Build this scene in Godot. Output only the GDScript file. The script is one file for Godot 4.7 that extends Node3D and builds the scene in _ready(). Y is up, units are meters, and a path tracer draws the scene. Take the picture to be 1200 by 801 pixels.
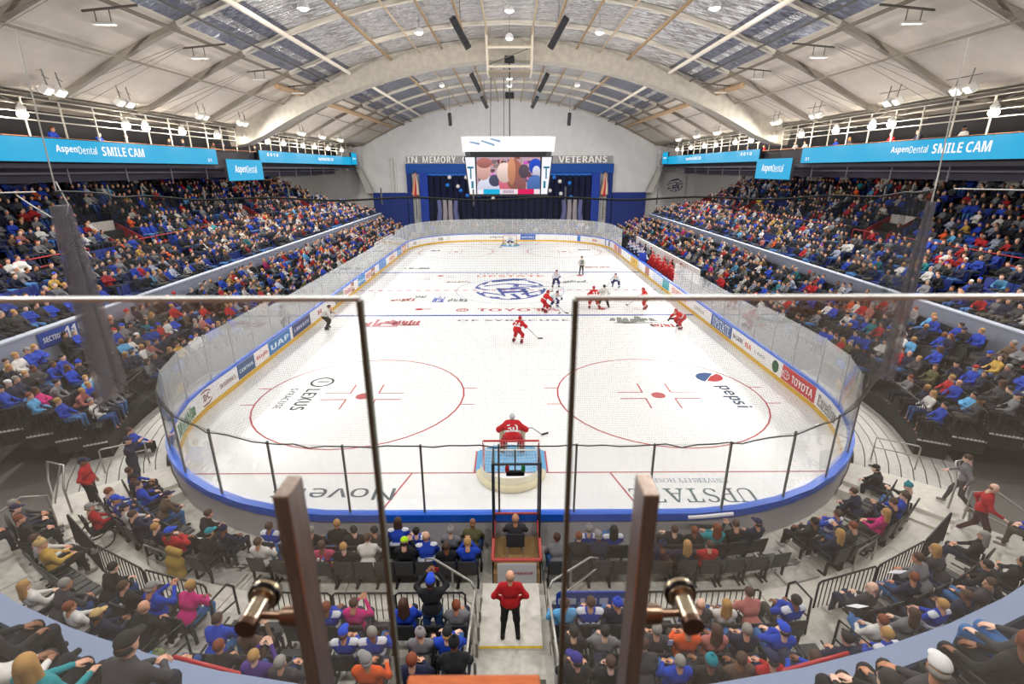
extends Node3D

# ---------- mesh building ----------
class MB:
	var v := PackedVector3Array()
	var n := PackedVector3Array()
	var i := PackedInt32Array()
	func tri(a: Vector3, b: Vector3, c: Vector3) -> void:   # counter-clockwise seen from outside
		var nn := (b - a).cross(c - a).normalized()
		var k := v.size()
		v.append(a); v.append(b); v.append(c)
		n.append(nn); n.append(nn); n.append(nn)
		i.append(k); i.append(k + 2); i.append(k + 1)
	func quad(a: Vector3, b: Vector3, c: Vector3, d: Vector3) -> void:
		var nn := (c - a).cross(d - b).normalized()
		var k := v.size()
		v.append(a); v.append(b); v.append(c); v.append(d)
		for _q in 4: n.append(nn)
		i.append_array(PackedInt32Array([k, k + 2, k + 1, k, k + 3, k + 2]))
	func oquad(a: Vector3, b: Vector3, c: Vector3, d: Vector3, from: Vector3) -> void:   # turned to face away from a point inside
		if (c - a).cross(d - b).dot((a + c) * 0.5 - from) < 0.0:
			quad(a, d, c, b)
		else:
			quad(a, b, c, d)
	func hex(p: Array) -> void:   # eight corners: bottom 0-3 in turn, top 4-7 above them
		var m := Vector3.ZERO
		for q in p: m += q
		m /= 8.0
		oquad(p[0], p[1], p[2], p[3], m); oquad(p[4], p[5], p[6], p[7], m)
		for k in 4:
			var l := (k + 1) % 4
			oquad(p[k], p[l], p[l + 4], p[k + 4], m)
	func box(c: Vector3, s: Vector3, b := Basis()) -> void:
		var p := []
		for y in [-0.5, 0.5]:
			for q in [[-0.5, -0.5], [0.5, -0.5], [0.5, 0.5], [-0.5, 0.5]]:
				p.append(c + b * Vector3(q[0] * s.x, y * s.y, q[1] * s.z))
		hex(p)
	func cbox(c: Vector3, s: Vector3, r: float, b := Basis()) -> void:   # a box with chamfered edges
		var h := s * 0.5
		var pt := func(sg: Vector3, ax: int) -> Vector3:
			var q := Vector3.ZERO
			for a in 3:
				q[a] = sg[a] * (h[a] if a == ax else h[a] - r)
			return c + b * q
		for ax in 3:
			var a1 := (ax + 1) % 3
			var a2 := (ax + 2) % 3
			for sg in [-1.0, 1.0]:
				var cs := []
				for q in [[-1, -1], [1, -1], [1, 1], [-1, 1]]:
					var g := Vector3.ZERO
					g[ax] = sg; g[a1] = q[0]; g[a2] = q[1]
					cs.append(pt.call(g, ax))
				oquad(cs[0], cs[1], cs[2], cs[3], c)
				for sh in [-1.0, 1.0]:   # the edge between faces ax and a1
					var g0 := Vector3.ZERO
					g0[ax] = sg; g0[a1] = sh; g0[a2] = -1.0
					var g1 := g0
					g1[a2] = 1.0
					oquad(pt.call(g0, ax), pt.call(g1, ax), pt.call(g1, a1), pt.call(g0, a1), c)
		for sx in [-1.0, 1.0]:
			for sy in [-1.0, 1.0]:
				for sz in [-1.0, 1.0]:
					var g := Vector3(sx, sy, sz)
					var p0: Vector3 = pt.call(g, 0)
					var p1: Vector3 = pt.call(g, 1)
					var p2: Vector3 = pt.call(g, 2)
					if (p1 - p0).cross(p2 - p0).dot(p0 - c) < 0.0:
						tri(p0, p2, p1)
					else:
						tri(p0, p1, p2)
	func tube(pts: Array, r0: float, sides := 6, r1 := -1.0) -> void:   # a round bar along points, capped
		if r1 < 0.0: r1 = r0
		var m := pts.size()
		var prev := Vector3.ZERO
		var start := v.size()
		for k in m:
			var t: Vector3 = (pts[mini(k + 1, m - 1)] - pts[maxi(k - 1, 0)]).normalized()
			var u := prev - t * prev.dot(t)
			if u.length() < 0.01:
				u = t.cross(Vector3.UP if absf(t.y) < 0.9 else Vector3.RIGHT)
			u = u.normalized()
			prev = u
			var w := t.cross(u)
			var r := lerpf(r0, r1, float(k) / maxf(m - 1, 1))
			for s in sides:
				var a := TAU * s / sides
				var e := u * cos(a) + w * sin(a)
				v.append(pts[k] + e * r); n.append(e)
		for k in m - 1:
			for s in sides:
				var a := start + k * sides + s
				var b := start + k * sides + (s + 1) % sides
				var c := a + sides
				var d := b + sides
				i.append_array(PackedInt32Array([a, c, b, b, c, d]))
		for e in 2:
			var kk := 0 if e == 0 else m - 1
			var t2: Vector3 = (pts[0] - pts[1]).normalized() if e == 0 else (pts[m - 1] - pts[m - 2]).normalized()
			var base := v.size()
			for s in sides:
				v.append(v[start + kk * sides + s]); n.append(t2)
			for s in range(1, sides - 1):
				if e == 0: i.append_array(PackedInt32Array([base, base + s, base + s + 1]))
				else: i.append_array(PackedInt32Array([base, base + s + 1, base + s]))
	func lathe(prof: Array, sides := 16, at := Vector3.ZERO, b := Basis()) -> void:   # prof: [radius, height] from the bottom up
		var m := prof.size()
		for k in m - 1:
			var p: Array = prof[k]
			var q: Array = prof[k + 1]
			var sl := Vector2(q[1] - p[1], p[0] - q[0]).normalized()
			var st := v.size()
			for s in sides + 1:
				var a := TAU * s / sides
				var e := Vector3(cos(a), 0, -sin(a))
				v.append(at + b * (e * p[0] + Vector3.UP * p[1])); v.append(at + b * (e * q[0] + Vector3.UP * q[1]))
				var nn := b * (e * sl.x + Vector3.UP * sl.y)
				n.append(nn); n.append(nn)
			for s in sides:
				var a2 := st + s * 2
				i.append_array(PackedInt32Array([a2, a2 + 1, a2 + 3, a2, a2 + 3, a2 + 2]))
	func ball(c: Vector3, r: Vector3, rings := 8, sides := 12) -> void:
		var st := v.size()
		for a in rings + 1:
			var th := PI * a / rings
			for s in sides + 1:
				var ph := TAU * s / sides
				var e := Vector3(sin(th) * cos(ph), cos(th), sin(th) * sin(ph))
				v.append(c + e * r); n.append((e / r).normalized())
		for a in rings:
			for s in sides:
				var k := st + a * (sides + 1) + s
				i.append_array(PackedInt32Array([k, k + sides + 1, k + 1, k + 1, k + sides + 1, k + sides + 2]))
	func prism(poly: PackedVector2Array, at: Vector3, bx: Vector3, by: Vector3, depth: float) -> void:   # an outline in the plane bx, by, thickened along bx x by
		var bz := bx.cross(by).normalized()
		var ids := Geometry2D.triangulate_polygon(poly)
		var f := PackedVector3Array()
		for q in poly: f.append(at + bx * q.x + by * q.y)
		for k in range(0, ids.size(), 3):
			var a := f[ids[k]]
			var b := f[ids[k + 1]]
			var c := f[ids[k + 2]]
			if (b - a).cross(c - a).dot(bz) < 0.0:
				var t := b
				b = c; c = t
			tri(a + bz * depth, b + bz * depth, c + bz * depth)
			tri(a, c, b)
		var ccw := not Geometry2D.is_polygon_clockwise(poly)
		for k in poly.size():
			var a := f[k]
			var b := f[(k + 1) % poly.size()]
			if ccw: quad(a, b, b + bz * depth, a + bz * depth)
			else: quad(b, a, a + bz * depth, b + bz * depth)
	func sweep(sec: Array, close := false) -> void:   # sections of four corners each, joined one after another
		var m := sec.size()
		for k in (m if close else m - 1):
			var a: Array = sec[k]
			var b: Array = sec[(k + 1) % m]
			var c := Vector3.ZERO
			for q in 4: c += a[q] + b[q]
			c /= 8.0
			for q in 4:
				var w := (q + 1) % 4
				oquad(a[q], a[w], b[w], b[q], c)
		if not close:
			for e in 2:
				var a: Array = sec[0] if e == 0 else sec[m - 1]
				var o: Array = sec[1] if e == 0 else sec[m - 2]
				oquad(a[0], a[1], a[2], a[3], (o[0] + o[2]) * 0.5)
	func add(o: MB, t: Transform3D) -> void:
		var k := v.size()
		for q in o.v: v.append(t * q)
		for q in o.n: n.append((t.basis * q).normalized())
		for q in o.i: i.append(q + k)
	func mesh() -> ArrayMesh:
		var a := []
		a.resize(Mesh.ARRAY_MAX)
		a[Mesh.ARRAY_VERTEX] = v; a[Mesh.ARRAY_NORMAL] = n; a[Mesh.ARRAY_INDEX] = i
		var m := ArrayMesh.new()
		m.add_surface_from_arrays(Mesh.PRIMITIVE_TRIANGLES, a)
		return m

# A smooth union of round bones and ellipsoids, meshed as surface nets.
# bone: [0, a, b, ra, rb]; ellipsoid: [1, centre, radii]; taken away afterwards: [2, centre, radii]; kept only above / beyond a plane: [3, point, normal]
func sdf(prims: Array, cell: float, k := 0.05) -> MB:
	var lo := Vector3.ONE * 99.0
	var hi := -lo
	var big := cell * 2.0 + 0.01
	for p in prims:
		if p[0] == 0:
			var r := maxf(p[3], p[4])
			lo = lo.min(p[1] - Vector3.ONE * r).min(p[2] - Vector3.ONE * r)
			hi = hi.max(p[1] + Vector3.ONE * r).max(p[2] + Vector3.ONE * r)
		elif p[0] == 1:
			lo = lo.min(p[1] - p[2]); hi = hi.max(p[1] + p[2])
	lo -= Vector3.ONE * big; hi += Vector3.ONE * big
	var nx := int(ceil((hi.x - lo.x) / cell)) + 1
	var ny := int(ceil((hi.y - lo.y) / cell)) + 1
	var nz := int(ceil((hi.z - lo.z) / cell)) + 1
	var g := PackedFloat32Array()
	g.resize(nx * ny * nz)
	g.fill(1.0)
	for p in prims:
		var a := lo
		var b := hi
		if p[0] == 0:
			var r := maxf(p[3], p[4]) + k + big
			a = p[1].min(p[2]) - Vector3.ONE * r; b = p[1].max(p[2]) + Vector3.ONE * r
		elif p[0] == 1:
			a = p[1] - p[2] - Vector3.ONE * (k + big); b = p[1] + p[2] + Vector3.ONE * (k + big)
		var i0 := maxi(0, int((a.x - lo.x) / cell)); var i1 := mini(nx - 1, int((b.x - lo.x) / cell) + 1)
		var j0 := maxi(0, int((a.y - lo.y) / cell)); var j1 := mini(ny - 1, int((b.y - lo.y) / cell) + 1)
		var k0 := maxi(0, int((a.z - lo.z) / cell)); var k1 := mini(nz - 1, int((b.z - lo.z) / cell) + 1)
		var kind: int = p[0]
		var pa: Vector3 = p[1]
		var pb: Vector3 = p[2]
		var ab := pb - pa
		var l2 := maxf(ab.length_squared(), 1e-9)
		for z in range(k0, k1 + 1):
			for y in range(j0, j1 + 1):
				var row := (z * ny + y) * nx
				for x in range(i0, i1 + 1):
					var q := lo + Vector3(x, y, z) * cell
					var d := 0.0
					if kind == 0:
						var t := clampf((q - pa).dot(ab) / l2, 0.0, 1.0)
						d = (q - pa - ab * t).length() - lerpf(p[3], p[4], t)
					elif kind == 3:
						d = (pa - q).dot(pb)
					else:
						var e := (q - pa) / pb
						var e0 := e.length()
						d = e0 * (e0 - 1.0) / maxf((e / pb).length(), 1e-6)
					var o := g[row + x]
					if kind >= 2:
						g[row + x] = maxf(o, -d if kind == 2 else d)
					else:
						var h := maxf(k - absf(o - d), 0.0)
						g[row + x] = minf(o, d) - h * h / (4.0 * k)
	var out := MB.new()
	var ids := PackedInt32Array()
	ids.resize(nx * ny * nz)
	ids.fill(-1)
	var off := [0, 1, nx, nx + 1, nx * ny, nx * ny + 1, nx * ny + nx, nx * ny + nx + 1]
	var edges := [[0, 1], [2, 3], [4, 5], [6, 7], [0, 2], [1, 3], [4, 6], [5, 7], [0, 4], [1, 5], [2, 6], [3, 7]]
	var lim := cell * 2.6
	for z in nz - 1:
		for y in ny - 1:
			for x in nx - 1:
				var b := (z * ny + y) * nx + x
				if absf(g[b]) > lim: continue
				var s := 0
				for c in 8:
					if g[b + off[c]] < 0.0: s += 1
				if s == 0 or s == 8: continue
				var acc := Vector3.ZERO
				var m := 0
				for e in edges:
					var ga := g[b + off[e[0]]]
					var gb := g[b + off[e[1]]]
					if (ga < 0.0) != (gb < 0.0):
						var t := ga / (ga - gb)
						var ca: int = e[0]
						var cb: int = e[1]
						acc += Vector3(lerpf(ca & 1, cb & 1, t), lerpf((ca >> 1) & 1, (cb >> 1) & 1, t), lerpf(ca >> 2, cb >> 2, t))
						m += 1
				var gr := Vector3(
					g[b + off[1]] + g[b + off[3]] + g[b + off[5]] + g[b + off[7]] - g[b] - g[b + off[2]] - g[b + off[4]] - g[b + off[6]],
					g[b + off[2]] + g[b + off[3]] + g[b + off[6]] + g[b + off[7]] - g[b] - g[b + off[1]] - g[b + off[4]] - g[b + off[5]],
					g[b + off[4]] + g[b + off[5]] + g[b + off[6]] + g[b + off[7]] - g[b] - g[b + off[1]] - g[b + off[2]] - g[b + off[3]])
				ids[b] = out.v.size()
				out.v.append(lo + (Vector3(x, y, z) + acc / m) * cell)
				out.n.append(gr.normalized())
	var st := [1, nx, nx * ny]
	for z in range(1, nz - 1):
		for y in range(1, ny - 1):
			for x in range(1, nx - 1):
				var b := (z * ny + y) * nx + x
				if absf(g[b]) > lim: continue
				for ax in 3:
					var c: int = b + st[ax]
					if (g[b] < 0.0) == (g[c] < 0.0): continue
					var u: int = st[(ax + 1) % 3]
					var w: int = st[(ax + 2) % 3]
					var q0 := ids[b - u - w]
					var q1 := ids[b - w]
					var q2 := ids[b]
					var q3 := ids[b - u]
					if q0 < 0 or q1 < 0 or q2 < 0 or q3 < 0: continue
					if g[b] < 0.0: out.i.append_array(PackedInt32Array([q0, q2, q1, q0, q3, q2]))
					else: out.i.append_array(PackedInt32Array([q0, q1, q2, q0, q2, q3]))
	return out

# ---------- nodes ----------
var used := {}
func numbered(called: String) -> String:
	var k: int = used.get(called, 0)
	used[called] = k + 1
	return called if k == 0 else "%s_%03d" % [called, k]

func tag(o: Node, label := "", category := "", group := "", kind := "") -> Node:
	if label: o.set_meta("label", label)
	if category: o.set_meta("category", category)
	if group: o.set_meta("group", group)
	if kind: o.set_meta("kind", kind)
	return o

func put(called: String, m, mat: Material, parent: Node = self, t := Transform3D()) -> MeshInstance3D:
	var o := MeshInstance3D.new()
	o.mesh = m.mesh() if m is MB else m
	o.material_override = mat
	o.transform = t
	if parent == self:
		o.name = numbered(called)
		add_child(o)
	else:
		o.name = called
		parent.add_child(o, true)
	return o

func thing(called: String, label: String, category: String, at := Vector3.ZERO, turn := 0.0, group := "") -> Node3D:
	var o := Node3D.new()
	o.name = numbered(called)
	add_child(o)
	o.position = at
	o.rotation.y = turn
	tag(o, label, category, group)
	return o

func shell(called: String) -> Node3D:   # a piece of the setting that holds parts
	var o := Node3D.new()
	o.name = numbered(called)
	add_child(o)
	o.set_meta("kind", "structure")
	return o

func struct(called: String, m, mat: Material) -> MeshInstance3D:
	var o := put(called, m, mat)
	o.set_meta("kind", "structure")
	return o

var mats := {}
func col(c: Color, rough := 0.85, metal := 0.0) -> StandardMaterial3D:
	var key := "%s %.2f %.2f" % [c.to_html(), rough, metal]
	if not mats.has(key):
		var m := StandardMaterial3D.new()
		m.albedo_color = c
		m.roughness = rough
		m.metallic = metal
		m.resource_name = "paint"
		mats[key] = m
	return mats[key]
func hx(h: String, rough := 0.85, metal := 0.0) -> StandardMaterial3D:
	return col(Color(h), rough, metal)
func glow(c: Color, e: float) -> StandardMaterial3D:
	var m := StandardMaterial3D.new()
	m.albedo_color = Color(0.05, 0.05, 0.05)
	m.emission_enabled = true
	m.emission = c
	m.emission_energy_multiplier = e
	return m
func noisy(c0: Color, c1: Color, freq: float, scale: Vector3, rough := 0.85, metal := 0.0, bump := 0.0) -> StandardMaterial3D:
	var m := StandardMaterial3D.new()
	var nt := NoiseTexture2D.new()
	nt.width = 512; nt.height = 512; nt.seamless = true
	var fn := FastNoiseLite.new()
	fn.seed = 7; fn.frequency = freq; fn.fractal_octaves = 4
	nt.noise = fn
	var gr := Gradient.new()
	gr.set_color(0, c0); gr.set_color(1, c1)
	nt.color_ramp = gr
	m.albedo_texture = nt
	if bump > 0.0:
		var nb := NoiseTexture2D.new()
		nb.width = 512; nb.height = 512; nb.seamless = true; nb.as_normal_map = true; nb.bump_strength = bump
		nb.noise = fn
		m.normal_enabled = true
		m.normal_texture = nb
	m.uv1_triplanar = true
	m.uv1_world_triplanar = true
	m.uv1_scale = scale
	m.roughness = rough
	m.metallic = metal
	return m

var bold := SystemFont.new()
var plainf := SystemFont.new()
var serif := SystemFont.new()
# Raised lettering centred at a point, w wide and h high (w = 0 keeps the font's width).
func words(called: String, text: String, font: Font, at: Vector3, right: Vector3, up: Vector3, w: float, h: float, mat: Material, parent: Node, depth := 0.004) -> MeshInstance3D:
	var tm := TextMesh.new()
	tm.text = text
	tm.font = font
	tm.font_size = 24
	tm.pixel_size = 0.01
	tm.depth = depth
	tm.curve_step = 3.0
	tm.material = mat
	var bb := tm.get_aabb()
	var sy := h / maxf(bb.size.y, 0.01)
	var sx := w / maxf(bb.size.x, 0.01) if w > 0.0 else sy
	var c := bb.position + bb.size * 0.5
	var b := Basis(right * sx, up * sy, right.cross(up))
	var o := MeshInstance3D.new()
	o.mesh = tm
	o.name = called
	o.transform = Transform3D(b, at - b * Vector3(c.x, c.y, 0.0))
	parent.add_child(o, true)
	return o

# ---------- the rink's outline ----------
const RA := 4.42
const RC := 13.399
const RS := 43.9
const RR := 8.53
const RL := 159.076
func rim(s: float, d := 0.0) -> Array:   # [point, outward normal] s metres along the boards from behind the near goal, d metres outside
	s = fposmod(s, RL)
	if s > RL * 0.5:
		var m := rim(RL - s, d)
		return [Vector3(-m[0].x, 0, m[0].z), Vector3(-m[1].x, 0, m[1].z)]
	if s <= RA:
		return [Vector3(s, 0, 30.48 + d), Vector3(0, 0, 1)]
	s -= RA
	if s <= RC:
		var e := Vector3(sin(s / RR), 0, cos(s / RR))
		return [Vector3(RA, 0, 21.95) + e * (RR + d), e]
	s -= RC
	if s <= RS:
		return [Vector3(12.95 + d, 0, 21.95 - s), Vector3(1, 0, 0)]
	s -= RS
	if s <= RC:
		var e := Vector3(cos(s / RR), 0, -sin(s / RR))
		return [Vector3(RA, 0, -21.95) + e * (RR + d), e]
	return [Vector3(RA - (s - RC), 0, -30.48 - d), Vector3(0, 0, -1)]

func band(s0: float, s1: float, d0: float, d1: float, y0: float, y1: float, step := 0.8) -> MB:   # a wall or slab that follows the boards
	var m := MB.new()
	var k := maxi(1, int(ceil((s1 - s0) / step)))
	var sec := []
	for q in k + 1:
		var s := lerpf(s0, s1, float(q) / k)
		var a: Vector3 = rim(s, d0)[0]
		var b: Vector3 = rim(s, d1)[0]
		sec.append([a + Vector3.UP * y0, b + Vector3.UP * y0, b + Vector3.UP * y1, a + Vector3.UP * y1])
	m.sweep(sec)
	return m
func facing(nrm: Vector3) -> float:   # the turn of a thing whose front is +z towards the ice
	return atan2(-nrm.x, -nrm.z)

# ---------- the hall ----------
func roof_y(x: float) -> float:
	x = absf(x)
	return 19.8 - 0.0124 * x * x if x < 22.6 else 13.467 - 0.16 * (x - 22.6)

const RIBS := [47.0, 39.8, 33.2, 26.6, 20.0, 13.5, 7.1, 0.3, -5.5, -12.6, -19.0, -25.5, -32.0, -42.0]

func build_roof() -> void:
	var beige := noisy(Color(0.75, 0.715, 0.665), Color(0.81, 0.775, 0.725), 0.012, Vector3.ONE * 0.15, 0.9)
	var foil := noisy(Color(0.74, 0.75, 0.78), Color(0.97, 0.97, 0.97), 0.014, Vector3(0.06, 0.1, 0.5), 0.24, 0.85, 45.0)
	var slate := noisy(Color(0.43, 0.45, 0.52), Color(0.62, 0.64, 0.7), 0.014, Vector3(0.1, 0.15, 0.6), 0.3, 0.6, 30.0)
	var roof := shell("roof")
	var xs := [-29.6, -25.5, -22.5, -19.0, -16.2, -15.0, -14.55, -13.2, -9.7, -7.35, -5.5, -3.4, 0.0, 3.4, 5.5, 7.35, 9.7, 13.2, 14.55, 15.0, 16.2, 19.0, 22.5, 25.5, 29.6]
	var rng := RandomNumberGenerator.new()
	rng.seed = 11
	for b in RIBS.size() - 1:
		for k in xs.size() - 1:
			var x0: float = xs[k]
			var x1: float = xs[k + 1]
			var m := MB.new()
			var ps := []
			for dy in [0.0, 0.12]:
				for q in [[x0, RIBS[b]], [x1, RIBS[b]], [x1, RIBS[b + 1]], [x0, RIBS[b + 1]]]:
					ps.append(Vector3(q[0], roof_y(q[0]) + dy, q[1]))
			m.hex(ps)
			var ax := absf(x0 + x1) * 0.5
			var mt: Material = beige
			if ax < 16.2:
				mt = foil
				if ax > 15.0 or (ax > 13.2 and ax < 14.5): mt = slate
				elif ax > 9.7 and ax < 13.2 and (b % 2 == 0 or b > 8): mt = slate if b > 8 else foil
			put("roof_panel", m, mt, roof)
	var ribm := hx("8d8579")
	var darkm := hx("7d756a")
	for b in RIBS.size():
		if b == 8: continue
		for part in [[-29.4, -16.2, 0.26, darkm], [-16.2, 16.2, 0.24, hx("cfc8bb")], [16.2, 29.4, 0.26, darkm]]:
			var m := MB.new()
			var sec := []
			for k in 13:
				var x := lerpf(part[0], part[1], k / 12.0)
				var y := roof_y(x) - 0.02
				var sl := Vector3(1, (roof_y(x + 0.05) - roof_y(x - 0.05)) * 10.0, 0).normalized()
				var dn := Vector3(sl.y, -sl.x, 0) * float(part[2])
				var z0: float = RIBS[b]
				sec.append([Vector3(x, y, z0 - 0.16), Vector3(x, y, z0 + 0.16), Vector3(x, y, z0 + 0.16) + dn, Vector3(x, y, z0 - 0.16) + dn])
			m.sweep(sec)
			put("roof_rib", m, part[3] if part[3] != darkm or b % 2 == 0 else ribm, roof)
	# the broad concrete arch across the middle of the hall
	var am := MB.new()
	var asec := []
	for k in 41:
		var x := lerpf(-24.2, 24.2, k / 40.0)
		var y := roof_y(x) - 0.03
		var sl := Vector3(1, (roof_y(x + 0.05) - roof_y(x - 0.05)) * 10.0, 0).normalized()
		var dn := Vector3(sl.y, -sl.x, 0) * 1.6
		asec.append([Vector3(x, y, -4.7), Vector3(x, y, -6.3), Vector3(x, y, -6.3) + dn, Vector3(x, y, -4.7) + dn])
	am.sweep(asec)
	put("concrete_arch", am, noisy(Color(0.64, 0.615, 0.57), Color(0.72, 0.695, 0.65), 0.015, Vector3.ONE * 0.2, 0.9), roof)
	for p in [[22.5, 0.035, "8d8577"], [19.0, 0.06, "8a8274"], [16.2, 0.09, "6d6559"], [15.0, 0.06, "4d4a48"], [13.2, 0.13, "d8d0c2"], [9.7, 0.11, "8b7355"], [7.35, 0.07, "a5947b"], [5.5, 0.09, "8b7355"], [3.4, 0.09, "8b7355"], [1.7, 0.07, "a5947b"]]:
		for sg in [-1.0, 1.0]:
			for seg in [[46.8, -4.7], [-6.3, -41.8]]:
				var m := MB.new()
				var x: float = p[0] * sg
				m.tube([Vector3(x, roof_y(x) - 0.42, seg[0]), Vector3(x, roof_y(x) - 0.42, seg[1])], p[1], 6)
				put("purlin", m, hx(p[2]), roof)
	for sg in [-1.0, 1.0]:   # tan ducts along the edge of the foil
		for seg in [[0.2, -4.6], [-6.4, -39.0]]:
			var m := MB.new()
			m.tube([Vector3(17.35 * sg, roof_y(17.35) - 0.5, seg[0]), Vector3(17.35 * sg, roof_y(17.35) - 0.4, seg[1])], 0.2, 10)
			var side := "the penalty box side" if sg < 0 else "the bench side"
			tag(put("duct", m, hx("a58a6c")), "tan round roof duct on %s, at the %s" % [side, "camera end" if seg[0] > 0.0 else "stage end"], "duct", "ducts under the roof")

func stand_x(sg: float, k: int) -> Array:   # [distance from the centre line, floor height] of row k of a side stand
	if sg < 0:
		if k < 5: return [15.3 + 0.66 * k, 0.9 + 0.33 * k]
		if k < 10: return [19.3 + 0.74 * (k - 5), 3.3 + 0.35 * (k - 5)]
		return [24.2 + 0.68 * (k - 10), 5.1 + 0.48 * (k - 10)]
	if k < 5: return [15.6 + 0.88 * k, 0.9 + 0.33 * k]
	if k < 10: return [20.9 + 0.78 * (k - 5), 3.15 + 0.37 * (k - 5)]
	return [25.6 + 0.62 * (k - 10), 5.1 + 0.48 * (k - 10)]

func build_roof_cables() -> void:
	var k := 0
	for sg in [-1.0, 1.0]:
		for z in [20.0, 12.0, 5.0, -1.0]:
			var o := thing("roof_cable", "fan of thin dark cables under the beige roof, %s from the camera, %s" % [ordinal(k % 4), "penalty side" if sg < 0 else "bench side"], "cables", Vector3(16.8 * sg, roof_y(16.8) - 0.5, z), 0.0, "cable fans under the roof")
			k += 1
			for q in 3:
				var m := MB.new()
				m.tube([Vector3(0, 0, 0.2 * q), Vector3(5.4 * sg, roof_y(22.2) - roof_y(16.8) - 0.1, 0.6 + 1.2 * q)], 0.013, 4)
				put("cable", m, hx("7d756a"), o)

func build_walls() -> void:
	var grey := noisy(Color(0.82, 0.82, 0.825), Color(0.86, 0.86, 0.865), 0.01, Vector3.ONE * 0.1, 0.9)
	var outline := PackedVector2Array()
	for k in 31: outline.append(Vector2(lerpf(29.7, -29.7, k / 30.0), roof_y(lerpf(29.7, -29.7, k / 30.0)) + 0.1))
	outline.append(Vector2(-29.7, -0.4)); outline.append(Vector2(29.7, -0.4))
	for e in [["wall_far", -42.5, grey], ["wall_near", 47.0, hx("55534f")]]:
		var m := MB.new()
		m.prism(outline, Vector3(0, 0, e[1]), Vector3.RIGHT, Vector3.UP, 0.5)
		struct(e[0], m, e[2])
	for sg in [-1.0, 1.0]:
		var m := MB.new()
		m.box(Vector3(29.75 * sg, 4.8, 2.2), Vector3(0.3, 10.4, 90))
		struct("wall_left" if sg < 0 else "wall_right", m, hx("b4b3b0"))
	var f := MB.new()
	f.box(Vector3(0, -0.3, 2.2), Vector3(60, 0.4, 90))
	struct("floor", f, hx("6d6a66"))
	# plates, pipes and stairs on the far wall
	var wm := hx("d9d8d4")
	for sg in [-1.0, 1.0]:
		var flank := "flag-pole" if sg < 0 else "banner"
		var col_ := MB.new()
		for dx in [0.0, 0.55]:
			col_.tube([Vector3((18.0 + dx) * sg, 0, -41.8), Vector3((18.0 + dx) * sg, 11.4, -41.8)], 0.14, 8)
		if sg < 0: tag(put("wall_pipe", col_, wm), "pair of white pipes rising up the grey end wall beside the stage", "pipe")
		var panel := MB.new()
		panel.cbox(Vector3(18.95 * sg, 3.1, -41.2), Vector3(5.3, 6.2, 0.5), 0.04)
		tag(put("blue_screen_wall", panel, hx("16307c")), "dark blue low wall beside the stage, on the %s side" % ("pipes" if sg < 0 else "crest banner"), "wall", "blue walls by the stage")
		var st := thing("exit_stair", "grey steel stair flight dropping from the press level on the %s side" % ("pipes" if sg < 0 else "crest banner"), "stair", Vector3(22.4 * sg, 6.2, -41.2), 0.0, "end stairs")
		var fl := MB.new()
		var a := Vector3(1.2 * sg, 4.6, 0)
		var b := Vector3(-0.9 * sg, 0.0, 0)
		fl.hex([a + Vector3(0, 0, -0.5), a + Vector3(0, 0, 0.6), a + Vector3(0.5 * sg, -0.2, 0.6), a + Vector3(0.5 * sg, -0.2, -0.5), b + Vector3(0, 0, -0.5), b + Vector3(0, 0, 0.6), b + Vector3(1.0 * sg, -0.1, 0.6), b + Vector3(1.0 * sg, -0.1, -0.5)])
		put("flight", fl, hx("b9b8b4"), st)
		for w in [-0.1, 1.2]:
			var hr := MB.new()
			hr.tube([a + Vector3(w * 0.6 * sg, 0.5, 0.65), b + Vector3(w * sg, 0.5, 0.65)], 0.06, 6)
			put("handrail", hr, hx("8f8f8d"), st)
		var land := thing("stair_landing", "blue-white railed landing at the end of the press box by the %s" % ("pipes" if sg < 0 else "crest banner"), "landing", Vector3(23.9 * sg, 10.1, -40.8), 0.0, "end stairs")
		var fb := MB.new()
		fb.box(Vector3(0, 0, 0), Vector3(1.9, 0.2, 1.2))
		put("floor_plate", fb, hx("c9cbd0"), land)
		for k in 6:
			var r := MB.new()
			r.tube([Vector3(-0.9, 0.3 + 0.28 * k, 0.55), Vector3(0.9, 0.3 + 0.28 * k, 0.55)], 0.035, 5)
			put("rail", r, hx("b9c4dd"), land)
		for dx in [-0.9, 0.0, 0.9]:
			var r := MB.new()
			r.tube([Vector3(dx, 0, 0.55), Vector3(dx, 2.4, 0.55)], 0.05, 5)
			put("post", r, hx("d4d4d4"), land)
	var ban := thing("crest_banner", "white banner with a round navy crest hanging on the end wall", "banner", Vector3(26.3, 7.0, -41.9))
	var bm := MB.new()
	bm.box(Vector3(0, 0, 0), Vector3(3.4, 4.4, 0.06))
	put("cloth", bm, hx("d6d5d3"), ban)
	var cr := MB.new()
	crest(cr, Vector3(0, 0.2, 0.035), Vector3(1.25, 0, 0), Vector3(0, 0.95, 0), 0.02)
	put("crest", cr, hx("27305f"), ban)

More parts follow.
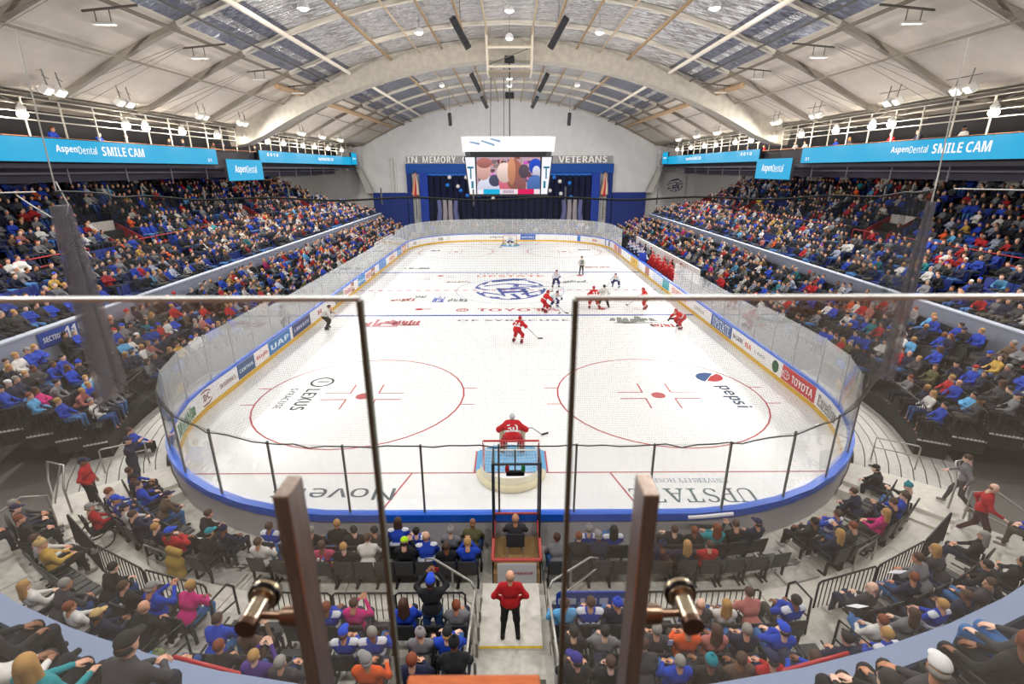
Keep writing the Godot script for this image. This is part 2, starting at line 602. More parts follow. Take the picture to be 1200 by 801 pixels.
func crest(m: MB, at: Vector3, bx: Vector3, by: Vector3, depth: float) -> void:   # a ring broken by wings, with strokes inside
	var rng := RandomNumberGenerator.new()
	rng.seed = 5
	for k in 40:
		var a0 := TAU * k / 40.0
		var a1 := TAU * (k + 0.98) / 40.0
		if k % 20 < 2: continue
		var w := 0.1 + 0.06 * sin(k * 1.7)
		m.prism(PackedVector2Array([Vector2(cos(a0), sin(a0)), Vector2(cos(a1), sin(a1)), Vector2(cos(a1), sin(a1)) * (1.0 - w), Vector2(cos(a0), sin(a0)) * (1.0 - w)]), at, bx, by, depth)
	for s in [[-0.55, 0.72, 0.5, 1.02, 0.16], [-0.2, 0.95, 0.3, 1.08, 0.1], [-0.75, 0.25, -0.1, 0.5, 0.1], [-0.1, 0.5, 0.75, 0.3, 0.12], [0.0, 0.05, 0.95, 0.28, 0.1], [-0.3, -0.05, 0.55, 0.0, 0.16], [-0.2, -0.35, 0.5, -0.25, 0.2], [-0.75, -0.35, -0.2, -0.6, 0.1], [0.3, -0.55, 0.8, -0.25, 0.1], [-0.35, 0.05, -0.15, -0.7, 0.12], [0.35, 0.0, 0.5, -0.75, 0.14], [-0.9, 0.0, -0.55, -0.15, 0.08], [0.05, -0.5, 0.25, -0.9, 0.14], [0.6, 0.12, 1.1, 0.2, 0.06], [0.15, 0.2, 0.2, 0.42, 0.18]]:
		var a := Vector2(s[0], s[1])
		var b := Vector2(s[2], s[3])
		var t: Vector2 = (b - a).orthogonal().normalized() * s[4] * 0.5
		m.prism(PackedVector2Array([a + t, a - t, b - t * 0.6, b + t * 0.6]), at, bx, by, depth)

func build_stage() -> void:
	var blue := hx("154a9e")
	var navy := hx("10173a", 1.0)
	var st := thing("stage", "blue proscenium stage with a navy curtain at the far end", "stage", Vector3(0, 0, -41.9))
	var m := MB.new()
	m.cbox(Vector3(0, 9.8, 0.1), Vector3(32.6, 1.4, 0.9), 0.05)
	put("header", m, blue, st)
	m = MB.new()
	m.box(Vector3(0, 8.95, 0.0), Vector3(26.0, 0.5, 0.4))
	put("valance", m, hx("2a6fd0"), st)
	for sg in [-1.0, 1.0]:
		for c in [[13.6, 1.3], [15.9, 0.7]]:
			m = MB.new()
			m.cbox(Vector3(c[0] * sg, 4.6, 0.1), Vector3(c[1], 9.2, 0.9), 0.04)
			put("column", m, hx("1a3ca0") if c[1] > 1.0 else hx("143078"), st)
		m = MB.new()
		m.box(Vector3(14.9 * sg, 4.6, -0.2), Vector3(1.4, 9.2, 0.2))
		put("niche", m, hx("15171f"), st)
	for k in 26:   # pleats of the curtain
		m = MB.new()
		m.tube([Vector3(-12.5 + k, 0.5, -0.15), Vector3(-12.5 + k, 8.8, -0.15)], 0.52, 8)
		put("curtain_pleat", m, navy, st)
	m = MB.new()
	m.box(Vector3(0, 0.9, 1.4), Vector3(27, 1.8, 2.4))
	put("platform", m, hx("1a1d2c"), st)
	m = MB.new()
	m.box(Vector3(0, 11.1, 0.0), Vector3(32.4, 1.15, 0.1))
	put("letter_shade_strip", m, hx("a3a2a4"), st)  # grey strip added to give shade behind the letters
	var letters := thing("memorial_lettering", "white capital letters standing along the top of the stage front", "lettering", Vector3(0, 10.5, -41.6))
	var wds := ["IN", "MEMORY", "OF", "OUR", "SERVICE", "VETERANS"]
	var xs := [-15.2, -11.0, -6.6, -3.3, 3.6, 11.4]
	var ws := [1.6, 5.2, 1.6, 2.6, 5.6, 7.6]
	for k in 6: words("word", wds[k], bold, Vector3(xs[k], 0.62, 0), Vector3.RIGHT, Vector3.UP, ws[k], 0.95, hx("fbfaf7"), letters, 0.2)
	for sg in [-1.0, 1.0]:
		var fl := thing("flag", "furled red and white flag in the stage niche on the %s side" % ("pipes" if sg < 0 else "crest banner"), "flag", Vector3(14.9 * sg, 4.0, -41.2), 0.0, "flags by the stage")
		m = MB.new()
		m.tube([Vector3(0, -2.0, 0), Vector3(0, 5.6, 0)], 0.06, 6)
		put("pole", m, hx("3d352c"), fl)
		var cs := [hx("d9a080"), hx("b3242c"), hx("d8c6b8")]
		for k in 3:
			m = MB.new()
			m.tube([Vector3(0.1, 5.2 - k * 0.2, 0.1), Vector3((-0.1 + 0.22 * k) * 1.0, 3.4, 0.15), Vector3(-0.35 + 0.35 * k, 1.9 - 0.3 * (k % 2), 0.1)], 0.1, 6, 0.3)
			put("stripe", m, cs[k], fl)
		var dr := thing("white_drape", "pale gathered drape hanging at the stage opening on the %s side" % ("pipes" if sg < 0 else "crest banner"), "drape", Vector3(9.9 * sg, 1.6, -41.0), 0.0, "stage drapes")
		for k in 4:
			m = MB.new()
			m.tube([Vector3(-1.35 + 0.9 * k, 3.5, 0), Vector3((-1.35 + 0.9 * k) * 0.9 , 1.8, 0.0), Vector3(-1.5 + 1.0 * k, 0.0, 0)], 0.34, 8, 0.42)
			put("fold", m, hx("a8a0a6") if k % 3 else hx("6a6ea0"), dr)
	# balls on threads in front of the curtain
	var balls := [[-9.25, 8.54, 0], [-8.0, 7.2, 0], [-6.7, 8.5, 0], [-9.6, 7.4, 1], [-6.6, 5.85, 1], [-4.8, 5.85, 1], [-2.6, 5.4, 0], [-1.6, 6.1, 0], [-0.6, 6.6, 1], [1.2, 6.4, 0], [2.3, 6.45, 0], [6.2, 6.55, 0], [5.0, 6.2, 0], [7.9, 6.1, 0], [3.9, 6.6, 1], [9.5, 5.6, 1], [5.9, 7.75, 1], [7.7, 7.9, 0], [9.2, 7.65, 1], [6.8, 8.5, 1], [-7.6, 6.6, 1], [-3.4, 6.7, 1], [5.2, 7.9, 0]]
	balls.sort_custom(func(a, b): return a[0] < b[0])
	var cnt := [0, 0]
	for b in balls:
		var o := thing("hanging_ball", "%s ball hung before the stage curtain, %s of its colour from the pipes" % [["white", "blue"][b[2]], ordinal(cnt[b[2]])], "ball", Vector3(b[0], b[1], -39.4), 0.0, "balls hung before the stage")
		cnt[b[2]] += 1
		m = MB.new()
		m.ball(Vector3.ZERO, Vector3.ONE * 0.3, 8, 10)
		put("ball", m, hx("dcd8d6") if b[2] == 0 else hx("1f74d6"), o)
		m = MB.new()
		m.tube([Vector3(0, 0.28, 0), Vector3(0, 9.6 - b[1], 0)], 0.008, 3)
		put("thread", m, hx("20242f"), o)

var ord_ones := ["first", "second", "third", "fourth", "fifth", "sixth", "seventh", "eighth", "ninth", "tenth", "eleventh", "twelfth", "thirteenth", "fourteenth", "fifteenth", "sixteenth", "seventeenth", "eighteenth", "nineteenth"]
func ordinal(k: int) -> String:
	if k < 19: return ord_ones[k]
	var n := k + 1
	var tens: String = ["", "", "twent", "thirt", "fort", "fift", "sixt", "sevent", "eight", "ninet"][n / 10]
	return tens + "ieth" if n % 10 == 0 else tens + "y-" + ord_ones[n % 10 - 1]

# ---------- people ----------
var pose_cache := {}
var head_cache := {}

func hand_mesh() -> MB:   # a relaxed hand: fingers along +z, back of the hand +y, thumb towards +x
	var m := MB.new()
	m.cbox(Vector3(0, 0, 0.045), Vector3(0.078, 0.03, 0.09), 0.011)
	var ln := [0.07, 0.08, 0.074, 0.056]
	for k in 4:
		var x: float = 0.029 - 0.0195 * k
		var l: float = ln[k]
		m.tube([Vector3(x, 0.002, 0.082), Vector3(x * 1.08, -0.003, 0.088 + l * 0.45), Vector3(x * 1.1, -0.022, 0.088 + l * 0.78), Vector3(x * 1.1, -0.042, 0.088 + l * 0.92)], 0.0095, 5, 0.007)
	m.tube([Vector3(0.034, -0.004, 0.02), Vector3(0.056, -0.012, 0.05), Vector3(0.054, -0.024, 0.088)], 0.011, 5, 0.008)
	return m

func head_mesh(cell: float) -> MB:   # centred between the ears, face towards +z
	if head_cache.has(cell): return head_cache[cell]
	var pr := [
		[1, Vector3(0, 0.03, -0.012), Vector3(0.078, 0.092, 0.097)], [1, Vector3(0, -0.045, 0.022), Vector3(0.06, 0.07, 0.068)],
		[0, Vector3(0, -0.095, 0.05), Vector3(0, -0.085, 0.06), 0.026, 0.024],
		[0, Vector3(0, 0.015, 0.085), Vector3(0, -0.025, 0.108), 0.011, 0.015],
		[1, Vector3(-0.08, -0.01, -0.005), Vector3(0.012, 0.034, 0.022)], [1, Vector3(0.08, -0.01, -0.005), Vector3(0.012, 0.034, 0.022)],
		[0, Vector3(0, -0.06, -0.025), Vector3(0, -0.17, -0.035), 0.052, 0.058]]
	var m := sdf(pr, cell, 0.03)
	head_cache[cell] = m
	return m

func face_mesh() -> MB:   # eyes, brows and mouth
	var m := MB.new()
	for sx in [-1.0, 1.0]:
		m.ball(Vector3(0.031 * sx, 0.012, 0.082), Vector3(0.012, 0.007, 0.006), 4, 6)
		m.box(Vector3(0.032 * sx, 0.033, 0.086), Vector3(0.034, 0.006, 0.008))
	m.box(Vector3(0, -0.062, 0.089), Vector3(0.042, 0.006, 0.008))
	return m

var hair_cache := {}
func hair_mesh(kind: String, cell: float) -> MB:
	var key := kind + str(cell)
	if hair_cache.has(key): return hair_cache[key]
	var pr := []
	var k := 0.025
	match kind:
		"short":
			pr = [[1, Vector3(0, 0.042, -0.022), Vector3(0.09, 0.098, 0.106)], [2, Vector3(0, -0.05, 0.09), Vector3(0.088, 0.115, 0.1)], [2, Vector3(0, -0.14, -0.02), Vector3(0.16, 0.1, 0.16)]]
		"long":
			pr = [[1, Vector3(0, 0.042, -0.022), Vector3(0.094, 0.1, 0.108)], [0, Vector3(-0.055, 0.0, -0.05), Vector3(-0.07, -0.2, -0.06), 0.05, 0.045], [0, Vector3(0.055, 0.0, -0.05), Vector3(0.07, -0.2, -0.06), 0.05, 0.045], [0, Vector3(0, 0.0, -0.07), Vector3(0, -0.24, -0.085), 0.06, 0.05], [2, Vector3(0, -0.05, 0.1), Vector3(0.072, 0.125, 0.11)]]
		"fringe":   # a bald crown with hair round the back
			pr = [[1, Vector3(0, -0.005, -0.035), Vector3(0.088, 0.06, 0.092)], [2, Vector3(0, 0.02, 0.08), Vector3(0.1, 0.12, 0.085)]]
		"cap":
			pr = [[1, Vector3(0, 0.05, -0.012), Vector3(0.094, 0.098, 0.11)], [3, Vector3(0, 0.035, 0), Vector3(0, 1, 0.12)], [1, Vector3(0, 0.048, 0.12), Vector3(0.075, 0.014, 0.085)]]
			k = 0.012
		"capback":
			pr = [[1, Vector3(0, 0.05, -0.012), Vector3(0.094, 0.098, 0.11)], [3, Vector3(0, 0.035, 0), Vector3(0, 1, 0.05)], [1, Vector3(0, 0.04, -0.13), Vector3(0.07, 0.014, 0.075)]]
			k = 0.012
		"knit":
			pr = [[1, Vector3(0, 0.055, -0.018), Vector3(0.096, 0.105, 0.112)], [3, Vector3(0, 0.025, 0), Vector3(0, 1, -0.1)], [1, Vector3(0, 0.17, -0.02), Vector3(0.034, 0.034, 0.034)]]
			k = 0.012
		"hood":
			pr = [[1, Vector3(0, 0.02, -0.03), Vector3(0.105, 0.13, 0.125)], [0, Vector3(0, -0.08, -0.05), Vector3(0, -0.15, -0.06), 0.09, 0.1], [2, Vector3(0, -0.01, 0.1), Vector3(0.078, 0.115, 0.1)]]
		"helmet":
			pr = [[1, Vector3(0, 0.05, -0.012), Vector3(0.105, 0.108, 0.128)], [2, Vector3(0, -0.07, 0.09), Vector3(0.1, 0.115, 0.12)], [2, Vector3(0, -0.12, -0.0), Vector3(0.2, 0.1, 0.2)]]
	var m := sdf(pr, cell, k)
	hair_cache[key] = m
	return m

# Joints of each pose, in metres, front +z. arms: elbow and wrist of each side; legs: hip, knee, ankle, toe.
func joints(pose: String) -> Dictionary:
	var j := {"pel": Vector3(0, 0.51, -0.02), "lean": -0.16, "head": Vector3(0.05, 0, 0), "bend": 0.0,
		"arms": [[Vector3(-0.26, 0.73, 0.05), Vector3(-0.1, 0.67, 0.28)], [Vector3(0.26, 0.73, 0.05), Vector3(0.1, 0.66, 0.3)]],
		"legs": [[Vector3(-0.12, 0.53, 0.42), Vector3(-0.13, 0.09, 0.44)], [Vector3(0.12, 0.53, 0.42), Vector3(0.12, 0.09, 0.47)]], "bulk": 0.0}
	match pose:
		"sit_forward":
			j.lean = 0.42
			j.arms = [[Vector3(-0.25, 0.68, 0.3), Vector3(-0.06, 0.64, 0.46)], [Vector3(0.25, 0.68, 0.3), Vector3(0.06, 0.63, 0.46)]]
			j.legs = [[Vector3(-0.2, 0.53, 0.4), Vector3(-0.17, 0.09, 0.4)], [Vector3(0.2, 0.53, 0.4), Vector3(0.18, 0.09, 0.38)]]
		"sit_folded":
			j.lean = -0.2
			j.arms = [[Vector3(-0.27, 0.78, 0.06), Vector3(0.06, 0.83, 0.2)], [Vector3(0.27, 0.78, 0.06), Vector3(-0.06, 0.8, 0.22)]]
			j.legs = [[Vector3(-0.15, 0.53, 0.42), Vector3(-0.12, 0.09, 0.52)], [Vector3(0.15, 0.53, 0.42), Vector3(0.12, 0.09, 0.5)]]
		"sit_turned":
			j.head = Vector3(0.02, 0.8, 0)
			j.arms[0] = [Vector3(-0.3, 0.74, 0.0), Vector3(-0.2, 0.68, 0.24)]
		"sit_turned_back":
			j.head = Vector3(0.1, -0.7, 0)
			j.arms[1] = [Vector3(0.3, 0.75, 0.02), Vector3(0.24, 0.68, 0.26)]
		"sit_phone":
			j.lean = -0.05
			j.head = Vector3(0.3, 0, 0)
			j.arms = [[Vector3(-0.26, 0.76, 0.14), Vector3(-0.07, 0.92, 0.34)], [Vector3(0.26, 0.76, 0.14), Vector3(0.07, 0.92, 0.34)]]
		"sit_clap":
			j.lean = 0.05
			j.arms = [[Vector3(-0.29, 0.8, 0.15), Vector3(-0.1, 1.02, 0.36)], [Vector3(0.29, 0.8, 0.15), Vector3(0.1, 1.02, 0.36)]]
		"sit_arm":   # one arm along the back of the next seat
			j.arms[1] = [Vector3(0.38, 0.9, -0.12), Vector3(0.62, 0.88, -0.1)]
			j.head = Vector3(0.05, 0.5, 0)
		"sit_cross":
			j.legs = [[Vector3(-0.1, 0.55, 0.42), Vector3(-0.12, 0.09, 0.46)], [Vector3(0.1, 0.63, 0.42), Vector3(-0.12, 0.5, 0.66)]]
		"stand", "stand_photo", "walk", "referee":
			j.pel = Vector3(0, 0.94, 0); j.lean = 0.0
			j.arms = [[Vector3(-0.3, 1.14, -0.03), Vector3(-0.24, 0.92, 0.1)], [Vector3(0.3, 1.14, -0.03), Vector3(0.24, 0.92, 0.1)]]
			j.legs = [[Vector3(-0.13, 0.5, 0.02), Vector3(-0.16, 0.09, -0.02)], [Vector3(0.13, 0.5, 0.02), Vector3(0.16, 0.09, -0.02)]]
			if pose == "stand":   # hands in the front pockets, elbows out
				j.arms = [[Vector3(-0.33, 1.18, -0.05), Vector3(-0.2, 0.98, 0.1)], [Vector3(0.33, 1.18, -0.05), Vector3(0.2, 0.98, 0.1)]]
			elif pose == "stand_photo":
				j.head = Vector3(-0.05, 0, 0)
				j.arms = [[Vector3(-0.3, 1.36, 0.18), Vector3(-0.1, 1.55, 0.32)], [Vector3(0.3, 1.36, 0.18), Vector3(0.1, 1.55, 0.32)]]
			elif pose == "walk":
				j.lean = 0.12; j.head = Vector3(0.3, 0, 0)
				j.arms = [[Vector3(-0.3, 1.15, 0.12), Vector3(-0.26, 1.02, 0.36)], [Vector3(0.31, 1.15, -0.12), Vector3(0.3, 0.94, -0.05)]]
				j.legs = [[Vector3(-0.12, 0.52, 0.2), Vector3(-0.12, 0.1, 0.3)], [Vector3(0.12, 0.5, -0.02), Vector3(0.13, 0.14, -0.34)]]
		"skate", "skate_low", "skate_back":
			j.pel = Vector3(0, 0.84, -0.1); j.lean = 0.62; j.head = Vector3(-0.35, 0, 0); j.bulk = 0.035
			j.arms = [[Vector3(-0.38, 0.98, 0.28), Vector3(-0.2, 0.84, 0.5)], [Vector3(0.38, 1.02, 0.22), Vector3(0.2, 0.98, 0.44)]]
			j.legs = [[Vector3(-0.22, 0.5, 0.16), Vector3(-0.26, 0.11, -0.06)], [Vector3(0.22, 0.5, 0.14), Vector3(0.28, 0.11, -0.02)]]
			if pose == "skate_low":
				j.pel = Vector3(0, 0.74, -0.16); j.lean = 1.0
				j.arms = [[Vector3(-0.36, 0.74, 0.42), Vector3(-0.2, 0.56, 0.62)], [Vector3(0.36, 0.8, 0.36), Vector3(0.2, 0.72, 0.58)]]
				j.legs = [[Vector3(-0.26, 0.46, 0.18), Vector3(-0.32, 0.11, -0.1)], [Vector3(0.24, 0.46, 0.12), Vector3(0.26, 0.11, 0.0)]]
			elif pose == "skate_back":
				j.pel = Vector3(0, 0.86, -0.05); j.lean = 0.4
				j.legs = [[Vector3(-0.26, 0.5, 0.12), Vector3(-0.42, 0.11, -0.04)], [Vector3(0.24, 0.5, 0.18), Vector3(0.3, 0.11, 0.06)]]
		"goalie":
			j.pel = Vector3(0, 0.72, -0.12); j.lean = 0.7; j.head = Vector3(-0.4, 0, 0); j.bulk = 0.06
			j.arms = [[Vector3(-0.46, 0.82, 0.2), Vector3(-0.5, 0.72, 0.46)], [Vector3(0.46, 0.82, 0.2), Vector3(0.44, 0.62, 0.46)]]
			j.legs = [[Vector3(-0.26, 0.5, 0.22), Vector3(-0.36, 0.11, 0.02)], [Vector3(0.26, 0.5, 0.22), Vector3(0.36, 0.11, 0.02)]]
	return j

func pose_parts(pose: String, lod: int) -> Dictionary:   # meshes of one pose: body, top, trousers; where the head and the feet are
	var key := pose + str(lod)
	if pose_cache.has(key): return pose_cache[key]
	var j := joints(pose)
	var P: Vector3 = j.pel
	var u := Vector3(0, cos(j.lean), sin(j.lean))
	var f := Vector3(0, -sin(j.lean), cos(j.lean))
	var B: float = j.bulk
	var sh := P + u * 0.45
	var nk := P + u * 0.53
	var hc := nk + u * 0.06 + Vector3(0, 0.085, 0.02)
	var top := [
		[0, P + Vector3(-0.07, 0.02, 0) , P + Vector3(0.07, 0.02, 0), 0.135 + B, 0.135 + B],
		[0, P + u * 0.1 + Vector3(-0.05, 0, 0), P + u * 0.1 + Vector3(0.05, 0, 0), 0.125 + B, 0.125 + B],
		[0, P + u * 0.33 + Vector3(-0.075, 0, 0), P + u * 0.33 + Vector3(0.075, 0, 0), 0.128 + B, 0.128 + B],
		[0, sh + Vector3(-0.155, 0, 0), sh + Vector3(0.155, 0, 0), 0.075 + B, 0.075 + B],
		[0, P + u * 0.4, nk + u * 0.0, 0.1, 0.068]]
	var skin := []
	var legs := [[0, P + Vector3(-0.08, 0, 0), P + Vector3(0.08, 0, 0), 0.13 + B, 0.13 + B]]
	for a in 2:
		var sx := -1.0 if a == 0 else 1.0
		var s0 := sh + Vector3(0.185 * sx, -0.02, 0)
		var e: Vector3 = j.arms[a][0]
		var w: Vector3 = j.arms[a][1]
		top.append([0, s0, e, 0.066 + B * 0.8, 0.052 + B * 0.8])
		top.append([0, e, w, 0.05 + B * 0.8, 0.04 + B * 0.5])
		skin.append([0, s0, e, 0.045, 0.036]); skin.append([0, e, w + (w - e).normalized() * 0.03, 0.036, 0.026])
		var hp := P + Vector3(0.095 * sx, -0.01, 0.0)
		var kn: Vector3 = j.legs[a][0]
		var an: Vector3 = j.legs[a][1]
		legs.append([0, hp, kn, 0.098 + B, 0.072 + B * 0.8]); legs.append([0, kn, an, 0.068 + B, 0.05 + B * 0.6])
		skin.append([0, hp, kn, 0.06, 0.045]); skin.append([0, kn, an, 0.05, 0.036])
		skin.append([0, an, an + Vector3(0, -0.04, 0.1), 0.035, 0.03])
	skin.append([0, P, P + u * 0.42, 0.085, 0.085]); skin.append([0, sh + Vector3(-0.15, 0, 0), sh + Vector3(0.15, 0, 0), 0.055, 0.055]); skin.append([0, sh, hc + Vector3(0, -0.06, -0.02), 0.06, 0.056])
	var c: float = [0.034, 0.052, 0.075][lod]
	var d := {"lod": lod, "u": u, "sh": sh}
	var hb := Basis.from_euler(Vector3(j.head.x, j.head.y, 0))
	d.head = Transform3D(hb, hc)
	var body := sdf(skin, maxf(c * 1.25, 0.04), 0.04) if lod < 2 else MB.new()
	body.add(head_mesh([0.0155, 0.028, 0.05][lod]), d.head)
	if lod == 0:
		for a in 2:
			var e: Vector3 = j.arms[a][0]
			var w: Vector3 = j.arms[a][1]
			var z := (w - e).normalized()
			var x := (Vector3.UP.cross(z) if absf(z.y) < 0.9 else Vector3.RIGHT).normalized()
			if a == 1: x = -x
			var y := z.cross(x)
			if y.y < 0.0: y = -y
			body.add(hand_mesh() if a == 0 else mirror(hand_mesh()), Transform3D(Basis(y.cross(z).normalized(), y, z), w + z * 0.01))
	d.body = body.mesh()
	d.top = sdf(top, c, 0.06).mesh()
	d.legs = sdf(legs, c * 1.05, 0.05).mesh()
	d.feet = [j.legs[0][1], j.legs[1][1]]
	d.knees = [j.legs[0][0], j.legs[1][0]]
	d.hands = [j.arms[0][1], j.arms[1][1]]
	d.elbows = [j.arms[0][0], j.arms[1][0]]
	var yk := MB.new()
	yk = sdf([[0, sh + Vector3(-0.19, -0.005, 0), sh + Vector3(0.19, -0.005, 0), 0.084 + B, 0.084 + B], [3, sh + u * 0.012, (u + f * -0.25).normalized()]], c * 0.8, 0.02)
	d.yoke = yk.mesh()
	var hem := MB.new()
	var prof := []
	for k in 13:
		var an2 := TAU * k / 12.0
		var o := Vector3(cos(an2) * (0.222 + B), 0, 0) + f * sin(an2) * (0.143 + B)
		var q := P + u * 0.16 + o
		prof.append([q - u * 0.03, q - u * 0.03 - o.normalized() * 0.05, q + u * 0.03 - o.normalized() * 0.05, q + u * 0.03])
	hem.sweep(prof)
	d.hem = hem.mesh()
	pose_cache[key] = d
	return d

func mirror(m: MB) -> MB:
	var o := MB.new()
	for q in m.v: o.v.append(Vector3(-q.x, q.y, q.z))
	for q in m.n: o.n.append(Vector3(-q.x, q.y, q.z))
	for k in range(0, m.i.size(), 3): o.i.append_array(PackedInt32Array([m.i[k], m.i[k + 2], m.i[k + 1]]))
	return o

var shoe_cache: ArrayMesh
func shoe() -> ArrayMesh:
	if shoe_cache == null:
		shoe_cache = sdf([[0, Vector3(0, -0.03, -0.03), Vector3(0.0, -0.045, 0.14), 0.047, 0.04], [0, Vector3(0, 0.0, -0.01), Vector3(0, 0.05, -0.015), 0.046, 0.044]], 0.03, 0.03).mesh()
	return shoe_cache

const SKINS := ["e3b197", "d9a283", "c98d6c", "f0c4ac", "8a5a40", "dba58c"]
const HAIRS := {"B": "4a3020", "K": "16120f", "G": "8f8c86", "Y": "b58a4e", "R": "7c3a1c", "L": "8a6a50"}
const HAIR_WORDS := {"B": "brown hair", "K": "black hair", "G": "grey hair", "Y": "blond hair", "R": "ginger hair", "L": "balding head"}
const TOPS := {"k": ["17171b", "black jacket"], "n": ["161c3a", "navy jacket"], "b": ["1440b8", "royal blue top"], "w": ["d9d6d2", "white top"], "g": ["77777c", "grey hooded top"], "d": ["3c3b40", "charcoal jacket"], "r": ["b3141d", "red jacket"], "o": ["e0581a", "orange jacket"], "y": ["c7a04a", "tan coat"], "t": ["1b8d96", "teal top"], "p": ["4b2f80", "purple top"], "m": ["c81f78", "magenta top"], "e": ["5a5738", "olive jacket"], "c": ["5ea6d8", "light blue top"], "s": ["5b4636", "brown coat"], "q": ["b9706a", "pink-brown top"], "j": ["1b3fae", "blue and white jersey"], "f": ["b0455f", "flowered jacket"]}
const HATS := {"k": ["141416", "black"], "n": ["151d44", "navy"], "b": ["1646c8", "blue"], "g": ["8d8b8c", "grey"], "l": ["b8e81e", "neon yellow"], "p": ["2f2a86", "purple"], "t": ["128a98", "teal"], "e": ["6f7850", "olive"], "y": ["c9aa72", "tan"], "w": ["dcdcdc", "white"], "r": ["b31a22", "red"]}
const TROUSERS := ["1c2438", "16161a", "2c4f86", "3f6ea8", "232a40", "4a4640", "14161e"]

func person(pose: String, lod: int, at: Vector3, turn: float, top: String, hair: String, hat: String, rng: RandomNumberGenerator, label: String, group: String, trs := "") -> MeshInstance3D:
	var d := pose_parts(pose, lod)
	var s := rng.randf_range(0.96, 1.04)
	var root := put("person", d.body, hx(SKINS[rng.randi() % 6], 0.6))
	root.transform = Transform3D(Basis(Vector3.UP, turn) * Basis.from_scale(Vector3(s, s, s)), at)
	tag(root, label, "person", group)
	var tp := put("jersey" if top == "j" else "jacket", d.top, hx(TOPS[top][0], 0.9), root)
	put("trousers", d.legs, hx(trs if trs else TROUSERS[rng.randi() % 7], 0.9), root)
	if top == "j" and lod == 0:
		put("jersey_yoke", d.yoke, hx("d5d8e2", 0.9), tp)
		put("jersey_hem_stripe", d.hem, hx("d5d8e2", 0.9), tp)
	if lod == 0:
		var shm := hx(["d8d6d4", "1a1a1c", "7a7876"][rng.randi() % 3])
		for k in 2: put("shoe", shoe(), shm, root, Transform3D(Basis(), d.feet[k]))
		put("face", face_shared(), hx("2a1712", 0.5), root, d.head)
	var hc: float = [0.017, 0.03, 0.05][lod]
	var hk := hair.substr(0, 1)
	if hat.ends_with("="):
		put("knit_hat", hair_m("knit", hc), hx(HATS[hat.substr(0, 1)][0], 0.95), root, d.head)
		if hair.ends_with("l"): put("hair", hair_m("long", hc), hx(HAIRS[hk], 0.7), root, d.head)
	elif hat != "-":
		put("cap", hair_m("cap", hc), hx(HATS[hat][0], 0.85), root, d.head)
		put("hair", hair_m("fringe", hc), hx(HAIRS[hk], 0.7), root, d.head)
	elif hk == "L":
		put("hair", hair_m("fringe", hc), hx(HAIRS[hk], 0.7), root, d.head)
	else:
		put("hair", hair_m("long" if hair.ends_with("l") else "short", hc), hx(HAIRS[hk], 0.7), root, d.head)
	return root

var face_m: ArrayMesh
func face_shared() -> ArrayMesh:
	if face_m == null: face_m = face_mesh().mesh()
	return face_m
var hair_am := {}
func hair_m(kind: String, cell: float) -> ArrayMesh:
	var key := kind + str(cell)
	if not hair_am.has(key): hair_am[key] = hair_mesh(kind, cell).mesh()
	return hair_am[key]

func looks(top: String, hair: String, hat: String) -> String:
	var h: String = HAIR_WORDS[hair.substr(0, 1)]
	if hair.ends_with("l"): h = "long " + h
	if hat.ends_with("="): h = HATS[hat.substr(0, 1)][1] + " knit hat"
	elif hat != "-": h = HATS[hat][1] + " cap"
	return "%s, %s" % [TOPS[top][1], h]

const SIT := ["sit", "sit", "sit_forward", "sit_folded", "sit_turned", "sit_turned_back", "sit_phone", "sit_cross", "sit_forward", "sit"]

# ---------- the stands ----------
func side_at(sg: float, s: float, d: float) -> Array:   # along the near corner, then straight on down one side: [point, outward normal]
	var r: Array
	if s <= RA + RC: r = rim(s, d)
	else: r = [Vector3(12.95 + d, 0, 21.95 - (s - RA - RC)), Vector3(1, 0, 0)]
	return [Vector3(r[0].x * sg, 0, r[0].z), Vector3(r[1].x * sg, 0, r[1].z)]

func tier(sg: float, s0: float, s1: float, d0: float, d1: float, y0: float, y1: float) -> MB:
	var m := MB.new()
	var sec := []
	var ss := []
	var s := s0
	while s < minf(s1, RA + RC):
		ss.append(s)
		s += 0.8
	if s1 > RA + RC:
		if s0 < RA + RC: ss.append(RA + RC)
		else: ss.append(s0)
	ss.append(s1)
	for q in ss:
		var a: Vector3 = side_at(sg, q, d0)[0]
		var b: Vector3 = side_at(sg, q, d1)[0]
		sec.append([a + Vector3.UP * y0, b + Vector3.UP * y0, b + Vector3.UP * y1, a + Vector3.UP * y1])
	m.sweep(sec)
	return m

var chair_parts := {}
func chair_meshes() -> void:
	var m := MB.new()
	m.cbox(Vector3(0, 0.42, 0.03), Vector3(0.45, 0.06, 0.42), 0.018)
	chair_parts["seat"] = m.mesh()
	m = MB.new()
	m.cbox(Vector3(0, 0.67, -0.24), Vector3(0.45, 0.46, 0.045), 0.018, Basis(Vector3.RIGHT, -0.16))
	chair_parts["backrest"] = m.mesh()
	m = MB.new()
	m.box(Vector3(0, 0.2, -0.1), Vector3(0.035, 0.4, 0.06))
	m.box(Vector3(0, 0.02, -0.05), Vector3(0.05, 0.03, 0.3))
	m.cbox(Vector3(0, 0.6, 0.0), Vector3(0.04, 0.035, 0.3), 0.01)
	m.box(Vector3(0, 0.48, -0.14), Vector3(0.03, 0.26, 0.05))
	chair_parts["side_frame"] = m.mesh()
	m = MB.new()
	m.box(Vector3(0, 0.42, 0.03), Vector3(0.45, 0.06, 0.4))
	m.box(Vector3(0, 0.67, -0.24), Vector3(0.45, 0.46, 0.045), Basis(Vector3.RIGHT, -0.16))
	m.box(Vector3(-0.23, 0.3, -0.06), Vector3(0.03, 0.6, 0.1))
	chair_parts["plain"] = m.mesh()

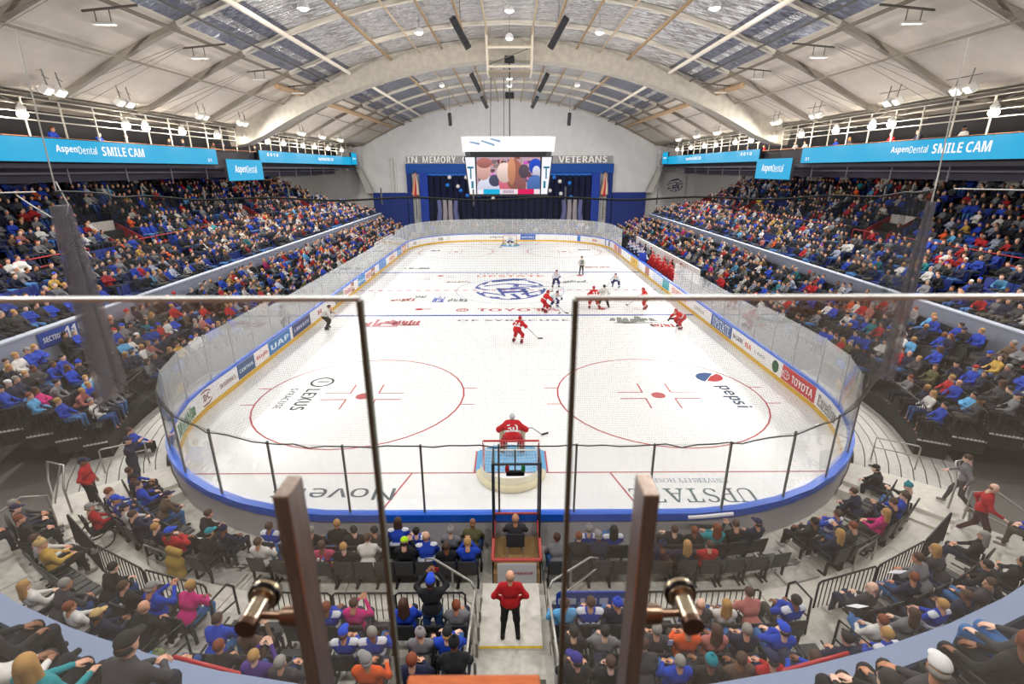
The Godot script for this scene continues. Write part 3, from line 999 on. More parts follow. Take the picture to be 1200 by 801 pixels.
func chair(at: Vector3, turn: float, label: String, group: String) -> void:
	var o := thing("arena_seat", label, "seat", at, turn, group)
	var k := hx("1d1e22", 0.55)
	put("seat", chair_parts["seat"], k, o)
	put("backrest", chair_parts["backrest"], hx("26272c", 0.5), o)
	for sx in [-0.24, 0.24]: put("side_frame", chair_parts["side_frame"], hx("2b2c30", 0.5, 0.3), o, Transform3D(Basis(), Vector3(sx, 0, 0)))

func seat_stuff(called: String, spots: Array, mat: Material, label: String) -> void:
	var mm := MultiMesh.new()
	mm.transform_format = MultiMesh.TRANSFORM_3D
	mm.mesh = chair_parts["plain"]
	mm.instance_count = spots.size()
	for k in spots.size(): mm.set_instance_transform(k, Transform3D(Basis(Vector3.UP, spots[k][1]), spots[k][0]))
	var o := MultiMeshInstance3D.new()
	o.multimesh = mm
	o.material_override = mat
	o.name = numbered(called)
	add_child(o)
	tag(o, label, "seats", "", "stuff")

func in_view(p: Vector3, margin := 1.12) -> bool:
	var q := cam.global_transform.affine_inverse() * p
	if q.z > -1.0: return false
	var ty := tan(deg_to_rad(68.4003) / 2.0)
	return absf(q.x / -q.z) < ty * 1200.0 / 801.0 * margin and absf(q.y / -q.z) < ty * margin

func pick(rng: RandomNumberGenerator, upper: bool) -> Array:   # [top, hair, hat]
	var r := rng.randf()
	var tops := "bbbbbbbbbjjjjjjjjjkkkkkkkkkkkkkknnnnnnnnnnnwwwwwwwwgggggggggdddddddddrrrrrrroytcsseemqcd" if not upper else "bbbbbbbbbbjjjjjjjjjjkkkkkkkkkkkkkkkkkkkkkkkkkkkkkkknnnnnnnnnnnnnnnnnnwwwwwwwwwggggggggggggddddddddddddddddddrrrrrrrosssyteqcgd"
	var top := tops[rng.randi() % tops.length()]
	var hair := "BBBBKKGGYYRL"[rng.randi() % 12]
	if r < 0.3 and hair != "L": hair += "l"
	var hat := "-"
	if rng.randf() < 0.22: hat = "knbgwrnb"[rng.randi() % 8] + ("=" if rng.randf() < 0.3 else "")
	return [top, hair, hat]

var free_spots := []   # people who belong to the crowd object
func crowd_object(called: String, spots: Array, label: String, rng: RandomNumberGenerator) -> void:
	var root := Node3D.new()
	root.name = numbered(called)
	add_child(root)
	tag(root, label, "crowd", "", "stuff")
	var poses := ["sit", "sit_forward", "sit_folded", "sit_turned"]
	var per := [[], [], [], []]
	for s in spots: per[rng.randi() % 4].append(s)
	for q in 4:
		var d := pose_parts(poses[q], 2)
		var sets := {"clothing": d.top, "legwear": d.legs, "head": d.body, "hair": hair_m("short", 0.05)}
		var mmi := {}
		for nm in sets:
			var mm := MultiMesh.new()
			mm.transform_format = MultiMesh.TRANSFORM_3D
			mm.use_colors = true
			mm.mesh = sets[nm]
			mm.instance_count = per[q].size()
			mmi[nm] = mm
		for k in per[q].size():
			var s: Array = per[q][k]
			var sc := rng.randf_range(0.93, 1.06)
			var t := Transform3D(Basis(Vector3.UP, s[1] + rng.randf_range(-0.3, 0.3)) * Basis.from_scale(Vector3.ONE * sc), s[0] + Vector3(0, rng.randf_range(-0.03, 0.05), 0))
			var look := pick(rng, s[2])
			var hat: String = look[2]
			mmi["clothing"].set_instance_transform(k, t)
			mmi["clothing"].set_instance_color(k, Color(TOPS[look[0]][0] if look[0] != "j" else ["1b3fae", "16358f", "aeb6cc"][rng.randi() % 3]).darkened(rng.randf_range(0.0, 0.3)).srgb_to_linear())
			mmi["legwear"].set_instance_transform(k, t)
			mmi["legwear"].set_instance_color(k, Color(TROUSERS[rng.randi() % 7]).srgb_to_linear())
			mmi["head"].set_instance_transform(k, t)
			mmi["head"].set_instance_color(k, Color(SKINS[rng.randi() % 6]).srgb_to_linear())
			mmi["hair"].set_instance_transform(k, t * d.head)
			mmi["hair"].set_instance_color(k, Color(HAIRS[look[1].substr(0, 1)] if hat == "-" else HATS[hat.substr(0, 1)][0]).srgb_to_linear())
		for nm in sets:
			var o := MultiMeshInstance3D.new()
			o.multimesh = mmi[nm]
			o.material_override = tint_mat
			o.name = nm
			root.add_child(o, true)
			o.set_meta("kind", "stuff")

var tint_mat := StandardMaterial3D.new()

const VOMS := {-1.0: [9.5, -7.0, -20.0], 1.0: [6.5, -14.0, -27.0]}

func build_side_stands() -> void:
	tint_mat.vertex_color_use_as_albedo = true
	tint_mat.roughness = 0.9
	var rng := RandomNumberGenerator.new()
	rng.seed = 21
	var tread := noisy(Color(0.1, 0.1, 0.105), Color(0.17, 0.17, 0.17), 0.02, Vector3.ONE * 0.3, 0.9)
	var black_seats := []
	var blue_seats := []
	var people := []   # [point, turn, upper, side, row, number in its row]
	for sg in [-1.0, 1.0]:
		var st := shell("stand_floor")
		for k in 17:
			var r: Array = stand_x(sg, k)
			var q0 := 0 if k < 5 else (5 if k < 10 else 10)
			var pitch: float = absf(stand_x(sg, q0 + 1)[0] - stand_x(sg, q0)[0])
			var d0: float = r[0] - pitch * 0.62 - 12.95
			var d1: float = d0 + pitch + 0.02
			if k == 4 or k == 16: d1 += 0.25
			if k == 9: d1 += 0.9
			var s0 := 14.0 if k < 5 else 12.0
			var zend := -33.0 if k < 5 else lerpf(-33.0, -22.0, (k - 5) / 11.0)
			var s1 := RA + RC + 21.95 - zend
			if k < 5:
				put("nosing", tier(sg, s0 - 0.04, s0, d0, d1, r[1] - 0.03, r[1] + 0.012), hx("c9c4bc"), st)
				put("tread", tier(sg, s0, s1, d0, d1, r[1] - 0.5 if k else -0.1, r[1]), tread, st)
			else:
				var m := MB.new()
				m.box(Vector3((12.95 + (d0 + d1) * 0.5) * sg, (r[1] + 2.0) * 0.5 , (27.0 + zend) * 0.5), Vector3(d1 - d0, r[1] - 2.0, 27.0 - zend))
				put("tread", m, tread, st)
			# seats and people along the row
			var num := 0
			var s := s0 + 0.4
			while s < s1 - 0.4:
				var p: Array = side_at(sg, s, r[0] - 12.95)
				if k >= 5: p = [Vector3(r[0] * sg, 0, 27.0 - (s - s0)), Vector3(sg, 0, 0)]
				if k >= 5 and p[0].z < zend + 0.3: break
				s += 0.48 if k >= 5 else (0.5 if s > RA + RC else 0.5 * RR / (RR + r[0] - 12.95))
				var zz: float = p[0].z
				var ais := fposmod(zz + (3.0 if k < 5 else 0.0), 8.6)
				if ais < 1.0 and s > 17.0:
					continue
				var skip := false
				if k >= 9:
					for vz in VOMS[sg]:
						if absf(zz - vz) < 1.4 and k < 13: skip = true
				if sg > 0 and k < 1 and zz < 2.5 and zz > -19.0: skip = true   # the benches stand here
				if skip: continue
				p[0].y = r[1]
				var turn := facing(p[1])
				num += 1
				if not in_view(p[0] + Vector3.UP * 0.8): continue
				var full := 0.96 if k >= 5 else 0.86
				var clump := sin(zz * 0.9 + k * 1.3 + sg) * sin(zz * 0.31 - k * 0.7)
				if clump > 0.7: full = 0.3
				(black_seats if k < 5 else blue_seats).append([p[0], turn])
				if rng.randf() < full:
					people.append([p[0], turn, k >= 5, sg, k, num])
		# the wall between the lower and the upper stand
		var wx := 18.68 if sg < 0 else 20.2
		var wt := 3.7 if sg < 0 else 3.55
		var w := MB.new()
		w.box(Vector3(wx * sg, wt - 0.85, -3.0), Vector3(0.22, 1.7, 60.0))
		struct("wall_left_stand" if sg < 0 else "wall_right_stand", w, hx("9299ad"))
		var cp := MB.new()
		cp.cbox(Vector3(wx * sg, wt + 0.02, -3.0), Vector3(0.34, 0.1, 60.0), 0.02)
		struct("trim_1" if sg < 0 else "trim_2", cp, hx("a9b0bf"))
		# red rails along the cross aisle
		var ax: float = 23.1 if sg < 0 else 24.4
		var side := "penalty box side" if sg < 0 else "bench side"
		var n := 0
		for z in range(-26, 26, 5):
			var hit := false
			for vz in VOMS[sg]:
				if absf(z + 2.2 - vz) < 2.6: hit = true
			if hit: continue
			var o := thing("aisle_rail", "red tube railing on the upper cross aisle, %s, %s from the stage" % [side, ordinal(n)], "railing", Vector3(ax * sg, 4.7, z + 2.2), 0.0, "red rails of the upper stands")
			n += 1
			for y in [0.5, 0.95]:
				var m := MB.new()
				m.tube([Vector3(0, y, -2.2), Vector3(0, y, 2.2)], 0.035, 5)
				put("rail", m, hx("b32a33", 0.5), o)
			for dz in [-2.2, 0.0, 2.2]:
				var m := MB.new()
				m.tube([Vector3(0, 0, dz), Vector3(0, 0.95, dz)], 0.035, 5)
				put("post", m, hx("a3242d", 0.5), o)
		# the entrances with red side walls
		n = 0
		for vz in VOMS[sg]:
			var o := thing("stand_entrance", "red walled entrance to the upper stand, %s, %s from the camera end" % [side, ordinal(n)], "entrance", Vector3(ax * sg, 4.6, vz), 0.0, "entrances of the upper stands")
			n += 1
			for dz in [-1.15, 1.15]:
				var m := MB.new()
				m.prism(PackedVector2Array([Vector2(0.9, 0), Vector2(3.0, 0), Vector2(3.0, 2.05), Vector2(2.7, 2.05), Vector2(0.9, 0.95)]), Vector3(0, 0, dz - 0.06), Vector3(sg, 0, 0), Vector3.UP, 0.12 * sg)
				put("side_wall", m, hx("8e1a22"), o)
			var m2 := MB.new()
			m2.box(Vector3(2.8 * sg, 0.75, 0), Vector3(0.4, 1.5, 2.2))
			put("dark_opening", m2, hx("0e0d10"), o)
			var m3 := MB.new()
			m3.box(Vector3(2.6 * sg, 1.75, 0), Vector3(0.12, 0.6, 2.2))
			put("banner", m3, hx("d8d4d0") if n != 2 or sg < 0 else hx("d9b52c"), o)
			for dz in [-1.3, 0.0, 1.3]:
				var m4 := MB.new()
				m4.tube([Vector3(0.2 * sg, 0, dz), Vector3(0.2 * sg, 1.0, dz)], 0.04, 5)
				put("rail_post", m4, hx("a3242d", 0.5), o)
			var m5 := MB.new()
			m5.tube([Vector3(0.2 * sg, 1.0, -1.3), Vector3(0.2 * sg, 1.0, 1.3)], 0.04, 5)
			put("rail", m5, hx("a3242d", 0.5), o)
	# section sign on the wall
	var sg_ := thing("section_sign", "blue sign with a white section number on the stand wall", "sign", Vector3(-18.53, 3.32, 21.9), PI / 2)
	var sm := MB.new()
	sm.cbox(Vector3.ZERO, Vector3(2.3, 0.62, 0.05), 0.015)
	put("plate", sm, hx("1c3f9c"), sg_)
	words("lettering", "SECTION", bold, Vector3(-0.5, 0, 0.03), Vector3.RIGHT, Vector3.UP, 0.95, 0.2, hx("e6e8ee"), sg_)
	words("lettering", "119", bold, Vector3(0.55, 0, 0.03), Vector3.RIGHT, Vector3.UP, 0.95, 0.5, hx("e6e8ee"), sg_)
	# rows behind the far glass
	var far := shell("stand_far")
	for k in 4:
		var m := MB.new()
		m.box(Vector3(0, 0.05 + 0.14 * k, -31.7 - 0.85 * k), Vector3(24.0 - k, 0.3 + 0.28 * k, 0.85))
		put("tread", m, tread, far)
		for q in range(-21, 22):
			if q == 0: continue
			var p := Vector3(q * 0.54, 0.2 + 0.28 * k, -31.7 - 0.85 * k)
			black_seats.append([p, 0.0])
			if rng.randf() < 0.85: people.append([p, 0.0, true, 0.0, k, 0])
	seat_stuff("lower_stand_seats", black_seats, hx("1b1c21", 0.6), "black folding seats in the lower stands, mostly taken")
	seat_stuff("upper_stand_seats", blue_seats, hx("122a78", 0.6), "royal blue seats in the upper stands, a few left empty")
	var eye := cam.position
	people.sort_custom(func(a, b): return (a[0] as Vector3).distance_squared_to(eye) < (b[0] as Vector3).distance_squared_to(eye))
	var near_n := 160
	var left := []
	var taken := 0
	for p in people:
		if taken < near_n and p[4] < 5 and p[3] != 0.0 and in_view(p[0] + Vector3.UP * 0.9, 1.0):
			taken += 1
			var look := pick(rng, false)
			var lab := "person in %s, %s row seat %s, %s lower stand" % [looks(look[0], look[1], look[2]), ordinal(p[4]), cardinal(p[5]), "penalty-side" if p[3] < 0 else "bench-side"]
			person(SIT[rng.randi() % SIT.size()], 1, p[0], p[1] + rng.randf_range(-0.2, 0.2), look[0], look[1], look[2], rng, lab, "spectators in the lower stands")
		else:
			left.append(p)
	crowd_object("seated_crowd", left, "dense crowd of seated spectators filling both side stands and the far end", rng)

func cardinal(k: int) -> String:
	var ones := ["zero", "one", "two", "three", "four", "five", "six", "seven", "eight", "nine", "ten", "eleven", "twelve", "thirteen", "fourteen", "fifteen", "sixteen", "seventeen", "eighteen", "nineteen"]
	if k < 20: return ones[k]
	var tens: String = ["", "", "twenty", "thirty", "forty", "fifty", "sixty", "seventy", "eighty", "ninety"][(k / 10) % 10]
	return tens if k % 10 == 0 else tens + "-" + ones[k % 10]

# ---------- the press level ----------
func build_press(sg: float) -> void:
	var X := 23.5 * sg
	var side := "penalty box side" if sg < 0 else "bench side"
	var pb := shell("press_box_left" if sg < 0 else "press_box_right")
	var m := MB.new()
	m.box(Vector3(X + 3.0 * sg, 9.92, -4.0), Vector3(6.2, 0.22, 72))
	put("slab", m, hx("3c3a42"), pb)
	m = MB.new()
	m.box(Vector3(X + 2.4 * sg, 13.12, -4.0), Vector3(5.2, 0.12, 72))
	put("ceiling", m, hx("4a463f"), pb)
	m = MB.new()
	m.box(Vector3(X + 3.0 * sg, 11.5, -4.0), Vector3(0.15, 3.2, 72))
	put("back_wall", m, hx("1d1b20"), pb)
	m = MB.new()
	m.box(Vector3(X + 0.35 * sg, 11.28, -4.0), Vector3(0.6, 0.07, 72))
	put("counter", m, hx("9b6a4c"), pb)
	m = MB.new()
	m.box(Vector3(X + 0.2 * sg, 10.6, -4.0), Vector3(0.12, 1.3, 72))
	put("parapet", m, hx("23222a"), pb)
	m = MB.new()   # the dark louvred band under the slab
	m.box(Vector3(X + 3.6 * sg, 9.45, -4.0), Vector3(0.15, 0.85, 72))
	put("soffit_panel", m, hx("4a4655"), pb)
	m = MB.new()
	m.tube([Vector3(X + 2.2 * sg, 9.55, 31.0), Vector3(X + 2.2 * sg, 9.55, -38.0)], 0.07, 6)
	put("pipe", m, hx("77757c"), pb)
	var wht := hx("a8a297", 0.6)
	for k in 32:
		var z := 30.5 - 2.2 * k
		m = MB.new()
		m.tube([Vector3(X, 11.2, z), Vector3(X, 13.1, z)], 0.05, 5)
		put("post", m, wht, pb)
		if k % 2 == 0:
			m = MB.new()
			m.tube([Vector3(X + 0.5 * sg, 9.9, z), Vector3(X + 0.5 * sg, 9.0, z)], 0.05, 5)
			put("hanger", m, hx("85828c"), pb)
	for y in [12.05, 12.4, 12.75, 13.05]:
		m = MB.new()
		m.tube([Vector3(X, y, 31.0), Vector3(X, y, -39.0)], 0.036, 5)
		put("rail", m, wht, pb)
	for k in 11:   # pale piers of the back wall between the top rows
		m = MB.new()
		m.cbox(Vector3(29.25 * sg, 8.9, 27.0 - 5.2 * k), Vector3(0.4, 1.5, 0.9), 0.03)
		put("back_pier", m, hx("c2bcb0"), pb)
	# LED boards along the front
	var cyan := glow(Color(0.0, 0.53, 0.69), 1.0)
	var white := glow(Color(1, 1, 1), 0.6)
	var right := Vector3(0, 0, -1) if sg < 0 else Vector3(0, 0, 1)
	var segs := [["long", 31.0, -0.6, 10.12, 11.22], ["hanging", -1.2, -7.3, 8.85, 10.52], ["far", -7.8, -37.4, 10.35, 11.4], ["end", -36.2, -38.8, 10.4, 12.0]]
	for s in segs:
		var o := thing("led_board", "%s bright cyan LED board on the press box front, %s" % [{"long": "long camera-end", "hanging": "low hanging square", "far": "stage-end", "end": "small upright end"}[s[0]], side], "LED board", Vector3(X - 0.3 * sg, (s[3] + s[4]) * 0.5, (s[1] + s[2]) * 0.5), 0.0, "LED boards of the press boxes")
		var off := -0.35 * sg if s[0] == "hanging" else (-0.1 * sg if s[0] == "end" else 0.0)
		m = MB.new()
		m.box(Vector3(off + 0.06 * sg, 0, 0), Vector3(0.2, s[4] - s[3] + 0.08, s[1] - s[2]))
		put("casing", m, hx("101116"), o)
		m = MB.new()
		m.box(Vector3(off - 0.06 * sg, 0, 0), Vector3(0.05, s[4] - s[3], s[1] - s[2] - 0.06))
		var scr := put("screen", m, cyan, o)
		var fx := off - 0.09 * sg
		var cz: float = (s[1] + s[2]) * 0.5
		if s[0] == "long":
			var zs := [[14.3, 11.6, 11.3, 7.7], [30.5, 27.8, 27.5, 23.9]] if sg < 0 else [[9.3, 12.15, 12.4, 16.1], [25.3, 28.1, 28.4, 31.0]]
			for z in zs:
				var aw: float = absf(z[1] - z[0])
				var dn: float = signf(z[1] - z[0])
				words("lettering", "Aspen", bold, Vector3(fx, 0.04, z[0] + dn * aw * 0.25 - cz), right, Vector3.UP, aw * 0.5, 0.44, white, scr)
				words("lettering", "Dental", plainf, Vector3(fx, 0.06, z[0] + dn * aw * 0.76 - cz), right, Vector3.UP, aw * 0.47, 0.4, white, scr)
				words("lettering", "SMILE CAM", bold, Vector3(fx, 0.05, (z[2] + z[3]) * 0.5 - cz), right, Vector3.UP, absf(z[3] - z[2]) * 0.96, 0.5, white, scr)
			words("lettering", "2:1", bold, Vector3(fx, -0.25, (0.5 if sg < 0 else 0.3) - cz), right, Vector3.UP, 0.5, 0.22, white, scr)
		elif s[0] == "hanging":
			words("lettering", "Aspen", bold, Vector3(fx, 0.0, 0.95 * -signf(right.z)), right, Vector3.UP, 1.9, 0.75, white, scr)
			words("lettering", "Dental", plainf, Vector3(fx, 0.06, 0.97 * signf(right.z)), right, Vector3.UP, 1.75, 0.62, white, scr)
		elif s[0] == "far":
			words("lettering", "AspenDental SMILE CAM", bold, Vector3(fx, 0.02, -3.0), right, Vector3.UP, 5.5, 0.5, white, scr)
			words("lettering", "0 0 1 0", bold, Vector3(fx, 0.2, 12.0), right, Vector3.UP, 2.4, 0.3, white, scr)
		else:
			words("lettering", "Aspen", bold, Vector3(fx, 0, 0), right, Vector3.UP, 1.6, 0.35, white, scr)
		var al := AreaLight3D.new()
		al.area_size = Vector2(s[1] - s[2], s[4] - s[3])
		al.area_normalize_energy = true
		al.light_color = Color(0.15, 0.65, 1.0)
		al.light_energy = 0.25 * (s[1] - s[2]) / 10.0
		al.area_range = 80.0
		al.shadow_enabled = true
		al.name = "board_light"
		add_child(al, true)
		al.look_at_from_position(Vector3(X - 0.3 * sg + fx - 0.06 * sg, (s[3] + s[4]) * 0.5, cz), Vector3(0, (s[3] + s[4]) * 0.5, cz), Vector3.UP)
	# people at the counter
	var rng := RandomNumberGenerator.new()
	rng.seed = 31 if sg < 0 else 32
	var n := 0
	for z in [20.5, 17.8, 12.8, 9.6, 7.4, 3.2, 1.6, -2.5, -4.0, -9.5, -13.0, -17.5]:
		var look := pick(rng, true)
		person("sit_forward", 1, Vector3(X + 1.0 * sg, 10.6, z), PI / 2 if sg < 0 else -PI / 2, look[0], look[1], look[2], rng, "person in %s, %s at press counter, %s" % [looks(look[0], look[1], look[2]), ordinal(n), "penalty side" if sg < 0 else "bench side"], "people at the press counters")
		n += 1

# ---------- the rink ----------
func flat(m: MB, pts: Array, y: float, h := 0.003) -> void:   # a thin painted patch on the ice
	var p := PackedVector2Array()
	for q in pts: p.append(Vector2(q[0], -q[1]))
	m.prism(p, Vector3(0, y, 0), Vector3.RIGHT, Vector3(0, 0, -1), h)
func ring(m: MB, cx: float, cz: float, r: float, w: float, y: float, a0 := 0.0, a1 := TAU, h := 0.003) -> void:
	var n := maxi(8, int(40 * (a1 - a0) / TAU))
	for k in n:
		var a := lerpf(a0, a1, float(k) / n)
		var b := lerpf(a0, a1, float(k + 1) / n)
		var p := []
		for q in [[a, r + w], [b, r + w], [b, r - w], [a, r - w]]: p.append([cx + cos(q[0]) * q[1], cz + sin(q[0]) * q[1]])
		flat(m, p, y, h)

func ice_words(text: String, x: float, z: float, right: Vector3, w: float, h: float, c: String, parent: Node, font: Font = null) -> void:
	words("ice_lettering", text, font if font else bold, Vector3(x, 0.004, z), right, Vector3(right.z, 0, -right.x), w, h, hx(c), parent, 0.002)

func build_ice() -> void:
	var ice := shell("floor_ice")
	var im := StandardMaterial3D.new()
	im.albedo_color = Color(0.95, 0.955, 0.96)
	im.roughness = 0.28
	im.metallic_specular = 0.35
	var m := MB.new()
	var poly := PackedVector2Array()
	for k in 120:
		var q: Vector3 = rim(RL * k / 120.0, 0.02)[0]
		poly.append(Vector2(q.x, -q.z))
	m.prism(poly, Vector3(0, -0.06, 0), Vector3.RIGHT, Vector3(0, 0, -1), 0.06)
	put("ice_sheet", m, im, ice)
	var red := hx("b5303a", 0.5)
	var blue := hx("2b50a6", 0.5)
	for z in [27.13, -27.13]:
		m = MB.new()
		flat(m, [[-12.4, z - 0.03], [12.4, z - 0.03], [12.4, z + 0.03], [-12.4, z + 0.03]], 0.001)
		put("goal_line", m, red, ice)
		for sg in [-1.0, 1.0]:
			m = MB.new()
			var e := signf(z)
			flat(m, [[3.35 * sg - 0.03, z], [3.35 * sg + 0.03, z], [4.27 * sg + 0.03, z + 3.3 * e], [4.27 * sg - 0.03, z + 3.3 * e]], 0.001)
			put("trapezoid_line", m, red, ice)
		m = MB.new()   # crease
		var e2 := -signf(z)
		flat(m, [[-1.22, z], [1.22, z], [1.22, z + e2 * 1.37], [0.7, z + e2 * 1.75], [0, z + e2 * 1.83], [-0.7, z + e2 * 1.75], [-1.22, z + e2 * 1.37]], 0.001)
		put("goal_crease", m, hx("4fa8e0", 0.5), ice)
		m = MB.new()
		for sg in [-1.0, 1.0]: flat(m, [[1.24 * sg - 0.03, z], [1.24 * sg + 0.03, z], [1.24 * sg + 0.03, z + e2 * 1.37], [1.24 * sg - 0.03, z + e2 * 1.37]], 0.002)
		put("crease_line", m, red, ice)
	for z in [7.77, -7.77]:
		m = MB.new()
		flat(m, [[-12.9, z - 0.15], [12.9, z - 0.15], [12.9, z + 0.15], [-12.9, z + 0.15]], 0.001)
		put("blue_line", m, blue, ice)
	m = MB.new()
	for k in 33:
		var x := -12.8 + k * 0.8
		flat(m, [[x, -0.14], [x + 0.42, -0.14], [x + 0.42, 0.14], [x, 0.14]], 0.001)
	put("centre_line", m, hx("c4777c", 0.5), ice)
	m = MB.new()
	ring(m, 0, 0, 4.57, 0.03, 0.001)
	put("centre_circle", m, hx("8f9ac4", 0.5), ice)
	for z in [21.03, -21.03]:
		for sg in [-1.0, 1.0]:
			var cx: float = 6.706 * sg
			m = MB.new()
			ring(m, cx, z, 4.572, 0.035, 0.001)
			for dz in [-0.85, 0.85]:
				for s2 in [-1.0, 1.0]:
					var x0: float = cx + s2 * 4.5
					flat(m, [[x0, z + dz - 0.03], [x0 + s2 * 0.62, z + dz - 0.03], [x0 + s2 * 0.62, z + dz + 0.03], [x0, z + dz + 0.03]], 0.001)
			put("faceoff_circle", m, red, ice)
			m = MB.new()
			for k in 16:
				var a := TAU * k / 16.0
				var b := TAU * (k + 1) / 16.0
				flat(m, [[cx, z], [cx + cos(a) * 0.32, z + sin(a) * 0.32], [cx + cos(b) * 0.32, z + sin(b) * 0.32]], 0.001)
			put("faceoff_spot", m, red, ice)
			m = MB.new()
			for sx in [-1.0, 1.0]:
				for sz in [-1.0, 1.0]:
					flat(m, [[cx + sx * 0.62, z + sz * 0.3], [cx + sx * 1.8, z + sz * 0.3], [cx + sx * 1.8, z + sz * 0.37], [cx + sx * 0.62, z + sz * 0.37]], 0.001)
					flat(m, [[cx + sx * 0.62, z + sz * 0.3], [cx + sx * 0.69, z + sz * 0.3], [cx + sx * 0.69, z + sz * 1.3], [cx + sx * 0.62, z + sz * 1.3]], 0.001)
			put("faceoff_marks", m, red, ice)
	for z in [6.1, -6.1]:
		for sg in [-1.0, 1.0]:
			m = MB.new()
			for k in 14:
				var a := TAU * k / 14.0
				var b := TAU * (k + 1) / 14.0
				flat(m, [[6.7 * sg, z], [6.7 * sg + cos(a) * 0.3, z + sin(a) * 0.3], [6.7 * sg + cos(b) * 0.3, z + sin(b) * 0.3]], 0.001)
			put("faceoff_spot", m, red, ice)
	m = MB.new()
	crest(m, Vector3(0, 0.002, -0.6), Vector3(3.05, 0, 0), Vector3(0, 0, -3.9), 0.003)
	put("centre_crest", m, hx("4a59a0", 0.6), ice)
	var R := Vector3.RIGHT
	var Z := Vector3(0, 0, 1)
	ice_words("TOYOTA", 0.55, 6.3, R, 6.0, 0.75, "b86a70", ice)
	m = MB.new()
	ring(m, -3.5, 6.3, 0.4, 0.07, 0.002)
	ring(m, -3.5, 6.3, 0.2, 0.05, 0.002)
	put("ice_emblem", m, hx("b86a70"), ice)
	ice_words("OF SYRACUSE", 0.2, 9.0, R, 7.6, 0.42, "85868e", ice)
	ice_words("UPSTATE", 0, -5.9, R, 6.4, 0.8, "d0907a", ice)
	ice_words("UNIVERSITY", 0, -7.0, R, 6.0, 0.5, "a9aab6", ice)
	ice_words("Novelis", -5.65, 28.3, -R, 3.9, 0.66, "4c5a60", ice, plainf)
	ice_words("UPSTATE", 5.75, 28.42, -R, 4.0, 0.72, "52666c", ice, serif)
	ice_words("UNIVERSITY HOSPITAL", 5.6, 27.62, -R, 3.1, 0.22, "6f86a0", ice, serif)
	ice_words("pepsi", 10.0, 21.15, Z, 2.3, 0.85, "31506e", ice)
	m = MB.new()   # a globe of a red and a blue half
	for k in 10:
		var a := PI * k / 10.0
		var b := PI * (k + 1) / 10.0
		flat(m, [[9.75, 19.0], [9.75 + cos(a + 2.2) * 0.62, 19.0 + sin(a + 2.2) * 0.62], [9.75 + cos(b + 2.2) * 0.62, 19.0 + sin(b + 2.2) * 0.62]], 0.002)
	put("ice_emblem", m, hx("2d5590"), ice)
	m = MB.new()
	for k in 9:
		var a := PI * k / 9.0 * 0.9 + 0.25
		var b := PI * (k + 1) / 9.0 * 0.9 + 0.25
		flat(m, [[9.85, 18.9], [9.85 + cos(a + 2.2 + PI) * 0.6, 18.9 + sin(a + 2.2 + PI) * 0.6], [9.85 + cos(b + 2.2 + PI) * 0.6, 18.9 + sin(b + 2.2 + PI) * 0.6]], 0.002)
	put("ice_emblem", m, hx("c2303c"), ice)
	ice_words("LEXUS", -9.2, 21.3, Z, 2.2, 0.62, "4d5a58", ice)
	ice_words("SYRACUSE", -10.1, 21.2, Z, 2.1, 0.34, "7b8583", ice)
	m = MB.new()
	ring(m, -9.1, 19.4, 0.5, 0.06, 0.002)
	flat(m, [[-9.35, 19.3], [-8.75, 19.3], [-8.75, 19.42], [-9.35, 19.42]], 0.002)
	put("ice_emblem", m, hx("4d5a58"), ice)
	# smaller marks in the neutral zone and round it
	var rng := RandomNumberGenerator.new()
	rng.seed = 9
	for e in [[-8.4, 3.2, 1.9, 0.9, "9c5a55"], [-7.2, 2.2, 0.9, 0.8, "7d8a86"], [-5.6, 3.2, 0.9, 1.7, "5a66b4"], [-4.1, 3.4, 1.5, 0.9, "7d7f82"], [-6.2, 6.0, 0.8, 0.22, "b5303a"], [-8.6, 9.6, 2.4, 1.6, "b77a80"], [-6.9, 9.4, 1.8, 1.4, "a8565e"], [-4.6, -3.4, 2.2, 0.7, "9c8478"], [-8.7, -5.0, 2.4, 1.6, "d4d4d8"], [-5.7, -5.6, 0.8, 0.2, "b58a80"], [6.0, -3.4, 2.2, 0.9, "7f8a8c"], [9.2, -10.6, 2.6, 1.0, "b09aa0"], [-9.6, -10.0, 2.6, 0.9, "7f8386"], [8.4, 9.0, 3.0, 1.5, "7c8480"], [10.0, 10.2, 1.5, 0.8, "c2555a"], [-9.4, -22.0, 1.2, 0.9, "777b86"], [9.4, -22.4, 1.6, 0.9, "777b86"], [4.6, -3.0, 1.3, 0.6, "8f9498"]]:
		m = MB.new()
		for k in 7:   # strokes of a small sponsor mark, too far to read
			var x0: float = e[0] - e[2] * 0.5 + e[2] * k / 7.0
			var w: float = e[2] * 0.1
			var zz: float = e[1] + e[3] * rng.randf_range(-0.2, 0.2)
			var hh: float = e[3] * rng.randf_range(0.2, 0.5)
			flat(m, [[x0, zz - hh], [x0 + w, zz - hh], [x0 + w * rng.randf_range(0.2, 1.8), zz + hh], [x0 + w * rng.randf_range(-0.9, 0.1), zz + hh]], 0.002)
		flat(m, [[e[0] - e[2] * 0.5, e[1] + e[3] * 0.4], [e[0] + e[2] * 0.5, e[1] + e[3] * 0.36], [e[0] + e[2] * 0.5, e[1] + e[3] * 0.5], [e[0] - e[2] * 0.5, e[1] + e[3] * 0.5]], 0.002)
		put("ice_emblem", m, hx(e[4]), ice)

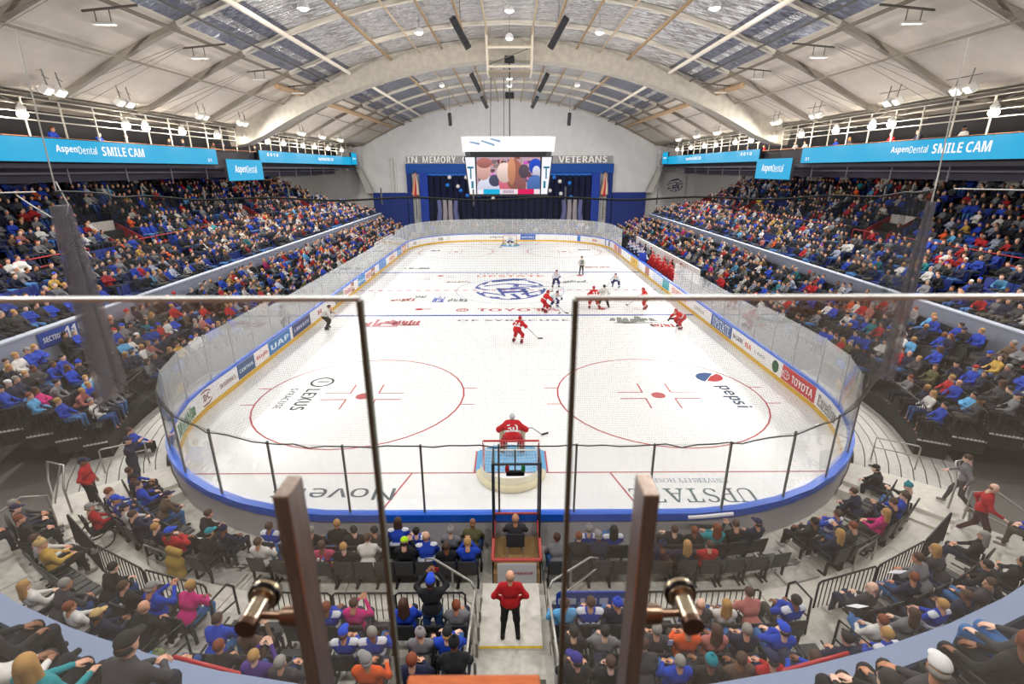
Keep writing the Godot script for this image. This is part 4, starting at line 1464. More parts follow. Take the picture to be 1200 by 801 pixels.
func build_boards() -> void:
	var o := thing("dasher_boards", "white rink boards with a blue top rail and yellow kick strip round the ice", "rink boards")
	var white := hx("e9e9ea", 0.4)
	var n := 64
	for k in n:
		var s0 := RL * k / n + 0.008
		var s1 := RL * (k + 1) / n - 0.008
		put("board_panel", band(s0, s1, 0.0, 0.1, 0.2, 0.98, 1.3), white, o)
		put("kick_strip", band(s0, s1, -0.02, 0.1, 0.0, 0.2, 1.3), hx("d9ab1e", 0.4), o)
		put("top_rail", band(s0 - 0.006, s1 + 0.006, -0.02, 0.2, 0.98, 1.06, 1.3), hx("1560d4", 0.35), o)
	put("outer_face", band(0.0, RL, 0.1, 0.16, -0.1, 0.98, 1.0), hx("b9b7ba", 0.7), o)
	put("outer_band", band(0.0, RL, 0.16, 0.2, 0.84, 0.985, 1.0), hx("1a5fd0", 0.4), o)
	# adverts: [s from, s to, ground, lettering, ink, font 0 bold 1 serif 2 plain, share of the height]
	var mid := RA + RC
	var ads := []
	var L := func(za: float, zb: float, bg: String, t: String, fg: String, f := 0, hh := 0.4): ads.append([-1.0, za, zb, bg, t, fg, f, hh])
	var Rr := func(za: float, zb: float, bg: String, t: String, fg: String, f := 0, hh := 0.4): ads.append([1.0, za, zb, bg, t, fg, f, hh])
	L.call(25.6, 23.1, "e9e9ea", "Mirabito", "1f7a3c", 0, 0.55)
	L.call(21.4, 19.8, "e9e9ea", "INSURANCE", "6a3a30", 2, 0.2)
	L.call(19.65, 18.0, "1d4a7a", "CENTRAL", "cfe0f0", 0, 0.16)
	L.call(17.9, 16.45, "efe6e4", "Maple", "b4343a", 0, 0.3)
	L.call(16.4, 13.65, "1a6fb0", "UAP", "d8ecfa", 0, 0.3)
	L.call(13.3, 10.5, "1b2f6c", "LIBERTY", "c9d4f0", 0, 0.2)
	L.call(9.2, 8.2, "e9e9ea", "R", "a03030", 0, 0.3)
	L.call(5.6, 3.6, "8a8f86", "LOCAL", "e8e4da", 0, 0.2)
	L.call(3.4, 1.6, "f0dfe0", "Delta", "b03038", 0, 0.4)
	L.call(1.5, 0.8, "a2664a", "N", "f0e0d0", 0, 0.3)
	L.call(-0.4, -2.6, "2f86c4", "Blue", "d8ecfa", 0, 0.3)
	L.call(-2.8, -4.6, "ecd8d4", "RED", "b83c3c", 0, 0.4)
	L.call(-4.7, -6.0, "9c6e50", "OAK", "efe0d4", 0, 0.3)
	L.call(-7.6, -10.6, "5f8fd0", "", "e8e8e8")
	L.call(-12.0, -15.0, "ead8cc", "GRILL", "c03a3a", 0, 0.35)
	L.call(-16.0, -18.5, "4a86c8", "CITY", "e8f0f8", 0, 0.35)
	L.call(-19.0, -21.4, "d88c60", "BANK", "f8f0e8", 0, 0.35)
	Rr.call(22.5, 24.7, "e9e9ea", "Excellus", "3d3f44", 1, 0.5)
	Rr.call(19.65, 22.4, "c5202c", "TOYOTA", "f4ecec", 0, 0.36)
	Rr.call(16.7, 18.1, "e9e9ea", "LAKE", "5a6a60", 2, 0.16)
	Rr.call(15.6, 16.5, "e9e9ea", "NA", "d0582c", 0, 0.3)
	Rr.call(13.95, 15.5, "e9e9ea", "McLANE", "303236", 0, 0.26)
	Rr.call(10.75, 13.85, "164f94", "UPSTATE", "e4eefa", 1, 0.55)
	Rr.call(7.4, 9.6, "e9e9ea", "GREEN", "4f6a58", 2, 0.24)
	Rr.call(2.2, 6.2, "ece4e0", "DUNKIN", "c6524a", 0, 0.45)
	Rr.call(-0.2, 1.6, "33a0a8", "", "ffffff")
	Rr.call(-3.2, -0.4, "cfd8ea", "", "ffffff")
	Rr.call(-6.0, -4.6, "a56a58", "", "ffffff")
	Rr.call(-12.0, -9.0, "e8b820", "LIFT", "8a5c10", 0, 0.4)
	Rr.call(-19.0, -17.0, "b98a90", "", "ffffff")
	Rr.call(-21.0, -19.4, "d88070", "", "ffffff")
	for a in ads:
		var sa: float = mid + 21.95 - a[1]
		var sb: float = mid + 21.95 - a[2]
		if a[0] < 0.0:
			sa = RL - sa; sb = RL - sb
		var q0 := minf(sa, sb)
		var q1 := maxf(sa, sb)
		var ad := put("advert_panel", band(q0, q1, -0.012, 0.0, 0.23, 0.95, 0.6), hx(a[3], 0.4), o)
		if a[4] != "":
			var r: Array = rim((q0 + q1) * 0.5, -0.016 if absf(a[1] + a[2]) < 41.0 else (-0.05 if absf(a[1] + a[2]) < 43.0 else -0.085))
			var right: Vector3 = (-(r[1] as Vector3)).cross(Vector3.UP) * -1.0
			if a[4] == "TOYOTA":   # an emblem of rings before the name
				var rg := MB.new()
				for e in [[0.32, 0.22, 0.0], [0.12, 0.21, 0.0], [0.26, 0.09, 0.1]]:
					for k in 20:
						var c0 := Vector2(cos(TAU * k / 20.0) * e[0], sin(TAU * k / 20.0) * e[1] + e[2])
						var c1 := Vector2(cos(TAU * (k + 1) / 20.0) * e[0], sin(TAU * (k + 1) / 20.0) * e[1] + e[2])
						rg.prism(PackedVector2Array([c0, c1, c1 * 0.84 + Vector2(0, e[2] * 0.16), c0 * 0.84 + Vector2(0, e[2] * 0.16)]), r[0] + Vector3.UP * 0.58 - right * 0.95, right, Vector3.UP, 0.006)
				put("emblem_ring", rg, hx(a[5], 0.4), ad)
				r[0] += right * 0.38
			words("lettering", a[4], [bold, serif, plainf][a[6]], r[0] + Vector3.UP * 0.58, right, Vector3.UP, (q1 - q0) * (0.62 if a[4] == "TOYOTA" else 0.82), a[7], hx(a[5], 0.4), ad)
	var endads := [[-9.6, -7.2, "e9e9ea", "", ""], [-6.6, -5.9, "e9e9ea", "GEAR", "5a4a3a"], [-3.0, -0.9, "eceae2", "pilgrim", "4a5a7a"], [1.5, 3.6, "1d50a8", "BLUE SHIELD", "dce8fa"], [-8.1, -7.5, "3f74c0", "", ""], [4.1, 6.2, "eae8dc", "market", "5a7a40"], [6.6, 7.5, "c4a84a", "", ""], [7.7, 8.6, "2c62b4", "LS", "e8eefa"]]
	for e in endads:
		var m := MB.new()
		m.box(Vector3((e[0] + e[1]) * 0.5, 0.59, -30.47 if absf(e[0] + e[1]) < 8.6 else -30.2), Vector3(e[1] - e[0], 0.7, 0.03))
		if absf(e[0] + e[1]) * 0.5 > 4.3: continue
		var ad := put("advert_panel", m, hx(e[2], 0.4), o)
		if e[3] != "": words("lettering", e[3], bold, Vector3((e[0] + e[1]) * 0.5, 0.59, -30.45), Vector3.RIGHT, Vector3.UP, (e[1] - e[0]) * 0.85, 0.3, hx(e[4], 0.4), ad)
	for e in [[1.0, 62.6, 64.6, "2c62b4", "LS"], [1.0, 65.2, 68.4, "ece2dc", "DUNKIN"], [1.0, 68.8, 70.6, "3a76c4", ""], [-1.0, 63.0, 66.0, "e9e6dc", "BAGELS"], [-1.0, 62.0, 62.8, "3a76c4", ""], [-1.0, 68.0, 71.0, "dfd9d0", "HARDWARE"]]:
		var q0: float = RL * 0.5 - (RL * 0.5 - e[1]) if e[0] > 0 else RL - e[2]
		var q1: float = e[2] if e[0] > 0 else RL - e[1]
		var ad := put("advert_panel", band(q0, q1, -0.012, 0.0, 0.23, 0.95, 0.6), hx(e[3], 0.4), o)
		if e[4] != "":
			var r: Array = rim((q0 + q1) * 0.5, -0.03)
			words("lettering", e[4], bold, r[0] + Vector3.UP * 0.58, (r[1] as Vector3).cross(Vector3.UP), Vector3.UP, (q1 - q0) * 0.8, 0.34, hx("c6524a" if e[4] == "DUNKIN" else "54575c", 0.4), ad)
	# round emblems on the boards
	var em := MB.new()
	var er: Array = rim(RL - (mid + 21.95 - 22.4), -0.014)
	var et := (er[1] as Vector3).cross(Vector3.UP)
	for k in 20:
		var a := TAU * k / 20.0
		var b := TAU * (k + 1) / 20.0
		em.prism(PackedVector2Array([Vector2(cos(a) * 0.62, sin(a) * 0.33), Vector2(cos(b) * 0.62, sin(b) * 0.33), Vector2(cos(b) * 0.55, sin(b) * 0.28), Vector2(cos(a) * 0.55, sin(a) * 0.28)]), er[0] + Vector3.UP * 0.58, et, Vector3.UP, 0.006)
	put("emblem_ring", em, hx("7a2a2c"), o)
	words("lettering", "CDC", bold, er[0] + Vector3.UP * 0.6, et, Vector3.UP, 0.8, 0.28, hx("7a2a2c"), o)
	em = MB.new()
	er = rim(mid + 21.95 - 19.0, -0.014)
	et = (er[1] as Vector3).cross(Vector3.UP)
	var disc := PackedVector2Array()
	for k in 20: disc.append(Vector2(cos(TAU * k / 20.0), sin(TAU * k / 20.0)) * 0.3)
	em.prism(disc, er[0] + Vector3.UP * 0.58, et, Vector3.UP, 0.006)
	put("emblem_disc", em, hx("2f5a3a"), o)

func build_glass() -> void:
	var o := thing("rink_glass", "tall clear glass panes on steel posts standing on the rink boards", "rink glass")
	var gm := StandardMaterial3D.new()
	gm.albedo_color = Color(0.93, 0.97, 0.96, 0.1)
	gm.transparency = BaseMaterial3D.TRANSPARENCY_ALPHA
	gm.roughness = 0.03
	gm.metallic_specular = 0.5
	var gs := gm.duplicate()
	gs.albedo_color = Color(0.9, 0.92, 0.93, 0.24)
	var steel := hx("6a6c6c", 0.4, 0.4)
	var pale := hx("b9bec2", 0.4, 0.4)
	var n := 80
	for k in n:
		var s0 := RL * (k - 0.16) / n
		var s1 := RL * (k + 0.84) / n
		var a: Vector3 = rim(s0, 0.08)[0]
		var b: Vector3 = rim(s1, 0.08)[0]
		var mid := rim((s0 + s1) * 0.5)
		var z: float = mid[0].z
		var h := 3.08 if absf(z) > 16.0 else 2.75
		if mid[0].x > 0 and z < 1.8 and z > -17.8: continue     # open above the benches
		var dirn := (b - a).normalized()
		var m := MB.new()
		m.box((a + b) * 0.5 + Vector3.UP * (1.06 + h) * 0.5, Vector3((b - a).length() - 0.02, h - 1.06, 0.012), Basis(dirn, Vector3.UP, dirn.cross(Vector3.UP)))
		put("glass_pane", m, gm if z > 24.5 and absf(mid[0].x) < 11.0 else gs, o)
		m = MB.new()
		m.box(a + Vector3.UP * (1.06 + h) * 0.5, Vector3(0.05, h - 1.0, 0.05), Basis(dirn, Vector3.UP, dirn.cross(Vector3.UP)))
		put("glass_post", m, steel if z > 20.0 and absf(mid[0].x) < 11.5 else pale, o)
	# coloured stickers on the corner panes
	for sg in [-1.0, 1.0]:
		for e in [[16.2, 2.5, 0.75, 0.3, "1f6fc4"], [15.9, 1.7, 0.7, 0.36, "c9a552"]]:
			var r: Array = rim(e[0] * sg, 0.1)
			var et := (r[1] as Vector3).cross(Vector3.UP)
			var m := MB.new()
			m.box(r[0] + Vector3.UP * e[1], Vector3(e[2], e[3], 0.006), Basis(et, Vector3.UP, r[1]))
			put("sticker", m, hx(e[4]), o)

func build_protective_net() -> void:
	var o := thing("protective_net", "fine black safety netting hung from a cable above the glass at the camera end", "netting")
	var y0 := 3.1
	var y1 := 9.12
	var cell := 0.038
	var m := MB.new()
	var black := hx("1c1e20", 0.8)
	# its course: round the boards, then straight on to the gathered bundles
	var path := [rim(-14.2, 1.5)[0]]
	for k in 33: path.append(rim(lerpf(-11.0, 11.0, k / 32.0), 0.16)[0])
	path.append(rim(14.9, 1.1)[0])
	for k in path.size() - 1:
		var a: Vector3 = path[k]
		var b: Vector3 = path[k + 1]
		var f := (b - a).normalized()
		var w := f.cross(Vector3.UP) * 0.002
		var n := int((b - a).length() / (cell if k > 0 and k < path.size() - 2 else cell * 2.4))
		for q in n:
			var p := a.lerp(b, (q + 0.5) / n)
			var t := f * 0.0015
			var c := p + Vector3.UP * y0
			var d := p + Vector3.UP * y1
			m.quad(c - t - w, c + t - w, d + t - w, d - t - w)
			m.quad(c + t - w, c + w, d + w, d + t - w)
			m.quad(c + w, c - t - w, d - t - w, d + w)
	var vert := put("upright_strand", m, black, o)
	vert.set_meta("kind", "stuff")
	m = MB.new()
	var y := y0
	while y < y1:
		for k in path.size() - 1:
			var p: Vector3 = path[k]
			var q: Vector3 = path[k + 1]
			var u := Vector3.UP * 0.0015
			var w := (q - p).normalized().cross(Vector3.UP) * 0.002
			m.quad(p + Vector3.UP * y - u + w, q + Vector3.UP * y - u + w, q + Vector3.UP * y + u + w, p + Vector3.UP * y + u + w)
			m.quad(p + Vector3.UP * y + u + w, q + Vector3.UP * y + u + w, q + Vector3.UP * y - w, p + Vector3.UP * y - w)
			m.quad(p + Vector3.UP * y - w, q + Vector3.UP * y - w, q + Vector3.UP * y - u + w, p + Vector3.UP * y - u + w)
		y += cell
	var hor := put("level_strand", m, black, o)
	hor.set_meta("kind", "stuff")
	var pts := []
	var low := []
	var rng := RandomNumberGenerator.new()
	rng.seed = 3
	var fine := [path[0], path[0].lerp(path[1], 0.35), path[0].lerp(path[1], 0.7)]
	for k in 57: fine.append(rim(lerpf(-11.0, 11.0, k / 56.0), 0.16)[0])
	fine.append_array([path[33].lerp(path[34], 0.35), path[33].lerp(path[34], 0.7), path[34]])
	for k in fine.size():
		var p: Vector3 = fine[k]
		pts.append(p + Vector3.UP * (y1 + 0.03 * sin(k * 0.8)))
		low.append(p + Vector3.UP * (y0 + 0.02 - (0.05 if k % 4 == 2 else 0.0) + rng.randf_range(-0.03, 0.03)))
	m = MB.new()
	m.tube(pts, 0.022, 5)
	put("top_cable", m, black, o)
	m = MB.new()
	m.tube(low, 0.017, 5)
	put("bottom_hem", m, black, o)
	for k in range(4, 60, 5):
		m = MB.new()
		m.tube([pts[k] + Vector3(0, -0.12, 0), pts[k] + Vector3(0, 0.22, 0)], 0.018, 5)
		put("clamp", m, hx("6d6f72", 0.4, 0.5), o)
	# the netting gathered into a bundle at each end, with its pull ropes
	var net := StandardMaterial3D.new()
	net.albedo_color = Color(0.42, 0.4, 0.43, 0.36)
	net.transparency = BaseMaterial3D.TRANSPARENCY_ALPHA
	net.roughness = 0.9
	for e in [[-1.0, 0.62, -14.2], [1.0, 0.2, 14.9]]:
		var r: Array = rim(e[2], 1.5 if e[0] < 0 else 1.1)
		var b := thing("gathered_net", "%s bundle of gathered dark netting hanging at the glass corner, %s" % ["wide" if e[0] < 0 else "narrow", "penalty side" if e[0] < 0 else "bench side"], "netting", r[0], 0.0)
		m = MB.new()
		var t := (r[1] as Vector3).cross(Vector3.UP)
		for k in 7:
			var a := TAU * k / 7.0
			var off: Vector3 = t * cos(a) * e[1] + r[1] * sin(a) * 0.16
			m.tube([off * 1.15 + Vector3.UP * 2.6, off + Vector3.UP * 5.0, off * 0.8 + Vector3.UP * 7.2, off * 0.5 + Vector3.UP * 8.7], e[1] * 0.34, 6, e[1] * 0.24)
		put("bundle", m, net, b)
		m = MB.new()
		if e[0] < 0: m.tube([Vector3(0.15, 9.4, 0.1), Vector3(0.25, 8.75, 0), Vector3(0.1, 8.4, 0), Vector3(-0.35, 8.35, 0), Vector3(-0.9, 8.75, 0), Vector3(-1.2, 9.0, 0)], 0.022, 5)
		else: m.tube([Vector3(0.0, 8.6, 0), Vector3(-0.1, 9.6, 0.1)], 0.022, 5)
		put("rope", m, hx("c9c5c0"), b)
		m = MB.new()
		m.tube([Vector3(0.0, 9.1, 0), Vector3(-0.5 * e[0], 13.2, 0.4)], 0.02, 5)
		put("lift_rope", m, hx("a5a09a"), b)
		m = MB.new()
		m.tube([Vector3(0.6 * e[0], 9.1, 0), Vector3(4.5 * e[0], 9.08, 3.0)], 0.022, 5)
		put("tie_rope", m, hx("c4bfba"), b)

func build_goal(z: float, e: float, label: String) -> void:   # e: +1 the mouth opens towards -z
	var o := thing("hockey_goal", label, "goal", Vector3(0, 0, z))
	var red := hx("c0262c", 0.4)
	for sx in [-0.915, 0.915]:
		var m := MB.new()
		m.tube([Vector3(sx, 0, 0), Vector3(sx, 1.22, 0)], 0.035, 8)
		put("post", m, red, o)
	var m := MB.new()
	m.tube([Vector3(-0.93, 1.22, 0), Vector3(0.93, 1.22, 0)], 0.035, 8)
	put("crossbar", m, red, o)
	m = MB.new()
	var base := []
	for k in 13:
		var a := PI * k / 12.0
		base.append(Vector3(-cos(a) * 1.05, 0.12, e * (0.12 + sin(a) * 0.98)))
	m.tube(base, 0.12, 8)
	put("base_pad", m, hx("e2d8b4", 0.8), o)
	m = MB.new()
	for k in 12:   # skirt of pale canvas above the pad
		var p: Vector3 = base[k]
		var q: Vector3 = base[k + 1]
		m.quad(p, q, q * Vector3(0.96, 1, 0.93) + Vector3.UP * 0.34, p * Vector3(0.96, 1, 0.93) + Vector3.UP * 0.34)
		m.quad(q, p, p * Vector3(0.96, 1, 0.93) + Vector3.UP * 0.34, q * Vector3(0.96, 1, 0.93) + Vector3.UP * 0.34)
	put("skirt", m, hx("e6dfc6", 0.9), o)
	m = MB.new()
	m.tube([Vector3(-0.915, 1.2, 0), Vector3(-0.8, 1.18, e * 0.5), Vector3(0.8, 1.18, e * 0.5), Vector3(0.915, 1.2, 0)], 0.022, 6)
	put("top_frame", m, hx("e8e4e0", 0.5), o)
	m = MB.new()
	for k in 19:   # netting
		var x := lerpf(-0.8, 0.8, k / 18.0)
		var a := Vector3(x, 1.18, e * 0.5)
		var b := Vector3(x * 1.18, 0.3, e * (0.35 + sqrt(maxf(0.0, 1.0 - pow(x / 0.95, 2.0))) * 0.68))
		m.tube([a, b], 0.004, 3)
		m.tube([Vector3(x, 1.2, 0), a], 0.004, 3)
	for q in 9:
		var f := q / 9.0
		var prev := Vector3.ZERO
		for k in 19:
			var x := lerpf(-0.8, 0.8, k / 18.0)
			var p := Vector3(x, 1.18, e * 0.5).lerp(Vector3(x * 1.18, 0.3, e * (0.35 + sqrt(maxf(0.0, 1.0 - pow(x / 0.95, 2.0))) * 0.68)), f)
			if k: m.tube([prev, p], 0.004, 3)
			prev = p
	for sx in [-1.0, 1.0]:
		for k in 8:
			var y := 0.2 + 0.13 * k
			m.tube([Vector3(0.915 * sx, y, 0), Vector3(lerpf(1.0, 0.8, k / 7.0) * sx, y, e * 0.5)], 0.004, 3)
	var net := put("netting", m, hx("e9e9ea"), o)
	net.set_meta("kind", "stuff")

func player(pose: String, at: Vector3, turn: float, team: String, label: String, num: String, stick := 1.0) -> void:
	var d := pose_parts(pose, 0)
	var colours: Dictionary = {"red": ["c4161f", "b3121b", "d8d8d8", "7a1418"], "white": ["d3d7df", "202a5c", "e2e4ea", "1b2a6c"], "ref": ["c9c9c6", "16161a", "16161a", "1a1a1c"]}
	var c: Array = colours[team]
	var o := put("person", d.body, hx("d9a283", 0.6))
	o.transform = Transform3D(Basis(Vector3.UP, turn).scaled(Vector3.ONE * 1.04), at)
	tag(o, label, "person", "skaters on the ice")
	var js := put("jersey", d.top, hx(c[0], 0.9), o)
	put("hockey_trousers", d.legs, hx(c[1], 0.9), o)
	if team != "ref":
		put("hem_stripe", d.hem, hx(c[2], 0.9), js)
	else:
		for k in 5:
			var m := MB.new()
			m.box(Vector3(-0.12 + 0.06 * k, d.sh.y - 0.2, d.sh.z - 0.135), Vector3(0.025, 0.42, 0.02))
			m.box(Vector3(-0.12 + 0.06 * k, d.sh.y - 0.2, d.sh.z + 0.135), Vector3(0.025, 0.42, 0.02))
			put("black_stripe", m, hx("141416"), js)
	put("helmet", hair_m("helmet", 0.02), hx("c3c5c9" if pose == "goalie" else (c[3] if team != "red" else "a8141c"), 0.35), o, d.head)
	put("face", face_shared(), hx("2a1712", 0.5), o, d.head)
	for k in 2:
		var f: Vector3 = d.feet[k]
		var m := MB.new()
		m.cbox(f + Vector3(0, -0.005, 0.05), Vector3(0.09, 0.09, 0.27), 0.02)
		m.cbox(f + Vector3(0, 0.07, -0.02), Vector3(0.1, 0.12, 0.13), 0.02)
		put("skate", m, hx("151518", 0.5), o)
		m = MB.new()
		m.box(f + Vector3(0, -0.08, 0.05), Vector3(0.012, 0.06, 0.28))
		put("blade", m, hx("c9ccd0", 0.3, 0.8), o)
		if team != "ref":
			var kn: Vector3 = d.knees[k]
			m = MB.new()
			var dir := (f - kn).normalized()
			m.tube([kn + dir * 0.2, kn + dir * 0.27], 0.105, 8)
			put("sock_stripe", m, hx(c[2], 0.9), o)
			m = MB.new()
			var w: Vector3 = d.hands[k]
			var el: Vector3 = d.elbows[k]
			var gd := (w - el).normalized()
			m.tube([w - gd * 0.08, w + gd * 0.06, w + gd * 0.14], 0.072, 7, 0.05)
			put("glove", m, hx("15151c" if team == "red" else "202a5c", 0.8), o)
	if stick != 0.0:
		var h0: Vector3 = d.hands[0] if stick > 0.0 else d.hands[1]
		var h1: Vector3 = d.hands[1] if stick > 0.0 else d.hands[0]
		var dirn := (h0 - h1).normalized()
		var low := h0 + dirn * 0.2
		var tip := Vector3(low.x * 1.6, 0.04, low.z + 0.75)
		var m := MB.new()
		m.tube([h1 - dirn * 0.12, h0, low, tip], 0.016, 5)
		put("stick", m, hx("3a3630", 0.6), o)
		m = MB.new()
		m.box(tip + Vector3(0.1 * -stick, 0.0, 0.08), Vector3(0.3, 0.07, 0.02), Basis(Vector3.UP, 0.5 * stick))
		put("stick_blade", m, hx("1d1c1a", 0.7), o)
	if num != "":
		var up := Vector3(0, cos(joints(pose).lean), sin(joints(pose).lean))
		var bk: Vector3 = up.cross(Vector3.LEFT) * -1.0
		if bk.z > 0.0: bk = -bk
		words("number", num, bold, d.sh - up * 0.2 + bk * 0.178, Vector3.LEFT, up, 0.0, 0.26, hx("eef0f2" if team == "red" else "1b2a6c"), js, 0.01)

# ---------- the camera end: rows behind the glass ----------
const NEAR := {
"10": "-13.90 b B - | -11.27 b B - | -10.81 n K k | -10.35 b B - | -9.40 s K n | -7.74 k B - | -6.94 n K n=",
"11": "-5.96 j B - | -4.95 k G - | -4.45 k Y - | -3.95 k K - | -3.45 d K - | -2.89 j Bl - | -2.39 j K - | -1.51 g K g= | -1.01 e L -",
"12": "1.94 j G g= | 2.56 j Kl - | 4.07 k B - | 4.57 k R - | 5.07 t Rl - | 5.57 k B - | 6.07 n K n",
"13": "7.36 k K - | 8.14 j B - | 9.38 n B - | 11.06 k K k",
"20": "-10.37 j R - | -9.91 j K b | -9.45 w K n | -8.99 n B - | -8.22 n Y - | -7.76 r K b | -7.02 k K t",
"21": "-5.82 w B - | -4.49 f B - | -3.99 k Y - | -3.49 w B - | -2.55 k K l | -2.05 j L - | -1.55 k B - | -1.05 b Y -",
"22": "1.13 g B - | 1.63 k R - | 2.13 n G g | 3.58 n K n= | 4.17 n Yl - | 4.67 r B -",
"23": "7.43 n Yl - | 7.89 d R - | 8.99 m Yl - | 9.45 n B - | 9.91 b B - | 10.40 d K t=",
"30": "-10.58 n K n | -10.12 k R - | -8.96 y Y y= | -7.46 k K - | -6.91 k B - | -6.45 b G g | -5.99 m Y -",
"31": "-3.62 j R - | -3.10 m B - | -2.12 b Bl - | -1.58 k K b | -1.08 g R -",
"32": "1.04 c B - | 1.54 j B - | 2.06 n K b= | 3.71 d L - | 4.21 w Yl - | 4.71 q B - | 5.21 j K -",
"33": "6.42 d L - | 7.26 n R - | 7.72 g B - | 8.18 d Yl -",
"40": "-8.00 w Yl - | -7.54 d G - | -7.08 w R - | -6.62 n K y | -6.16 k L -",
"41": "-5.12 b B - | -4.62 s Bl - | -3.02 j B b | -2.52 j G - | -1.65 g G g= | -1.15 b Y k",
"42": "1.12 k K - | 1.68 g K - | 2.60 d G - | 3.16 o B - | 3.66 q Bl - | 4.22 n G - | 4.72 b K b",
"43": "6.00 w R - | 6.46 g Bl - | 6.92 j Y - | 7.38 n B - | 7.84 d B - | 8.30 k K - | 8.76 k Kl -",
"50": "-6.28 n B - | -5.82 b B -",
"51": "-5.23 s B e= | -4.73 k R - | -4.23 p Y - | -3.73 d G - | -2.36 o G g | -1.62 n R - | -0.96 k K k=",
"52": "1.04 k K p | 1.60 k B - | 2.22 d B - | 2.72 b G - | 3.22 k K t= | 3.72 s B - | 4.22 r K n | 4.72 b B - | 5.22 n K -",
"53": "5.71 j Y - | 6.17 t K t=",
}
const ROW_NAMES := ["", "first", "second", "third", "fourth", "fifth"]

func row_spot(r: int, t: float) -> Array:   # [point, outward normal] of a seat t metres along the boards in row r
	var c := absf(t) > 6.6
	var d: float = [0.0, 1.15 if c else 0.85, 1.8 if c else 1.5, 3.6, 4.4, 5.2][r]
	var h: float = [0.0, 0.0, 0.1, 0.5, 0.72, 1.0][r]
	var q := rim(t, d)
	q[0].y = h
	return q

func bars(o: Node3D, pts: Array, r: float, m: Material, called := "rail") -> void:
	var b := MB.new()
	b.tube(pts, r, 6)
	put(called, b, m, o)

func picket(t0: float, t1: float, d: float, y0: float, h: float, m: Material, label: String, group: String, cover: Material = null) -> void:
	var a: Vector3 = rim(t0, d)[0]
	var b: Vector3 = rim(t1, d)[0]
	var o := thing("barrier", label, "barrier", a + Vector3.UP * y0, 0.0, group)
	var l := b - a
	bars(o, [Vector3(0, 0, 0), Vector3(0, h - 0.06, 0), l.normalized() * 0.06 + Vector3.UP * h, l - l.normalized() * 0.06 + Vector3.UP * h, l + Vector3.UP * (h - 0.06), l], 0.024, m, "frame")
	bars(o, [Vector3.UP * 0.12, l + Vector3.UP * 0.12], 0.02, m, "bottom_rail")
	var n := int(l.length() / 0.125)
	for k in range(1, n):
		var p := l * (float(k) / n)
		bars(o, [p + Vector3.UP * 0.12, p + Vector3.UP * h], 0.012, m, "picket")
	if cover:
		var w := MB.new()
		var f := l.normalized()
		w.box(l * 0.5 + Vector3.UP * h * 0.55, Vector3(l.length() * 0.98, h * 0.9, 0.02), Basis(f, Vector3.UP, f.cross(Vector3.UP)))
		var bn := put("banner", w, cover, o)
		for q in 14:
			var pr := MB.new()
			pr.box(l * (0.06 + 0.88 * (q % 7) / 6.0) + Vector3.UP * h * (0.36 + 0.38 * (q / 7)) + f.cross(Vector3.UP) * 0.011, Vector3(0.1 + 0.04 * (q % 3), 0.16, 0.006), Basis(f, Vector3.UP, f.cross(Vector3.UP)))
			put("white_print", pr, hx("c4cbe6"), bn)

